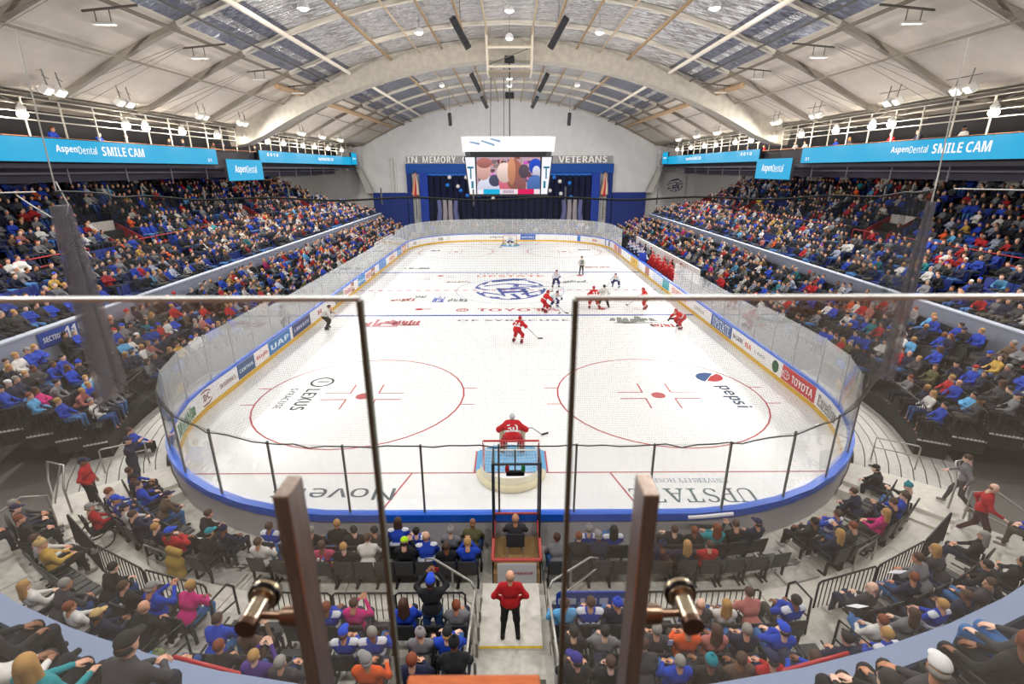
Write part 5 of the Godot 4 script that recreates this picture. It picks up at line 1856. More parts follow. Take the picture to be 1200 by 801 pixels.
func build_near_floor() -> void:
	var pale := noisy(Color(0.8, 0.785, 0.745), Color(0.88, 0.865, 0.83), 0.02, Vector3.ONE * 0.4, 0.8)
	var grey := noisy(Color(0.7, 0.69, 0.66), Color(0.82, 0.81, 0.77), 0.02, Vector3.ONE * 0.4, 0.85)
	var alu := noisy(Color(0.66, 0.655, 0.64), Color(0.78, 0.775, 0.755), 0.03, Vector3(0.4, 0.4, 0.4), 0.55, 0.2)
	var fl := shell("floor_near_rows")
	var tt := [-11.0, -9.4, -7.9, -6.2, -4.0, -1.6, 0.8, 3.2, 5.6, 7.4, 9.2, 11.0]
	for k in tt.size() - 1:   # slabs with open joints
		put("slab", band(tt[k] + 0.01, tt[k + 1] - 0.01, 0.12, 1.2, -0.1, 0.0, 0.5), grey, fl)
		put("slab", band(tt[k] + 0.01, tt[k + 1] - 0.01, 1.2, 2.02, -0.1, 0.1, 0.5), grey, fl)
		put("slab", band(tt[k] + 0.01, tt[k + 1] - 0.01, 2.03, 3.0, -0.1, 0.2, 0.5), pale, fl)
		put("slab", band(tt[k] + 0.01, tt[k + 1] - 0.01, 2.95, 4.0, -0.1, 0.5, 0.5), grey, fl)
		put("slab", band(tt[k] + 0.01, tt[k + 1] - 0.01, 4.0, 4.8, -0.1, 0.72, 0.5), grey, fl)
		put("slab", band(tt[k] + 0.01, tt[k + 1] - 0.01, 4.8, 5.95, -0.1, 1.0, 0.5), grey, fl)
	for sg in [-1.0, 1.0]:
		# planked decks beside the corners
		for k in 9:
			var m := tier(sg, 12.3, 21.0, 0.3 + 0.33 * k, 0.3 + 0.33 * k + 0.3, 0.1, 0.3)
			put("plank", m, alu, fl)
		put("slab", tier(sg, 11.0, 12.3, 0.2, 3.2, -0.1, 0.38), pale, fl)
		put("slab", tier(sg, 10.6, 11.0, 0.2, 3.2, -0.1, 0.26), pale, fl)
		# aisle steps down to the walkway
		for k in 8:
			put("step", band(minf(5.3 * sg, 6.12 * sg), maxf(5.3 * sg, 6.12 * sg), 2.75 + 0.41 * k, 2.75 + 0.41 * k + 0.36, 0.1, 0.32 + 0.115 * k, 0.4), alu, fl)
		for k in 3:
			put("step", band(minf(6.3 * sg, 7.1 * sg), maxf(6.3 * sg, 7.1 * sg), 0.5 + 0.5 * k, 0.94 + 0.5 * k, -0.05, 0.04 + 0.06 * k, 0.4), alu, fl)
	# the platform of the middle aisle
	var m := MB.new()
	m.box(Vector3(-0.02, 0.3, 33.35), Vector3(1.3, 0.5, 1.7))
	put("platform", m, pale, fl)
	m = MB.new()
	m.box(Vector3(-0.02, 0.555, 34.17), Vector3(1.3, 0.012, 0.05))
	put("nosing", m, hx("c9a92c"), fl)
	m = MB.new()
	m.box(Vector3(-0.02, 0.15, 34.6), Vector3(1.3, 0.5, 0.8))
	put("platform", m, hx("6d6b66"), fl)
	m = MB.new()
	m.box(Vector3(-0.02, 0.3, 35.5), Vector3(1.3, 0.9, 1.0))
	put("platform", m, hx("57554f"), fl)
	for k in 6:
		m = MB.new()
		m.box(Vector3(-0.68 + 0.0 * k, 0.2 + 0.14 * k, 33.0 + 0.5 * k), Vector3(0.05, 0.9, 0.06))
		put("aisle_post", m, hx("8f8c86"), fl)
	# the curved wall behind the fifth row
	var sec := []
	var cap := []
	for k in 31:
		var a := lerpf(-0.98, 0.98, k / 30.0)
		var e := Vector3(sin(a), 0, cos(a))
		var c := Vector3(0, 0, 15.7)
		var q := []
		for p in [[21.3, -0.1], [21.55, -0.1], [21.55, 2.9], [21.3, 2.9]]: q.append(c + e * p[0] + Vector3.UP * p[1])
		sec.append(q)
		q = []
		for p in [[21.26, 2.9], [21.58, 2.9], [21.58, 3.0], [21.26, 3.0]]: q.append(c + e * p[0] + Vector3.UP * p[1])
		cap.append(q)
	m = MB.new()
	m.sweep(sec)
	struct("wall_near_stand", m, hx("5b6180"))
	m = MB.new()
	m.sweep(cap)
	struct("trim_3", m, hx("8795b4"))
	var up := shell("stand_near")
	for k in 5:
		sec = []
		for q in 31:
			var a := lerpf(-1.0, 1.0, q / 30.0)
			var e := Vector3(sin(a), 0, cos(a))
			var c := Vector3(0, 0, 15.7)
			var r0 := 21.55 + 0.85 * k
			var s := []
			for p in [[r0, 0.0], [r0 + 0.86, 0.0], [r0 + 0.86, NEAR_TREAD[k]], [r0, NEAR_TREAD[k]]]: s.append(c + e * p[0] + Vector3.UP * p[1])
			sec.append(s)
		m = MB.new()
		m.sweep(sec)
		put("tread", m, hx("2a2a2e"), up)

const NEAR_TREAD := [1.9, 4.0, 4.55, 5.1, 5.65]

func build_near_seats() -> void:
	var rng := RandomNumberGenerator.new()
	rng.seed = 77
	var ext := {10: [-11.3, -6.95], 11: [-6.2, -0.9], 12: [1.3, 6.1], 13: [7.3, 11.1], 20: [-10.9, -6.95], 21: [-6.2, -0.9], 22: [0.95, 6.5], 23: [7.4, 10.5],
		30: [-9.0, -6.1], 31: [-5.2, -0.95], 32: [0.95, 5.2], 33: [6.2, 8.8], 40: [-8.2, -6.1], 41: [-5.2, -0.95], 42: [0.95, 5.2], 43: [6.0, 8.8], 50: [-7.6, -5.8], 51: [-5.2, -0.95], 52: [0.95, 5.2], 53: [5.8, 8.0]}
	var blocks := ["wheelchair corner", "clear side", "banner side", "stair corner"]
	for key in ext:
		var r: int = key / 10
		var b: int = key % 10
		var list := []
		for s in (NEAR[str(key)] as String).split(" | "):
			var f := s.split(" ")
			list.append([float(f[0]), f[1], f[2], f[3]])
		var pitch: float = 0.5 * (1.0 if b in [1, 2] else RR / (RR + (1.2 if r < 3 else 4.2)))
		if b in [0, 3] and r in [3, 4]:   # people past those the list names, out towards the entrances
			var t := (10.4 if r > 3 else 9.2)
			while t < 10.9:
				if rng.randf() < 0.8:
					var look := pick(rng, false)
					list.append([t * (1.0 if b == 3 else -1.0), look[0], look[1], look[2]])
				t += 0.5
		var ts := []
		for p in list: ts.append(p[0])
		var all := ts.duplicate()
		var t: float = ext[key][0]
		while t < ext[key][1]:
			var ok := true
			for q in ts:
				if absf(q - t) < pitch * 0.93: ok = false
			if ok:
				all.append(t)
				t += pitch
			else: t += 0.04
		all.sort_custom(func(x, y): return absf(x) < absf(y))
		for k in all.size():
			var sp := row_spot(r, all[k])
			var taken: bool = all[k] in ts
			chair(sp[0] - (sp[1] as Vector3) * -0.04, facing(sp[1]), "%s seat, %s from booth, %s row, %s" % ["occupied black folding" if taken else "empty black folding", ordinal(k), ROW_NAMES[r], blocks[b]], "black seats at the camera end")
		list.sort_custom(func(x, y): return absf(x[0]) < absf(y[0]))
		for k in list.size():
			var p: Array = list[k]
			var sp := row_spot(r, p[0])
			var pose: String = SIT[rng.randi() % SIT.size()]
			if r == 3 and b == 1 and p[3] == "b": pose = "stand_photo"
			if r == 2 and p[1] == "k" and p[2] == "Y": pose = "sit_arm"
			if r == 5 and p[1] == "p": pose = "sit_clap"
			if r == 2 and b == 2 and p[1] == "g": pose = "sit_forward"
			if r <= 2 and b in [0, 3] and pose == "sit_cross": pose = "sit"
			var trs := ""
			if r == 5 and b == 0: trs = "2f7fae"
			var at: Vector3 = sp[0] + Vector3.UP * 0.0
			var lab := "person in %s, %s from booth, %s row, %s" % [looks(p[1], p[2], p[3]), ordinal(k), ROW_NAMES[r], blocks[b]]
			var o := person(pose, 0, at, facing(sp[1]) + rng.randf_range(-0.12, 0.12), p[1], p[2], p[3], rng, lab, "spectators at the camera end", trs)
			if p[1] == "j" and b in [1, 2] and (key in [11, 32]) and p[2] in ["K", "B"]:
				var d := pose_parts(pose, 0)
				words("number", "98" if key == 32 else "23", bold, d.sh - d.u * 0.2 + Vector3(0, d.u.z, -d.u.y) * 0.15, Vector3.LEFT, d.u, 0.22, 0.18, hx("e6e8f0" if key == 11 else "d8dcea"), o.get_node("jersey"), 0.012)
			if p[1] == "f":
				for q in 22:
					var d := pose_parts(pose, 0)
					var m := MB.new()
					var a := rng.randf_range(0.0, TAU)
					m.ball(d.sh - d.u * rng.randf_range(-0.02, 0.3) + Vector3(cos(a) * 0.2, 0, sin(a) * 0.1 - 0.06), Vector3.ONE * 0.035, 4, 6)
					put("flower_print", m, hx(["e8c82a", "2f62c0", "e04f8c", "3f9a50", "d8d8d8"][q % 5]), o.get_node("jacket"))
	# the dark upper rows close to the camera
	var n := 0
	for e in [[-0.205, 22.9, "t", "Yl", "-", "sit_turned"], [-0.225, 22.95, "w", "R", "-", "sit"], [-0.17, 22.9, "d", "K", "k", "sit_forward"], [-0.25, 22.7, "k", "B", "-", "sit_turned"], [0.175, 22.9, "d", "G", "w", "sit_turned_back"], [0.152, 22.9, "k", "Kl", "-", "sit"], [0.225, 22.85, "k", "R", "-", "sit_turned_back"], [0.247, 22.7, "d", "B", "g", "sit_turned_back"]]:
		var a: float = e[0]
		var d := Vector3(sin(a), 0, cos(a))
		var at: Vector3 = Vector3(0, 0, 15.7) + d * float(e[1]) + Vector3.UP * 4.08
		var lab := "person in %s, %s behind curved wall, %s" % [looks(e[2], e[3], e[4]), ordinal(n), "wheelchair corner" if a < 0 else "stair corner"]
		chair(at - d * -0.04, facing(d), "black seat behind the curved wall holding the %s person there" % ordinal(n), "black seats behind the curved wall")
		person(e[5], 0, at, facing(d), e[2], e[3], e[4], rng, lab, "spectators behind the curved wall")
		n += 1

func build_near_things() -> void:
	var steel := hx("a9a6a0", 0.35, 0.5)
	var black := hx("1a1b22", 0.4, 0.3)
	var spans := [[-10.4, -8.95], [-8.9, -7.5], [-7.45, -6.15], [-5.2, -3.9], [-3.85, -2.55], [-2.5, -1.0], [0.98, 2.55], [2.6, 3.9], [3.95, 5.15], [6.2, 7.45], [7.5, 8.9], [8.95, 10.3]]
	for k in spans.size():
		var mid: float = (spans[k][0] + spans[k][1]) * 0.5
		picket(spans[k][0], spans[k][1], 2.85, 0.2, 0.92, hx("1c3fae", 0.5) if k == 6 else black, "%s picket barrier along the walkway, %s from the %s" % ["blue banner-draped" if k == 6 else "black", ordinal(k), "wheelchair corner"], "walkway barriers", hx("24459c") if k == 6 else null)
	for sg in [-1.0, 1.0]:
		picket(14.6 * sg, 17.6 * sg, 2.35, 0.9, 0.95, black, "black picket railing at the front of the lower stand on the %s" % ("penalty side" if sg < 0 else "bench side"), "stand front railings")
		var side := "wheelchair corner" if sg < 0 else "stairway corner"
		# black stair rails of the two aisles
		var o := thing("stair_rail", "black stair rail at the walkway foot of the aisle near the %s" % side, "handrail", Vector3(6.1 * sg, 0.25, 33.1), 0.0, "black stair rails")
		bars(o, [Vector3.ZERO, Vector3(0, 0.85, 0), Vector3(0.1 * sg, 0.95, 0.05), Vector3(0.0, 1.2, 0.75), Vector3(0.0, 0.3, 0.8)], 0.026, black)
		bars(o, [Vector3(0, 0.45, 0), Vector3(0, 0.75, 0.78)], 0.022, black)
		o = thing("stair_rail", "black stair rail high on the aisle by the curved wall near the %s" % side, "handrail", Vector3(6.15 * sg, 0.75, 34.6), 0.0, "black stair rails")
		bars(o, [Vector3.ZERO, Vector3(0, 0.95, 0), Vector3(0.2 * sg, 1.05, 0.7), Vector3(0.2 * sg, 0.1, 0.75)], 0.026, black)
		bars(o, [Vector3(0, 0.5, 0), Vector3(0.2 * sg, 0.55, 0.73)], 0.022, black)
		# steel rails of the sloping middle aisle
		o = thing("handrail", "steel tube handrail slanting from the middle aisle down to the second row, %s side" % ("clear" if sg < 0 else "banner"), "handrail", Vector3(0.78 * sg, 0.3, 33.1), 0.0, "steel handrails of the middle aisle")
		bars(o, [Vector3(0, 0, 0.3), Vector3(0, 0.95, 0.3), Vector3(0.1 * sg, 1.0, 0.1), Vector3(1.05 * sg, 0.85, -0.75), Vector3(1.25 * sg, 0.75, -0.85), Vector3(1.25 * sg, 0.45, -0.85), Vector3(1.0 * sg, 0.42, -0.65), Vector3(0.05 * sg, 0.5, 0.25)], 0.028, steel)
		bars(o, [Vector3(0.55 * sg, 0.94, -0.3), Vector3(0.55 * sg, -0.05, -0.3)], 0.024, steel, "post")
		bars(o, [Vector3(0, 0.3, 0.3), Vector3(0, 0.95, 2.4)], 0.026, steel)
		bars(o, [Vector3(0, 0.95, 0.3), Vector3(0, 1.6, 2.4), Vector3(0, 0.3, 2.45)], 0.028, steel)
		bars(o, [Vector3(0, 1.3, 1.3), Vector3(0, 0.2, 1.3)], 0.024, steel, "post")
		# steel rails at the dark entrance by the side deck
		o = thing("entrance_rail", "bent steel guard rails around the dark stair at the %s" % side, "handrail", Vector3(13.4 * sg, 0.2, 28.9), 0.0, "entrance guard rails")
		bars(o, [Vector3(-0.7 * sg, 0.0, 0.7), Vector3(-0.7 * sg, 1.0, 0.7), Vector3(-0.3 * sg, 1.35, 0.1), Vector3(0.35 * sg, 1.35, -0.1), Vector3(0.4 * sg, 0.8, 0.0), Vector3(-0.1 * sg, 0.55, 0.5), Vector3(-0.2 * sg, 0.0, 1.0)], 0.03, steel)
		bars(o, [Vector3(-0.2 * sg, 1.35, 0.1), Vector3(-0.2 * sg, 0.4, 0.6)], 0.026, steel, "post")
		bars(o, [Vector3(-0.7 * sg, 0.2, 1.2), Vector3(-0.7 * sg, 1.1, 1.2), Vector3(-0.2 * sg, 1.2, 1.4), Vector3(0.5 * sg, 0.7, 2.4)], 0.03, steel)
		bars(o, [Vector3(-0.7 * sg, 0.6, 1.2), Vector3(0.4 * sg, 0.3, 2.3)], 0.026, steel)
		o = thing("corner_rail", "pale tube rail around the seats of the %s" % side, "handrail", rim(8.1 * sg, 1.55)[0], facing(rim(8.1 * sg, 1.5)[1]), "corner seat rails")
		bars(o, [Vector3(0.4, 0, -0.6), Vector3(0.4, 0.75, -0.6), Vector3(0.35, 0.85, -0.6), Vector3(-0.4, 0.85, -0.55), Vector3(-0.45, 0.75, -0.55), Vector3(-0.45, 0.0, -0.55)], 0.025, steel)
		bars(o, [Vector3(0.4, 0.45, -0.6), Vector3(-0.45, 0.45, -0.55)], 0.022, steel)
		o = thing("deck_rail", "long pale double rail between deck and corner seats at the %s" % side, "handrail", Vector3(12.3 * sg, 0.3, 26.9), 0.0, "deck rails")
		bars(o, [Vector3(0, 0, 0), Vector3(0, 0.85, 0), Vector3(1.0 * sg, 0.85, 0.55), Vector3(1.05 * sg, 0.8, 0.6), Vector3(1.05 * sg, 0, 0.6)], 0.026, steel)
		bars(o, [Vector3(0, 0.5, 0), Vector3(1.05 * sg, 0.5, 0.6)], 0.022, steel)
		# red gate rails at the top of the curved wall
		o = thing("red_rail", "red tube rail standing on the curved wall by the %s aisle" % side, "railing", Vector3(4.0 * sg, 2.6, 36.35), 0.0, "red rails on the curved wall")
		bars(o, [Vector3(0, -0.6, 0.05), Vector3(0, 0.15, 0.05), Vector3(1.1 * sg, 0.15, -0.22), Vector3(1.1 * sg, -0.6, -0.22)], 0.035, hx("b5262c", 0.4))
	for sg in [-1.0, 1.0]:
		for k in 4:
			var r: Array = stand_x(sg, k)
			var o := thing("stand_end_rail", "black barred end rail of the %s lower row, %s lower stand" % [ordinal(k), "penalty-side" if sg < 0 else "bench-side"], "railing", Vector3.ZERO, 0.0, "end rails of the lower stands")
			var a: Vector3 = side_at(sg, 13.95, r[0] - 12.95 - 0.42)[0] + Vector3.UP * r[1]
			var b: Vector3 = side_at(sg, 13.95, r[0] - 12.95 + 0.3)[0] + Vector3.UP * r[1]
			bars(o, [a, a + Vector3.UP * 0.75, b + Vector3.UP * 0.75, b], 0.02, black, "frame")
			for q in range(1, 7): bars(o, [a.lerp(b, q / 7.0), a.lerp(b, q / 7.0) + Vector3.UP * 0.75], 0.011, black, "bar")
	var held := [[4, 6.0, 0.95, "e8e8ee", "sheet of white paper held by the person in the white top, stair corner"], [2, -7.4, 0.72, "e4e2e0", "white paper bag held up in the wheelchair corner"], [3, 7.55, 0.7, "dcdce4", "white programme lying on a lap in the third row, stair corner"], [2, -7.0, 0.6, "b9bcc4", "open grey magazine on a lap in the wheelchair corner"], [5, 2.75, 0.95, "cfd2e6", "pale phone held up in the fifth row, banner side"], [3, -1.5, 1.62, "b4242c", "red phone held overhead by the standing person, clear side"]]
	for e in held:
		var sp := row_spot(e[0], e[1])
		var at: Vector3 = sp[0] - sp[1] * (0.42 if e[2] < 1.2 else 0.34) + Vector3.UP * e[2]
		var big: bool = e[2] < 0.96 and e[0] != 5
		var m0 := MB.new()
		m0.box(Vector3.ZERO, Vector3(0.24, 0.31, 0.006) if big else Vector3(0.08, 0.15, 0.012), Basis(Vector3.UP, facing(sp[1])) * Basis(Vector3.RIGHT, -0.9 if big else -0.2))
		var ho := put("paper" if big else "phone", m0, hx(e[3]))
		ho.position = at
		tag(ho, e[4], "paper" if big else "phone")
	var fs := MB.new()
	fs.tube([Vector3(4.6, 1.15, 30.95), Vector3(5.0, 1.22, 31.0), Vector3(5.7, 1.34, 31.05)], 0.05, 8)
	tag(put("foam_stick", fs, hx("e4e3e8")), "long white foam cheering stick held level in the front row", "foam stick")
	# goal judge's booth
	var b := thing("judge_booth", "tall framed goal judge's booth with red rails behind the near goal", "booth", Vector3(0.13, 0.0, 31.3))
	var dark := hx("33353a", 0.4, 0.3)
	var redm := hx("c24a44", 0.5)
	var m := MB.new()
	m.box(Vector3(0, 0.2, 0.1), Vector3(1.13, 0.43, 1.3))
	put("floor_box", m, hx("b08c5c"), b)
	for sx in [-0.58, 0.58]:
		bars(b, [Vector3(sx, 0.1, -0.62), Vector3(sx, 3.05, -0.62)], 0.03, dark, "post")
		bars(b, [Vector3(sx, 0.1, 0.05), Vector3(sx, 3.05, 0.05)], 0.03, dark, "post")
		bars(b, [Vector3(sx, 0.85, -0.62), Vector3(sx, 0.85, 0.78)], 0.045, redm, "side_rail")
		bars(b, [Vector3(sx, 3.03, -0.62), Vector3(sx, 3.03, 0.05)], 0.025, dark, "top_rail")
		m = MB.new()
		m.box(Vector3(sx, 0.45, 0.1), Vector3(0.03, 0.75, 1.3))
		put("side_panel", m, hx("1e1f22"), b)
	bars(b, [Vector3(-0.58, 0.85, 0.78), Vector3(0.58, 0.85, 0.78)], 0.045, redm, "back_rail")
	bars(b, [Vector3(-0.58, 3.03, 0.05), Vector3(0.58, 3.03, 0.05)], 0.03, dark, "top_rail")
	bars(b, [Vector3(-0.58, 1.1, -0.62), Vector3(0.58, 1.1, -0.62)], 0.03, redm, "front_rail")
	m = MB.new()
	m.cbox(Vector3(0, 0.45, 0.83), Vector3(0.95, 0.68, 0.03), 0.01)
	var pn := put("back_panel", m, hx("c9c9cc"), b)
	words("lettering", "CENTERSTATE", bold, Vector3(0.08, 0.5, 0.85), Vector3.RIGHT, Vector3.UP, 0.6, 0.07, hx("b05050"), pn)
	var gp := StandardMaterial3D.new()
	gp.albedo_color = Color(0.93, 0.97, 0.96, 0.08)
	gp.transparency = BaseMaterial3D.TRANSPARENCY_ALPHA
	gp.roughness = 0.03
	for sx in [-0.58, 0.58]:
		m = MB.new()
		m.box(Vector3(sx, 1.95, -0.285), Vector3(0.012, 2.1, 0.62))
		put("glass_side", m, gp, b)
	var ch := thing("judge_chair", "dark padded chair with chrome legs inside the goal judge's booth", "chair", Vector3(0.1, 0.42, 31.45), PI)
	put("seat", chair_parts["seat"], hx("2b2c33"), ch)
	put("backrest", chair_parts["backrest"], hx("34353d"), ch)
	for sx in [-0.2, 0.2]:
		bars(ch, [Vector3(sx, 0, 0.2), Vector3(sx, 0.4, 0.18)], 0.015, steel, "leg")
		bars(ch, [Vector3(sx, 0, -0.2), Vector3(sx, 0.5, -0.22)], 0.015, steel, "leg")
	var lamp := thing("goal_lamp", "black goal lamp unit with a red and a green lamp above the glass", "lamp", Vector3(0.1, 2.55, 31.0))
	m = MB.new()
	m.cbox(Vector3(0, 0, 0), Vector3(0.46, 0.12, 0.12), 0.02)
	put("bracket", m, hx("1a1b1d"), lamp)
	for e in [[-0.2, "a8202a"], [0.2, "1d7a42"]]:
		m = MB.new()
		m.lathe([[0.0, 0.0], [0.055, 0.0], [0.055, 0.12], [0.035, 0.17], [0.0, 0.18]], 10, Vector3(e[0], 0.06, 0))
		put("lens", m, hx(e[1], 0.3), lamp)
	bars(lamp, [Vector3(0, 0, -0.05), Vector3(0, 0.45, -0.35)], 0.02, dark, "arm")
	# staff
	var rng := RandomNumberGenerator.new()
	rng.seed = 41
	person("sit", 0, Vector3(0.1, 0.42, 31.45), PI, "d", "L", "-", rng, "person in a dark suit sitting inside the goal judge's booth", "", "1c1c20")
	person("stand", 0, Vector3(-0.03, 0.55, 33.95), PI, "r", "L", "-", rng, "person in a red jacket and black trousers standing on the middle aisle platform", "", "141416")
	person("stand", 0, rim(-11.2, 2.2)[0] + Vector3.UP * 0.38, 1.9, "r", "K", "n", rng, "person in red jacket and navy cap standing with a cane by the side deck", "", "1a1a1e")
	person("stand_photo", 0, rim(-11.6, 1.1)[0] + Vector3.UP * 0.38, 1.9, "n", "K", "n", rng, "person in navy clothes and cap holding a camera up beside the corner glass", "", "2a3040")
	person("walk", 0, rim(11.6, 2.9)[0] + Vector3.UP * 0.38, -2.3, "g", "B", "-", rng, "person in grey walking across the steps by the side deck", "", "4a4448")
	person("walk", 0, rim(10.6, 3.35)[0] + Vector3.UP * 0.3, 0.9, "r", "L", "-", rng, "balding person in a red jacket stepping down the stairway corner", "", "4a2a30")
	var cm := MB.new()
	cm.tube([rim(-11.0, 2.05)[0] + Vector3.UP * 0.36, rim(-11.0, 2.1)[0] + Vector3.UP * 1.15], 0.012, 5)
	tag(put("cane", cm, black), "thin black cane held upright on the steps beside the red-jacketed usher", "cane")
	# wheelchair at the corner
	var wr := rim(-9.95, 2.35)
	var wc := thing("wheelchair", "black wheelchair with spoked wheels parked at the corner seats", "wheelchair", wr[0] + Vector3.UP * 0.2, facing(wr[1]))
	for sx in [-0.3, 0.3]:
		m = MB.new()
		var pts := []
		for k in 21: pts.append(Vector3(sx, 0.3 + sin(TAU * k / 20.0) * 0.28, -0.1 + cos(TAU * k / 20.0) * 0.28))
		m.tube(pts, 0.02, 5)
		var wl := put("wheel", m, hx("24242a"), wc)
		for k in 8:
			m = MB.new()
			m.tube([Vector3(sx, 0.3, -0.1), Vector3(sx, 0.3 + sin(TAU * k / 8.0) * 0.27, -0.1 + cos(TAU * k / 8.0) * 0.27)], 0.005, 3)
			put("spoke", m, steel, wl)
		bars(wc, [Vector3(sx * 0.85, 0.95, -0.32), Vector3(sx * 0.85, 0.45, -0.24), Vector3(sx * 0.85, 0.42, 0.25), Vector3(sx * 0.8, 0.1, 0.4)], 0.018, black, "frame")
	m = MB.new()
	m.cbox(Vector3(0, 0.45, 0.0), Vector3(0.5, 0.05, 0.45), 0.015)
	put("seat", m, hx("1f1f24"), wc)
	m = MB.new()
	m.cbox(Vector3(0, 0.72, -0.27), Vector3(0.5, 0.42, 0.03), 0.012)
	put("backrest", m, hx("1f1f24"), wc)
	person("sit", 0, wr[0] + Vector3.UP * 0.22, facing(wr[1]), "r", "G", "g", rng, "person in red jacket and grey cap seated in the wheelchair", "")
	var coat := thing("hung_coat", "tan coat hung over a seat back in the wheelchair corner", "coat", row_spot(2, -7.5)[0] + row_spot(2, -7.5)[1] * 0.3, facing(row_spot(2, -7.5)[1]))
	m = sdf([[0, Vector3(-0.18, 0.9, 0), Vector3(0.18, 0.9, 0), 0.08, 0.08], [0, Vector3(-0.12, 0.6, -0.04), Vector3(0.12, 0.6, -0.04), 0.14, 0.14], [0, Vector3(-0.15, 0.3, -0.05), Vector3(0.15, 0.3, -0.05), 0.12, 0.13]], 0.025, 0.2)
	put("cloth", m, hx("a98a3e"), coat)

# ---------- things that hang or stand in the hall ----------
func picture() -> ImageTexture:   # the crowd shot on the big screen: two people in profile among spectators
	var im := Image.create(256, 160, false, Image.FORMAT_RGB8)
	im.fill(Color(0.75, 0.62, 0.68))
	var rng := RandomNumberGenerator.new()
	rng.seed = 4
	for k in 90:
		im.fill_rect(Rect2i(rng.randi() % 256, rng.randi() % 90, 6 + rng.randi() % 22, 6 + rng.randi() % 18), Color.from_hsv(rng.randf_range(0.85, 1.05), rng.randf_range(0.1, 0.6), rng.randf_range(0.3, 0.95)))
	var el := func(cx: float, cy: float, rx: float, ry: float, c: Color):
		for y in range(maxi(0, int(cy - ry)), mini(160, int(cy + ry) + 1)):
			for x in range(maxi(0, int(cx - rx)), mini(256, int(cx + rx) + 1)):
				var q := Vector2((x - cx) / rx, (y - cy) / ry)
				if q.length() < 1.0: im.set_pixel(x, y, c.lerp(c.darkened(0.25), clampf(q.y * 0.5 + 0.3, 0, 1)))
	el.call(50, 140, 52, 58, Color(0.86, 0.86, 0.94))
	el.call(72, 100, 24, 26, Color(0.3, 0.3, 0.42))
	el.call(26, 54, 30, 44, Color(0.93, 0.72, 0.68))
	el.call(30, 24, 30, 22, Color(0.72, 0.45, 0.42))
	el.call(128, 110, 40, 60, Color(0.9, 0.45, 0.55))
	el.call(150, 74, 34, 66, Color(0.66, 0.4, 0.34))
	el.call(112, 66, 32, 44, Color(0.97, 0.86, 0.82))
	el.call(140, 60, 16, 60, Color(0.85, 0.58, 0.44))
	el.call(175, 120, 24, 36, Color(0.58, 0.36, 0.36))
	el.call(190, 60, 22, 30, Color(0.36, 0.3, 0.36))
	el.call(236, 40, 26, 34, Color(0.1, 0.3, 0.78))
	el.call(240, 62, 16, 26, Color(0.85, 0.85, 0.92))
	el.call(236, 120, 34, 44, Color(0.3, 0.45, 0.72))
	im.fill_rect(Rect2i(0, 138, 256, 22), Color(0.92, 0.86, 0.9))
	im.fill_rect(Rect2i(26, 138, 66, 22), Color(0.0, 0.68, 0.86))
	im.fill_rect(Rect2i(166, 138, 66, 22), Color(0.86, 0.06, 0.36))
	for k in 9: im.fill_rect(Rect2i(106 + k * 5, 142, 3, 14), Color(0.6, 0.5, 0.58))
	im.fill_rect(Rect2i(6, 142, 14, 14), Color(0.9, 0.95, 1.0))
	im.fill_rect(Rect2i(238, 142, 12, 14), Color(0.95, 0.85, 0.9))
	return ImageTexture.create_from_image(im)

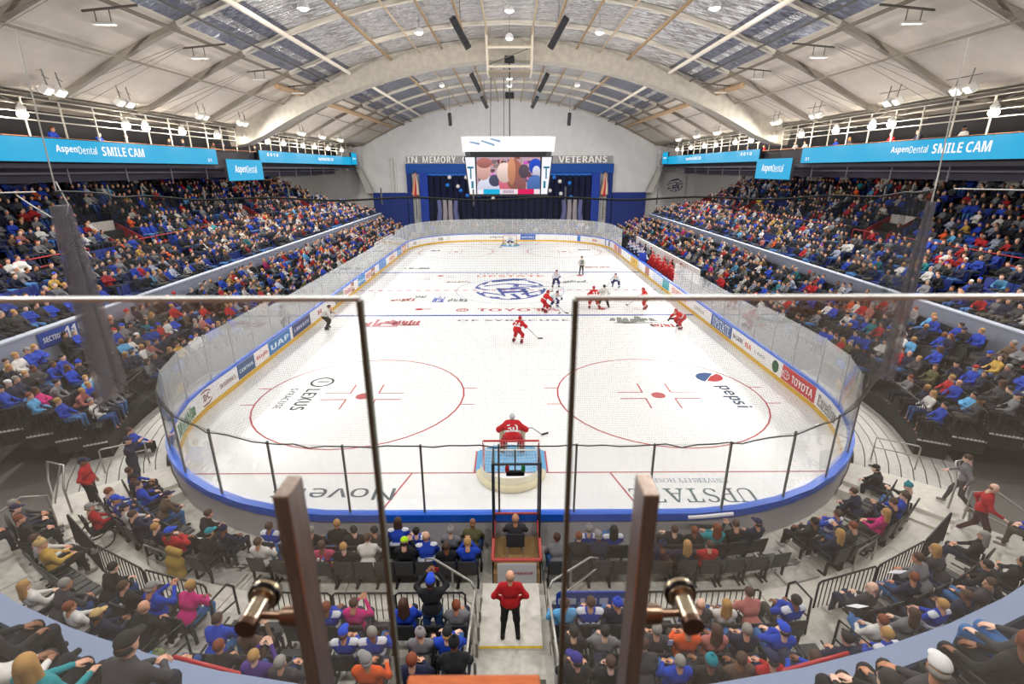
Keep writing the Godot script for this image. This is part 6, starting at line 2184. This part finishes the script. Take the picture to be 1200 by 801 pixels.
func build_scoreboard() -> void:
	var o := thing("scoreboard", "hanging video scoreboard with a white top band and a big crowd picture screen", "scoreboard", Vector3(-0.12, 0, -5.0))
	var dark := hx("15161c", 0.5)
	var m := MB.new()
	var hull := func(hx_: float, y: float, c: float) -> Array:
		return [Vector3(-hx_, y, -c), Vector3(-hx_ + c, y, 0), Vector3(hx_ - c, y, 0), Vector3(hx_, y, -c), Vector3(hx_, y, -5.0), Vector3(-hx_, y, -5.0)]
	var band_ := func(y0: float, h0: float, y1: float, h1: float, c: float, top: bool) -> MB:
		var b := MB.new()
		var p: Array = hull.call(h0, y0, c)
		var q: Array = hull.call(h1, y1, c)
		for k in 6:
			var l := (k + 1) % 6
			b.oquad(p[k], p[l], q[l], q[k], Vector3(0, (y0 + y1) * 0.5, -2.5))
		if top:
			for k in range(1, 5):
				b.tri(q[0], q[k], q[k + 1]); b.tri(p[0], p[k + 1], p[k])
		return b
	put("top_band", band_.call(11.15, 4.05, 12.4, 4.15, 0.7, true), glow(Color(1.0, 0.99, 0.99), 0.62), o)
	put("neck", band_.call(10.75, 3.75, 11.15, 3.85, 0.5, true), dark, o)
	m = MB.new()
	m.hex([Vector3(-3.55, 7.4, -4.6), Vector3(3.55, 7.4, -4.6), Vector3(3.55, 7.4, -0.12), Vector3(-3.55, 7.4, -0.12), Vector3(-3.9, 10.78, -4.6), Vector3(3.9, 10.78, -4.6), Vector3(3.9, 10.78, -0.12), Vector3(-3.9, 10.78, -0.12)])
	put("housing", m, dark, o)
	var qm := QuadMesh.new()
	qm.size = Vector2(5.6, 3.1)
	var sm := StandardMaterial3D.new()
	sm.albedo_color = Color(0.02, 0.02, 0.02)
	sm.emission_enabled = true
	sm.emission = Color.BLACK
	sm.emission_texture = picture()
	sm.emission_energy_multiplier = 0.62
	put("screen", qm, sm, o, Transform3D(Basis(), Vector3(0, 9.15, -0.06)))
	for sg in [-1.0, 1.0]:
		m = MB.new()
		m.hex([Vector3(2.9 * sg, 7.6, -0.14), Vector3(3.45 * sg, 7.6, -0.14), Vector3(3.45 * sg, 7.6, -0.05), Vector3(2.9 * sg, 7.6, -0.05), Vector3(2.95 * sg, 10.7, -0.14), Vector3(3.8 * sg, 10.7, -0.14), Vector3(3.8 * sg, 10.7, -0.05), Vector3(2.95 * sg, 10.7, -0.05)])
		var sp := put("side_screen", m, glow(Color(0.97, 0.97, 1.0), 0.6), o)
		m = MB.new()
		m.cbox(Vector3(3.35 * sg, 9.85, -0.04), Vector3(0.55, 0.16, 0.02), 0.008)
		m.cbox(Vector3(3.33 * sg, 9.35, -0.04), Vector3(0.12, 0.9, 0.02), 0.008)
		m.cbox(Vector3(3.2 * sg, 8.4, -0.04), Vector3(0.2, 0.6, 0.02), 0.008)
		put("logo", m, glow(Color(0.1, 0.5, 0.62), 0.5), sp)
	m = MB.new()
	for s in [[-2.4, 12.0, -1.2, 11.6], [-1.6, 12.15, -0.7, 11.9], [-3.4, 11.9, -2.5, 11.7]]:
		m.hex([Vector3(s[0], s[1], 0.0), Vector3(s[2], s[3], 0.0), Vector3(s[2], s[3], 0.02), Vector3(s[0], s[1], 0.02), Vector3(s[0] + 0.1, s[1] + 0.08, 0.0), Vector3(s[2], s[3] + 0.16, 0.0), Vector3(s[2], s[3] + 0.16, 0.02), Vector3(s[0] + 0.1, s[1] + 0.08, 0.02)])
	put("band_picture", m, glow(Color(0.45, 0.6, 0.75), 0.7), o)
	for x in [-1.6, -0.4, 0.1]:
		bars(o, [Vector3(x, 12.4, -1.5), Vector3(x * 0.9, 19.0, -1.5)], 0.03, hx("2b2b2e"), "cable")
	var fr := thing("rigging_frame", "pale steel rigging frame under the middle of the concrete arch", "frame", Vector3(0, 0, -4.0))
	var pm := hx("c9bfae", 0.6)
	for sx in [-1.75, 1.75]:
		bars(fr, [Vector3(sx, 20.0, 3.0), Vector3(sx, 17.4, 0.4), Vector3(sx, 17.2, -2.5)], 0.1, pm, "upright")
		bars(fr, [Vector3(sx, 19.5, 3.0), Vector3(sx, 19.4, -3.0)], 0.08, pm, "beam")
	for e in [[17.5, 0.5], [17.25, -2.4], [18.6, 1.8]]: bars(fr, [Vector3(-1.75, e[0], e[1]), Vector3(1.75, e[0], e[1])], 0.1, pm, "crossbeam")
	bars(fr, [Vector3(-1.75, 17.6, 0.5), Vector3(1.75, 18.6, 1.8)], 0.04, hx("5a5750"), "brace")
	m = MB.new()
	m.box(Vector3(0, 17.2, -1.0), Vector3(3.4, 0.14, 2.6))
	put("deck", m, hx("8a8072"), fr)
	for e in [[0.0, 18.0, 0.4], [0.0, 15.9, -3.6]]:
		m = MB.new()
		m.cbox(Vector3(e[0], e[1], e[2]), Vector3(0.8, 0.5, 0.5), 0.05)
		put("hoist", m, hx("1d1d20"), fr)
	bars(fr, [Vector3(0, 17.8, 0.4), Vector3(0, 12.4, -1.4)], 0.05, hx("232326"), "hoist_chain")
	# hanging loudspeakers
	var k2 := 0
	for e in [[3.0, 17.6, 6.5, 1.9, 0.55], [3.1, 17.2, -9.5, 1.7, 0.5], [2.9, 17.0, -22.0, 1.4, 0.5], [7.6, 15.7, -28.0, 1.5, 0.0]]:
		for sg in [-1.0, 1.0]:
			var sp := thing("hanging_speaker", "long black loudspeaker under the roof, %s from the camera, %s" % [ordinal(k2), "penalty side" if sg < 0 else "bench side"], "loudspeaker", Vector3(e[0] * sg, e[1], e[2]), 0.0, "roof loudspeakers")
			m = MB.new()
			var bs := Basis(Vector3(0, 0, 1), e[4] * -sg * 1.0) * Basis(Vector3.RIGHT, 0.5)
			m.cbox(Vector3.ZERO, Vector3(0.42, e[3], 0.5), 0.05, bs)
			put("cabinet", m, hx("1b1b1e", 0.6), sp)
			for q in 5:
				m = MB.new()
				m.cbox(bs * Vector3(0, e[3] * (-0.4 + 0.2 * q), 0.25), Vector3(0.36, e[3] * 0.16, 0.03), 0.01, bs)
				put("grille", m, hx("2a2a2e", 0.7), sp)
			bars(sp, [Vector3(0, e[3] * 0.4, 0), Vector3(0, roof_y(e[0]) - e[1] - 0.1, 0)], 0.02, hx("3a3a3c"), "hanger")
		k2 += 1

func lamp_name(sg: float) -> String:
	return "penalty side" if sg < 0 else "bench side"

func build_lamps() -> void:
	var shine := glow(Color(1.0, 0.98, 0.94), 5.0)
	var hous := hx("d9d6d0", 0.5)
	for sg in [-1.0, 1.0]:
		var n := 0
		for z in [22.5, 16.1, 9.4, 7.7, 4.0, -0.4, -4.7, -9.0, -12.5, -17.5, -21.0, -25.5, -31.0]:
			var o := thing("flood_lamp", "bright round lamp at the press box, %s from camera end, %s" % [ordinal(n), lamp_name(sg)], "lamp", Vector3(22.7 * sg, 12.2, z), 0.0, "round lamps along the press boxes")
			n += 1
			var m := MB.new()
			m.lathe([[0.0, 0.0], [0.16, 0.0], [0.2, 0.14], [0.1, 0.3], [0.04, 0.36], [0.0, 0.36]], 12, Vector3(0, 0.1, 0))
			put("shade", m, hous, o)
			m = MB.new()
			m.ball(Vector3(0, -0.02, 0), Vector3(0.23, 0.2, 0.23), 8, 12)
			put("bulb", m, shine, o)
			bars(o, [Vector3(0, 0.4, 0), Vector3(0.75 * sg, 0.75, 0)], 0.03, hx("8d8a84"), "arm")
			var l := OmniLight3D.new()
			l.light_color = Color(1.0, 0.97, 0.92)
			l.light_energy = LAMP_BULB
			l.omni_range = 80.0
			l.omni_attenuation = 2.0
			l.light_size = 0.12
			l.shadow_enabled = true
			l.position = Vector3(0, 0.02, 0)
			l.name = "bulb_light"
			o.add_child(l)
		n = 0
		for z in [24.0, 15.2, 10.6, 3.2, -2.4, -8.0, -14.5, -20.5, -27.0]:
			for q in 2:
				var at := Vector3(21.3 * sg, roof_y(21.3) - 1.05, z + 0.75 * q)
				var o := thing("floodlight", "white boxy floodlight under roof edge, %s from camera end, %s" % [ordinal(n), lamp_name(sg)], "floodlight", at, 0.0, "boxy floodlights under the roof edges")
				n += 1
				var bs := Basis.looking_at(Vector3(8.0 * sg, 0, z * 0.85) - at, Vector3.UP)
				var m := MB.new()
				m.cbox(bs * Vector3(0, 0, 0.16), Vector3(0.56, 0.4, 0.3), 0.04, bs)
				put("housing", m, hous, o)
				m = MB.new()
				m.box(bs * Vector3(0, 0, 0.0), Vector3(0.48, 0.32, 0.02), bs)
				put("lens_lamp", m, glow(Color(1.0, 0.99, 0.97), 1.2), o)
				bars(o, [Vector3(0, 0.15, 0), Vector3(0.1 * sg, roof_y(21.3) - at.y - 0.1, 0)], 0.025, hx("6f6b66"), "hanger")
				bars(o, [Vector3(-0.2, 0.6, -0.4), Vector3(0.2, 0.65, 0.4)], 0.02, hx("6f6b66"), "bracket")
	var ne := 0
	for e in [[-15.0, 15.6, 27.0, -9.0, 32.0], [-5.5, 17.6, 26.8, -4.0, 33.0], [5.5, 17.6, 26.8, 4.0, 33.0], [15.0, 15.6, 27.0, 9.0, 32.0], [-10.0, 16.9, 40.5, -7.0, 32.5], [-2.5, 18.0, 41.0, -2.0, 33.5], [2.5, 18.0, 41.0, 2.0, 33.5], [10.0, 16.9, 40.5, 7.0, 32.5]]:  # unseen floodlights, added to brighten the near rows
		var at := Vector3(e[0], e[1], e[2])
		var o := thing("floodlight", "added unseen floodlight above the camera end, %s of those" % ordinal(ne), "floodlight", at, 0.0, "added floodlights above the camera end")
		ne += 1
		var bs := Basis.looking_at(Vector3(e[3], 0.5, e[4]) - at, Vector3.UP)
		var m := MB.new()
		m.cbox(bs * Vector3(0, 0, 0.16), Vector3(0.9, 0.6, 0.3), 0.04, bs)
		put("housing", m, hous, o)
		m = MB.new()
		m.box(Vector3.ZERO, Vector3(0.8, 0.5, 0.02), bs)
		put("lens_lamp", m, glow(Color(1.0, 0.99, 0.97), 3.0), o)
		bars(o, [Vector3(0, 0.2, 0), Vector3(0, roof_y(e[0]) - e[1] - 0.1, 0)], 0.03, hx("6f6b66"), "hanger")
	# pendant lamps along the ridge and over the foil edges
	var k := 0
	for e in [[0.0, 18.6, 12.0], [0.0, 18.7, 6.5], [0.0, 18.2, 2.0], [0.0, 17.6, -10.5], [0.0, 17.9, -17.0], [0.0, 18.0, -24.0], [-11.5, 17.0, -8.5], [11.5, 17.0, -8.5], [-6.0, 18.2, 3.5], [6.0, 18.2, 3.5], [-10.5, 17.4, 12.0], [10.5, 17.4, 12.0], [-7.0, 17.8, -16.0], [7.0, 17.8, -16.0]]:
		var o := thing("pendant_lamp", "small white pendant lamp below the roof foil, %s of those hung there" % ordinal(k), "lamp", Vector3(e[0], e[1], e[2]), 0.0, "pendant lamps under the roof")
		k += 1
		var m := MB.new()
		m.lathe([[0.0, 0.0], [0.3, 0.0], [0.24, 0.22], [0.1, 0.34], [0.0, 0.36]], 14, Vector3(0, 0.06, 0))
		put("shade", m, hx("cfcfd2", 0.5), o)
		m = MB.new()
		m.ball(Vector3(0, 0.04, 0), Vector3(0.22, 0.1, 0.22), 6, 12)
		put("bulb", m, glow(Color(1.0, 0.98, 0.95), 3.0), o)
		bars(o, [Vector3(0, 0.4, 0), Vector3(0, roof_y(e[0]) - e[1] - 0.05, 0)], 0.012, hx("3a3a3a"), "cord")
		var l := OmniLight3D.new()
		l.light_color = Color(1.0, 0.97, 0.93)
		l.light_energy = LAMP_PENDANT
		l.omni_range = 80.0
		l.omni_attenuation = 2.0
		l.light_size = 0.1
		l.shadow_enabled = true
		l.position = Vector3(0, 0.04, 0)
		l.name = "bulb_light"
		o.add_child(l)
	# unlit heaters on brackets where beige meets foil
	k = 0
	for sg in [-1.0, 1.0]:
		for z in [18.0, 11.3, 4.4, -2.0]:
			var o := thing("roof_fixture", "grey unlit fixture at the foil edge, %s of its side, %s" % [ordinal(k % 4), lamp_name(sg)], "fixture", Vector3(16.6 * sg, roof_y(16.6) - 0.9, z), 0.0, "fixtures at the foil edges")
			k += 1
			var m := MB.new()
			m.cbox(Vector3(0, -0.1, 0), Vector3(0.9, 0.09, 0.32), 0.03)
			put("tray", m, hx("b9b5ae", 0.4), o)
			bars(o, [Vector3(-1.5 * sg, 0.55, 0), Vector3(0.8 * sg, 0.35, 0)], 0.05, hx("544e48"), "bracket")
			for x in [-0.3, 0.3]: bars(o, [Vector3(x, -0.05, 0), Vector3(x, 0.45, 0)], 0.02, hx("544e48"), "hanger")

func build_benches() -> void:
	# white wall, team bench and penalty box things beyond the side boards
	var m := MB.new()
	m.box(Vector3(15.15, 1.0, -8.5), Vector3(0.16, 2.2, 21.0))
	struct("wall_bench", m, hx("dcd9d6"))
	m = MB.new()
	m.box(Vector3(-15.0, 1.0, -19.0), Vector3(0.12, 1.9, 9.0))
	struct("wall_penalty_box", m, hx("cfcdca"))
	var rng := RandomNumberGenerator.new()
	rng.seed = 51
	for e in [[0.2, -7.6, "red"], [-9.4, -17.2, "white"]]:
		var b := thing("team_bench", "long blue bench of the %s team behind the side boards" % e[2], "bench", Vector3(14.05, 0, (e[0] + e[1]) * 0.5))
		m = MB.new()
		m.cbox(Vector3(0, 0.45, 0), Vector3(0.35, 0.06, e[0] - e[1]), 0.02)
		put("seat_plank", m, hx("24479c"), b)
		for k in 4:
			m = MB.new()
			m.box(Vector3(0, 0.22, lerpf(-0.45, 0.45, k / 3.0) * (e[0] - e[1])), Vector3(0.3, 0.44, 0.06))
			put("support", m, hx("3a3c44"), b)
		var n := 0
		var z: float = e[0] - 0.3
		while z > e[1]:
			var d := pose_parts("sit_forward", 1)
			var o := put("person", d.body, hx("d9a283", 0.6))
			o.transform = Transform3D(Basis(Vector3.UP, -PI / 2).scaled(Vector3.ONE * 1.05), Vector3(14.05, 0.38 + 0.22 * (n % 3), z))
			tag(o, "player in %s jersey on the team bench, %s from the camera end" % [e[2], ordinal(n)], "person", "players on the benches")
			put("jersey", d.top, hx("c4161f" if e[2] == "red" else "c8cede", 0.9), o)
			put("hockey_trousers", d.legs, hx("b3121b" if e[2] == "red" else "202a5c", 0.9), o)
			put("helmet", hair_m("helmet", 0.03), hx("a8141c" if e[2] == "red" else "1b2a6c", 0.35), o, d.head)
			n += 1
			z -= 0.62
		for k in 3:
			person("stand", 1, Vector3(14.75, 0.25, lerpf(e[0], e[1], 0.2 + 0.3 * k)), -PI / 2, ["d", "k", "n"][k], "BKG"[k], "-", rng, "coach in %s standing behind %s team bench" % [looks(["d", "k", "n"][k], "BKG"[k], "-"), e[2]], "coaches behind the benches")
	m = MB.new()
	m.box(Vector3(13.3, 0.9, -8.6), Vector3(0.7, 1.7, 0.12))
	tag(put("bench_divider", m, hx("1c3fb4")), "bright blue divider panel between the two team benches", "panel")

func build_camera_ledge() -> void:
	# right in front of the camera: two glass guards on clamps, steel bar posts, a wooden ledge
	var gm := StandardMaterial3D.new()
	gm.albedo_color = Color(0.9, 0.97, 0.94, 0.05)
	gm.transparency = BaseMaterial3D.TRANSPARENCY_ALPHA
	gm.roughness = 0.02
	var edge := hx("55584e", 0.6, 0.0)
	var steel := noisy(Color(0.5, 0.44, 0.41), Color(0.62, 0.56, 0.52), 0.02, Vector3(6, 0.6, 6), 0.34, 0.85)
	var chrome := hx("c2b49c", 0.22, 0.95)
	for e in [[-1.0, -2.4, -0.2325], [1.0, 0.0855, 2.6]]:
		var side := "clear side" if e[0] < 0 else "banner side"
		var g := thing("glass_guard", "clear glass guard panel with dark edges before the camera, %s" % side, "glass panel", Vector3(0, 9.537, 41.08), 0.0, "glass guards before the camera")
		var m := MB.new()
		m.box(Vector3((e[1] + e[2]) * 0.5, -0.55, 0), Vector3(e[2] - e[1], 1.1, 0.012))
		put("pane", m, gm, g)
		m = MB.new()
		m.box(Vector3((e[1] + e[2]) * 0.5, 0.003, 0), Vector3(e[2] - e[1], 0.006, 0.013))
		put("top_edge", m, hx("b9bcbc", 0.4, 0.0), g)
		m = MB.new()
		var ex: float = e[2] if e[0] < 0 else e[1]
		m.box(Vector3(ex, -0.55, 0), Vector3(0.008, 1.1, 0.013))
		put("side_edge", m, edge, g)
		var px: float = -0.355 if e[0] < 0 else 0.2
		var p := thing("guard_post", "brown-reflecting flat steel post with a glass clamp, %s" % side, "post", Vector3(px, 8.55, 41.14), 0.0, "steel guard posts")
		m = MB.new()
		m.cbox(Vector3(0, 0.355, 0), Vector3(0.024, 0.71, 0.056), 0.0015)
		put("bar", m, steel, p)
		var cx: float = -0.094 if e[0] < 0 else 0.09
		m = MB.new()
		m.tube([Vector3(cx, 0.455, 0.028), Vector3(cx, 0.455, -0.03)], 0.0165, 20)
		put("clamp_barrel", m, chrome, p)
		m = MB.new()
		m.tube([Vector3(cx, 0.455, 0.032), Vector3(cx, 0.455, 0.02)], 0.018, 20)
		put("barrel_cap", m, hx("5b4438", 0.3, 0.8), p)
		for q in [[-0.028, 0.024, "8a7660"], [-0.034, 0.028, "1d1b1c"], [-0.04, 0.028, "b9a88c"], [-0.047, 0.025, "1d1b1c"]]:
			m = MB.new()
			m.tube([Vector3(cx, 0.455, q[0]), Vector3(cx, 0.455, q[0] - 0.007)], q[1], 24)
			put("clamp_disc", m, hx(q[2], 0.25, 0.8), p)
		m = MB.new()
		m.tube([Vector3(0, 0.45, 0.0), Vector3(cx * 0.45, 0.45, 0.0), Vector3(cx * 0.5, 0.45, 0.0)], 0.019, 16, 0.014)
		m.tube([Vector3(cx * 0.3, 0.45, 0.0), Vector3(cx, 0.453, 0.0)], 0.0075, 12)
		put("clamp_arm", m, hx("6b5648", 0.28, 0.85), p)
	var w := thing("wooden_ledge", "orange wooden ledge at the camera's feet between the two posts", "ledge", Vector3(-0.078, 8.86, 41.3))
	var lm := MB.new()
	lm.cbox(Vector3(0, -0.01, 0), Vector3(0.236, 0.024, 0.32), 0.003)
	put("board", lm, noisy(Color(0.62, 0.3, 0.13), Color(0.74, 0.4, 0.19), 0.02, Vector3(2.0, 2.0, 14.0), 0.45), w)
	lm = MB.new()
	lm.box(Vector3(0, -0.16, 0.05), Vector3(0.2, 0.3, 0.2))
	put("support", lm, hx("3a2a22"), w)
	var m2 := MB.new()
	m2.box(Vector3(0, 8.45, 43.9), Vector3(6.0, 0.2, 5.8))
	struct("floor_gallery", m2, hx("4a4542"))
	m2 = MB.new()
	m2.box(Vector3(0, 10.6, 44.6), Vector3(7.0, 4.2, 0.2))
	struct("wall_gallery", m2, hx("8a4a2a", 0.6))
	var gl := thing("added_gallery_lamp", "added unseen warm lamp over the gallery behind the camera", "lamp", Vector3(0, 12.6, 43.4))  # unseen lamp added so the steel posts reflect something warm
	var gm2 := MB.new()
	gm2.box(Vector3(0, 0, 0), Vector3(1.6, 0.06, 0.4))
	put("housing", gm2, hx("d8d4cc"), gl)
	gm2 = MB.new()
	gm2.box(Vector3(0, -0.04, 0), Vector3(1.5, 0.02, 0.32))
	put("diffuser_lamp", gm2, glow(Color(1.0, 0.9, 0.76), 2.0), gl)
	bars(gl, [Vector3(0, 0, 0), Vector3(0, 6.9, 0)], 0.02, hx("3a3a3a"), "hanger")
	var ga := AreaLight3D.new()
	ga.area_size = Vector2(1.5, 0.32)
	ga.light_color = Color(1.0, 0.86, 0.7)
	ga.light_energy = 1.2
	ga.area_range = 60.0
	ga.shadow_enabled = true
	ga.name = "added_gallery_light"
	add_child(ga)
	ga.look_at_from_position(Vector3(0, 12.54, 43.4), Vector3(0, 8.0, 43.4), Vector3(0, 0, 1))

var cam: Camera3D
const LAMP_BULB := 6.0
const LAMP_PENDANT := 9.0
const FLOOD := 26.0
const ADDED_NEAR_FLOOD := 33.0

func _ready() -> void:
	cam = Camera3D.new()
	cam.name = "camera"
	add_child(cam)
	cam.transform = Transform3D(Basis(Vector3(0.999989, -0.002046, 0.004329), Vector3(0.003342, 0.945693, -0.325045), Vector3(-0.003429, 0.325056, 0.945689)).orthonormalized(), Vector3(-0.011, 9.72, 41.802))
	cam.fov = 68.4003
	cam.near = 0.05
	cam.far = 300.0
	cam.current = true
	var lens := CameraAttributesPhysical.new()   # a fast wide lens focused on the ice: only the posts close by go soft
	lens.frustum_focal_length = 12.0 / tan(deg_to_rad(68.4003 / 2.0))
	lens.frustum_near = 0.05
	lens.frustum_far = 300.0
	lens.frustum_focus_distance = 30.0
	lens.exposure_aperture = 3.4
	cam.attributes = lens
	var env := Environment.new()
	env.background_mode = Environment.BG_COLOR
	env.background_color = Color(0, 0, 0)
	env.tonemap_mode = Environment.TONE_MAPPER_LINEAR
	env.tonemap_exposure = 1.65
	env.sdfgi_enabled = true
	env.ssao_enabled = true
	env.ssil_enabled = true
	var we := WorldEnvironment.new()
	we.name = "world"
	we.environment = env
	add_child(we)
	for sg in [-1.0, 1.0]:   # the light of the boxy floodlights, just in front of their glowing faces
		for z in [24.0, 15.2, 10.6, 3.2, -2.4, -8.0, -14.5, -20.5, -27.0]:
			for q in 2:
				var at := Vector3(21.3 * sg, roof_y(21.3) - 1.05, z + 0.75 * q)
				var to := Vector3(8.0 * sg, 0, z * 0.85)
				var l := AreaLight3D.new()
				l.area_size = Vector2(0.48, 0.32)
				l.light_color = Color(1.0, 0.985, 0.96)
				l.light_energy = FLOOD * (1.35 if z < -14.0 else 1.0)
				l.area_range = 90.0
				l.shadow_enabled = true
				l.name = "flood_beam"
				add_child(l, true)
				l.look_at_from_position(at + (to - at).normalized() * 0.03, to, Vector3.UP)
	for e in [[-15.0, 15.6, 27.0, -9.0, 32.0], [-5.5, 17.6, 26.8, -4.0, 33.0], [5.5, 17.6, 26.8, 4.0, 33.0], [15.0, 15.6, 27.0, 9.0, 32.0], [-10.0, 16.9, 40.5, -7.0, 32.5], [-2.5, 18.0, 41.0, -2.0, 33.5], [2.5, 18.0, 41.0, 2.0, 33.5], [10.0, 16.9, 40.5, 7.0, 32.5]]:  # light of the added fixtures over the near rows, out of view
		var at := Vector3(e[0], e[1], e[2])
		var to := Vector3(e[3], 0.5, e[4])
		var l := AreaLight3D.new()
		l.area_size = Vector2(0.8, 0.5)
		l.light_color = Color(1.0, 0.985, 0.96)
		l.light_energy = ADDED_NEAR_FLOOD
		l.area_range = 90.0
		l.shadow_enabled = true
		l.name = "added_end_beam"
		add_child(l, true)
		l.look_at_from_position(at + (to - at).normalized() * 0.03, to, Vector3.UP)
	for f in [[bold, "Droid Sans", 700], [plainf, "Droid Sans", 400], [serif, "Droid Serif", 400]]:
		(f[0] as SystemFont).font_names = PackedStringArray([f[1]])
		(f[0] as SystemFont).font_weight = f[2]
	chair_meshes()
	build_walls()
	build_roof()
	build_roof_cables()
	build_ice()
	build_near_floor()
	build_stage()
	build_press(-1.0)
	build_press(1.0)
	build_side_stands()
	build_boards()
	build_glass()
	build_goal(27.13, 1.0, "red framed goal with a cream padded base behind the red goalkeeper")
	build_goal(-27.13, -1.0, "small distant goal before the far end boards")
	build_players()
	build_scoreboard()
	build_benches()
	build_near_seats()
	build_near_things()
	build_lamps()
	build_protective_net()
	build_camera_ledge()

func build_players() -> void:
	player("skate", Vector3(0.44, 0.0, 13.76), 2.6, "red", "red skater alone just inside the near blue line, bent over the stick", "24")
	player("skate", Vector3(2.44, 0.0, 7.06), 1.9, "red", "red skater at the blue line beside the centre crest", "")
	player("skate_back", Vector3(6.1, 0.0, 6.2), 3.3, "red", "red skater with white number facing away, wrestling beside the linesman", "11")
	player("skate", Vector3(9.88, 0.0, 6.22), -1.9, "red", "red skater leaning towards the middle behind the glass guard's top edge", "")
	player("skate_low", Vector3(10.85, 0.0, 11.0), -1.5, "red", "red skater bent low by the bench side boards near the red ice logo", "")
	player("skate", Vector3(3.92, 0.0, -0.87), 0.2, "white", "white and navy skater gliding at centre ice", "")
	player("skate_low", Vector3(3.25, 0.0, 5.66), 0.6, "white", "white and navy skater bent over the puck beside a red skater", "")
	player("skate_low", Vector3(9.15, 0.0, -0.8), -0.5, "white", "white and navy skater crouching in line with the red skaters on the bench side", "")
	player("referee", Vector3(6.88, 0.0, -6.39), 0.2, "ref", "striped referee standing upright at the far blue line", "", 0.0)
	player("skate_back", Vector3(6.85, 0.0, 5.75), 2.8, "ref", "striped linesman tangled with a red skater", "", 0.0)
	player("skate", Vector3(-11.75, 0.0, 10.9), 1.8, "ref", "striped linesman in black trousers crouching by the penalty side boards", "", 0.0)
	player("goalie", Vector3(0.05, 0.0, 25.9), PI, "red", "goalkeeper in red crouching in the near crease with back to the net", "30")
	var g := get_child(get_child_count() - 1)
	for sx in [-1.0, 1.0]:
		var m := MB.new()
		m.cbox(Vector3(0.31 * sx, 0.42, 0.22), Vector3(0.28, 0.8, 0.16), 0.04, Basis(Vector3.RIGHT, -0.15))
		put("leg_pad", m, hx("d8c9a8"), g)
	player("goalie", Vector3(0.0, 0.0, -26.0), 0.0, "white", "distant goalkeeper in white before the far goal", "")
	var g2 := get_child(get_child_count() - 1)
	for sx in [-1.0, 1.0]:
		var m := MB.new()
		m.cbox(Vector3(0.31 * sx, 0.42, 0.22), Vector3(0.28, 0.8, 0.16), 0.04, Basis(Vector3.RIGHT, -0.15))
		put("leg_pad", m, hx("dcdce0"), g2)
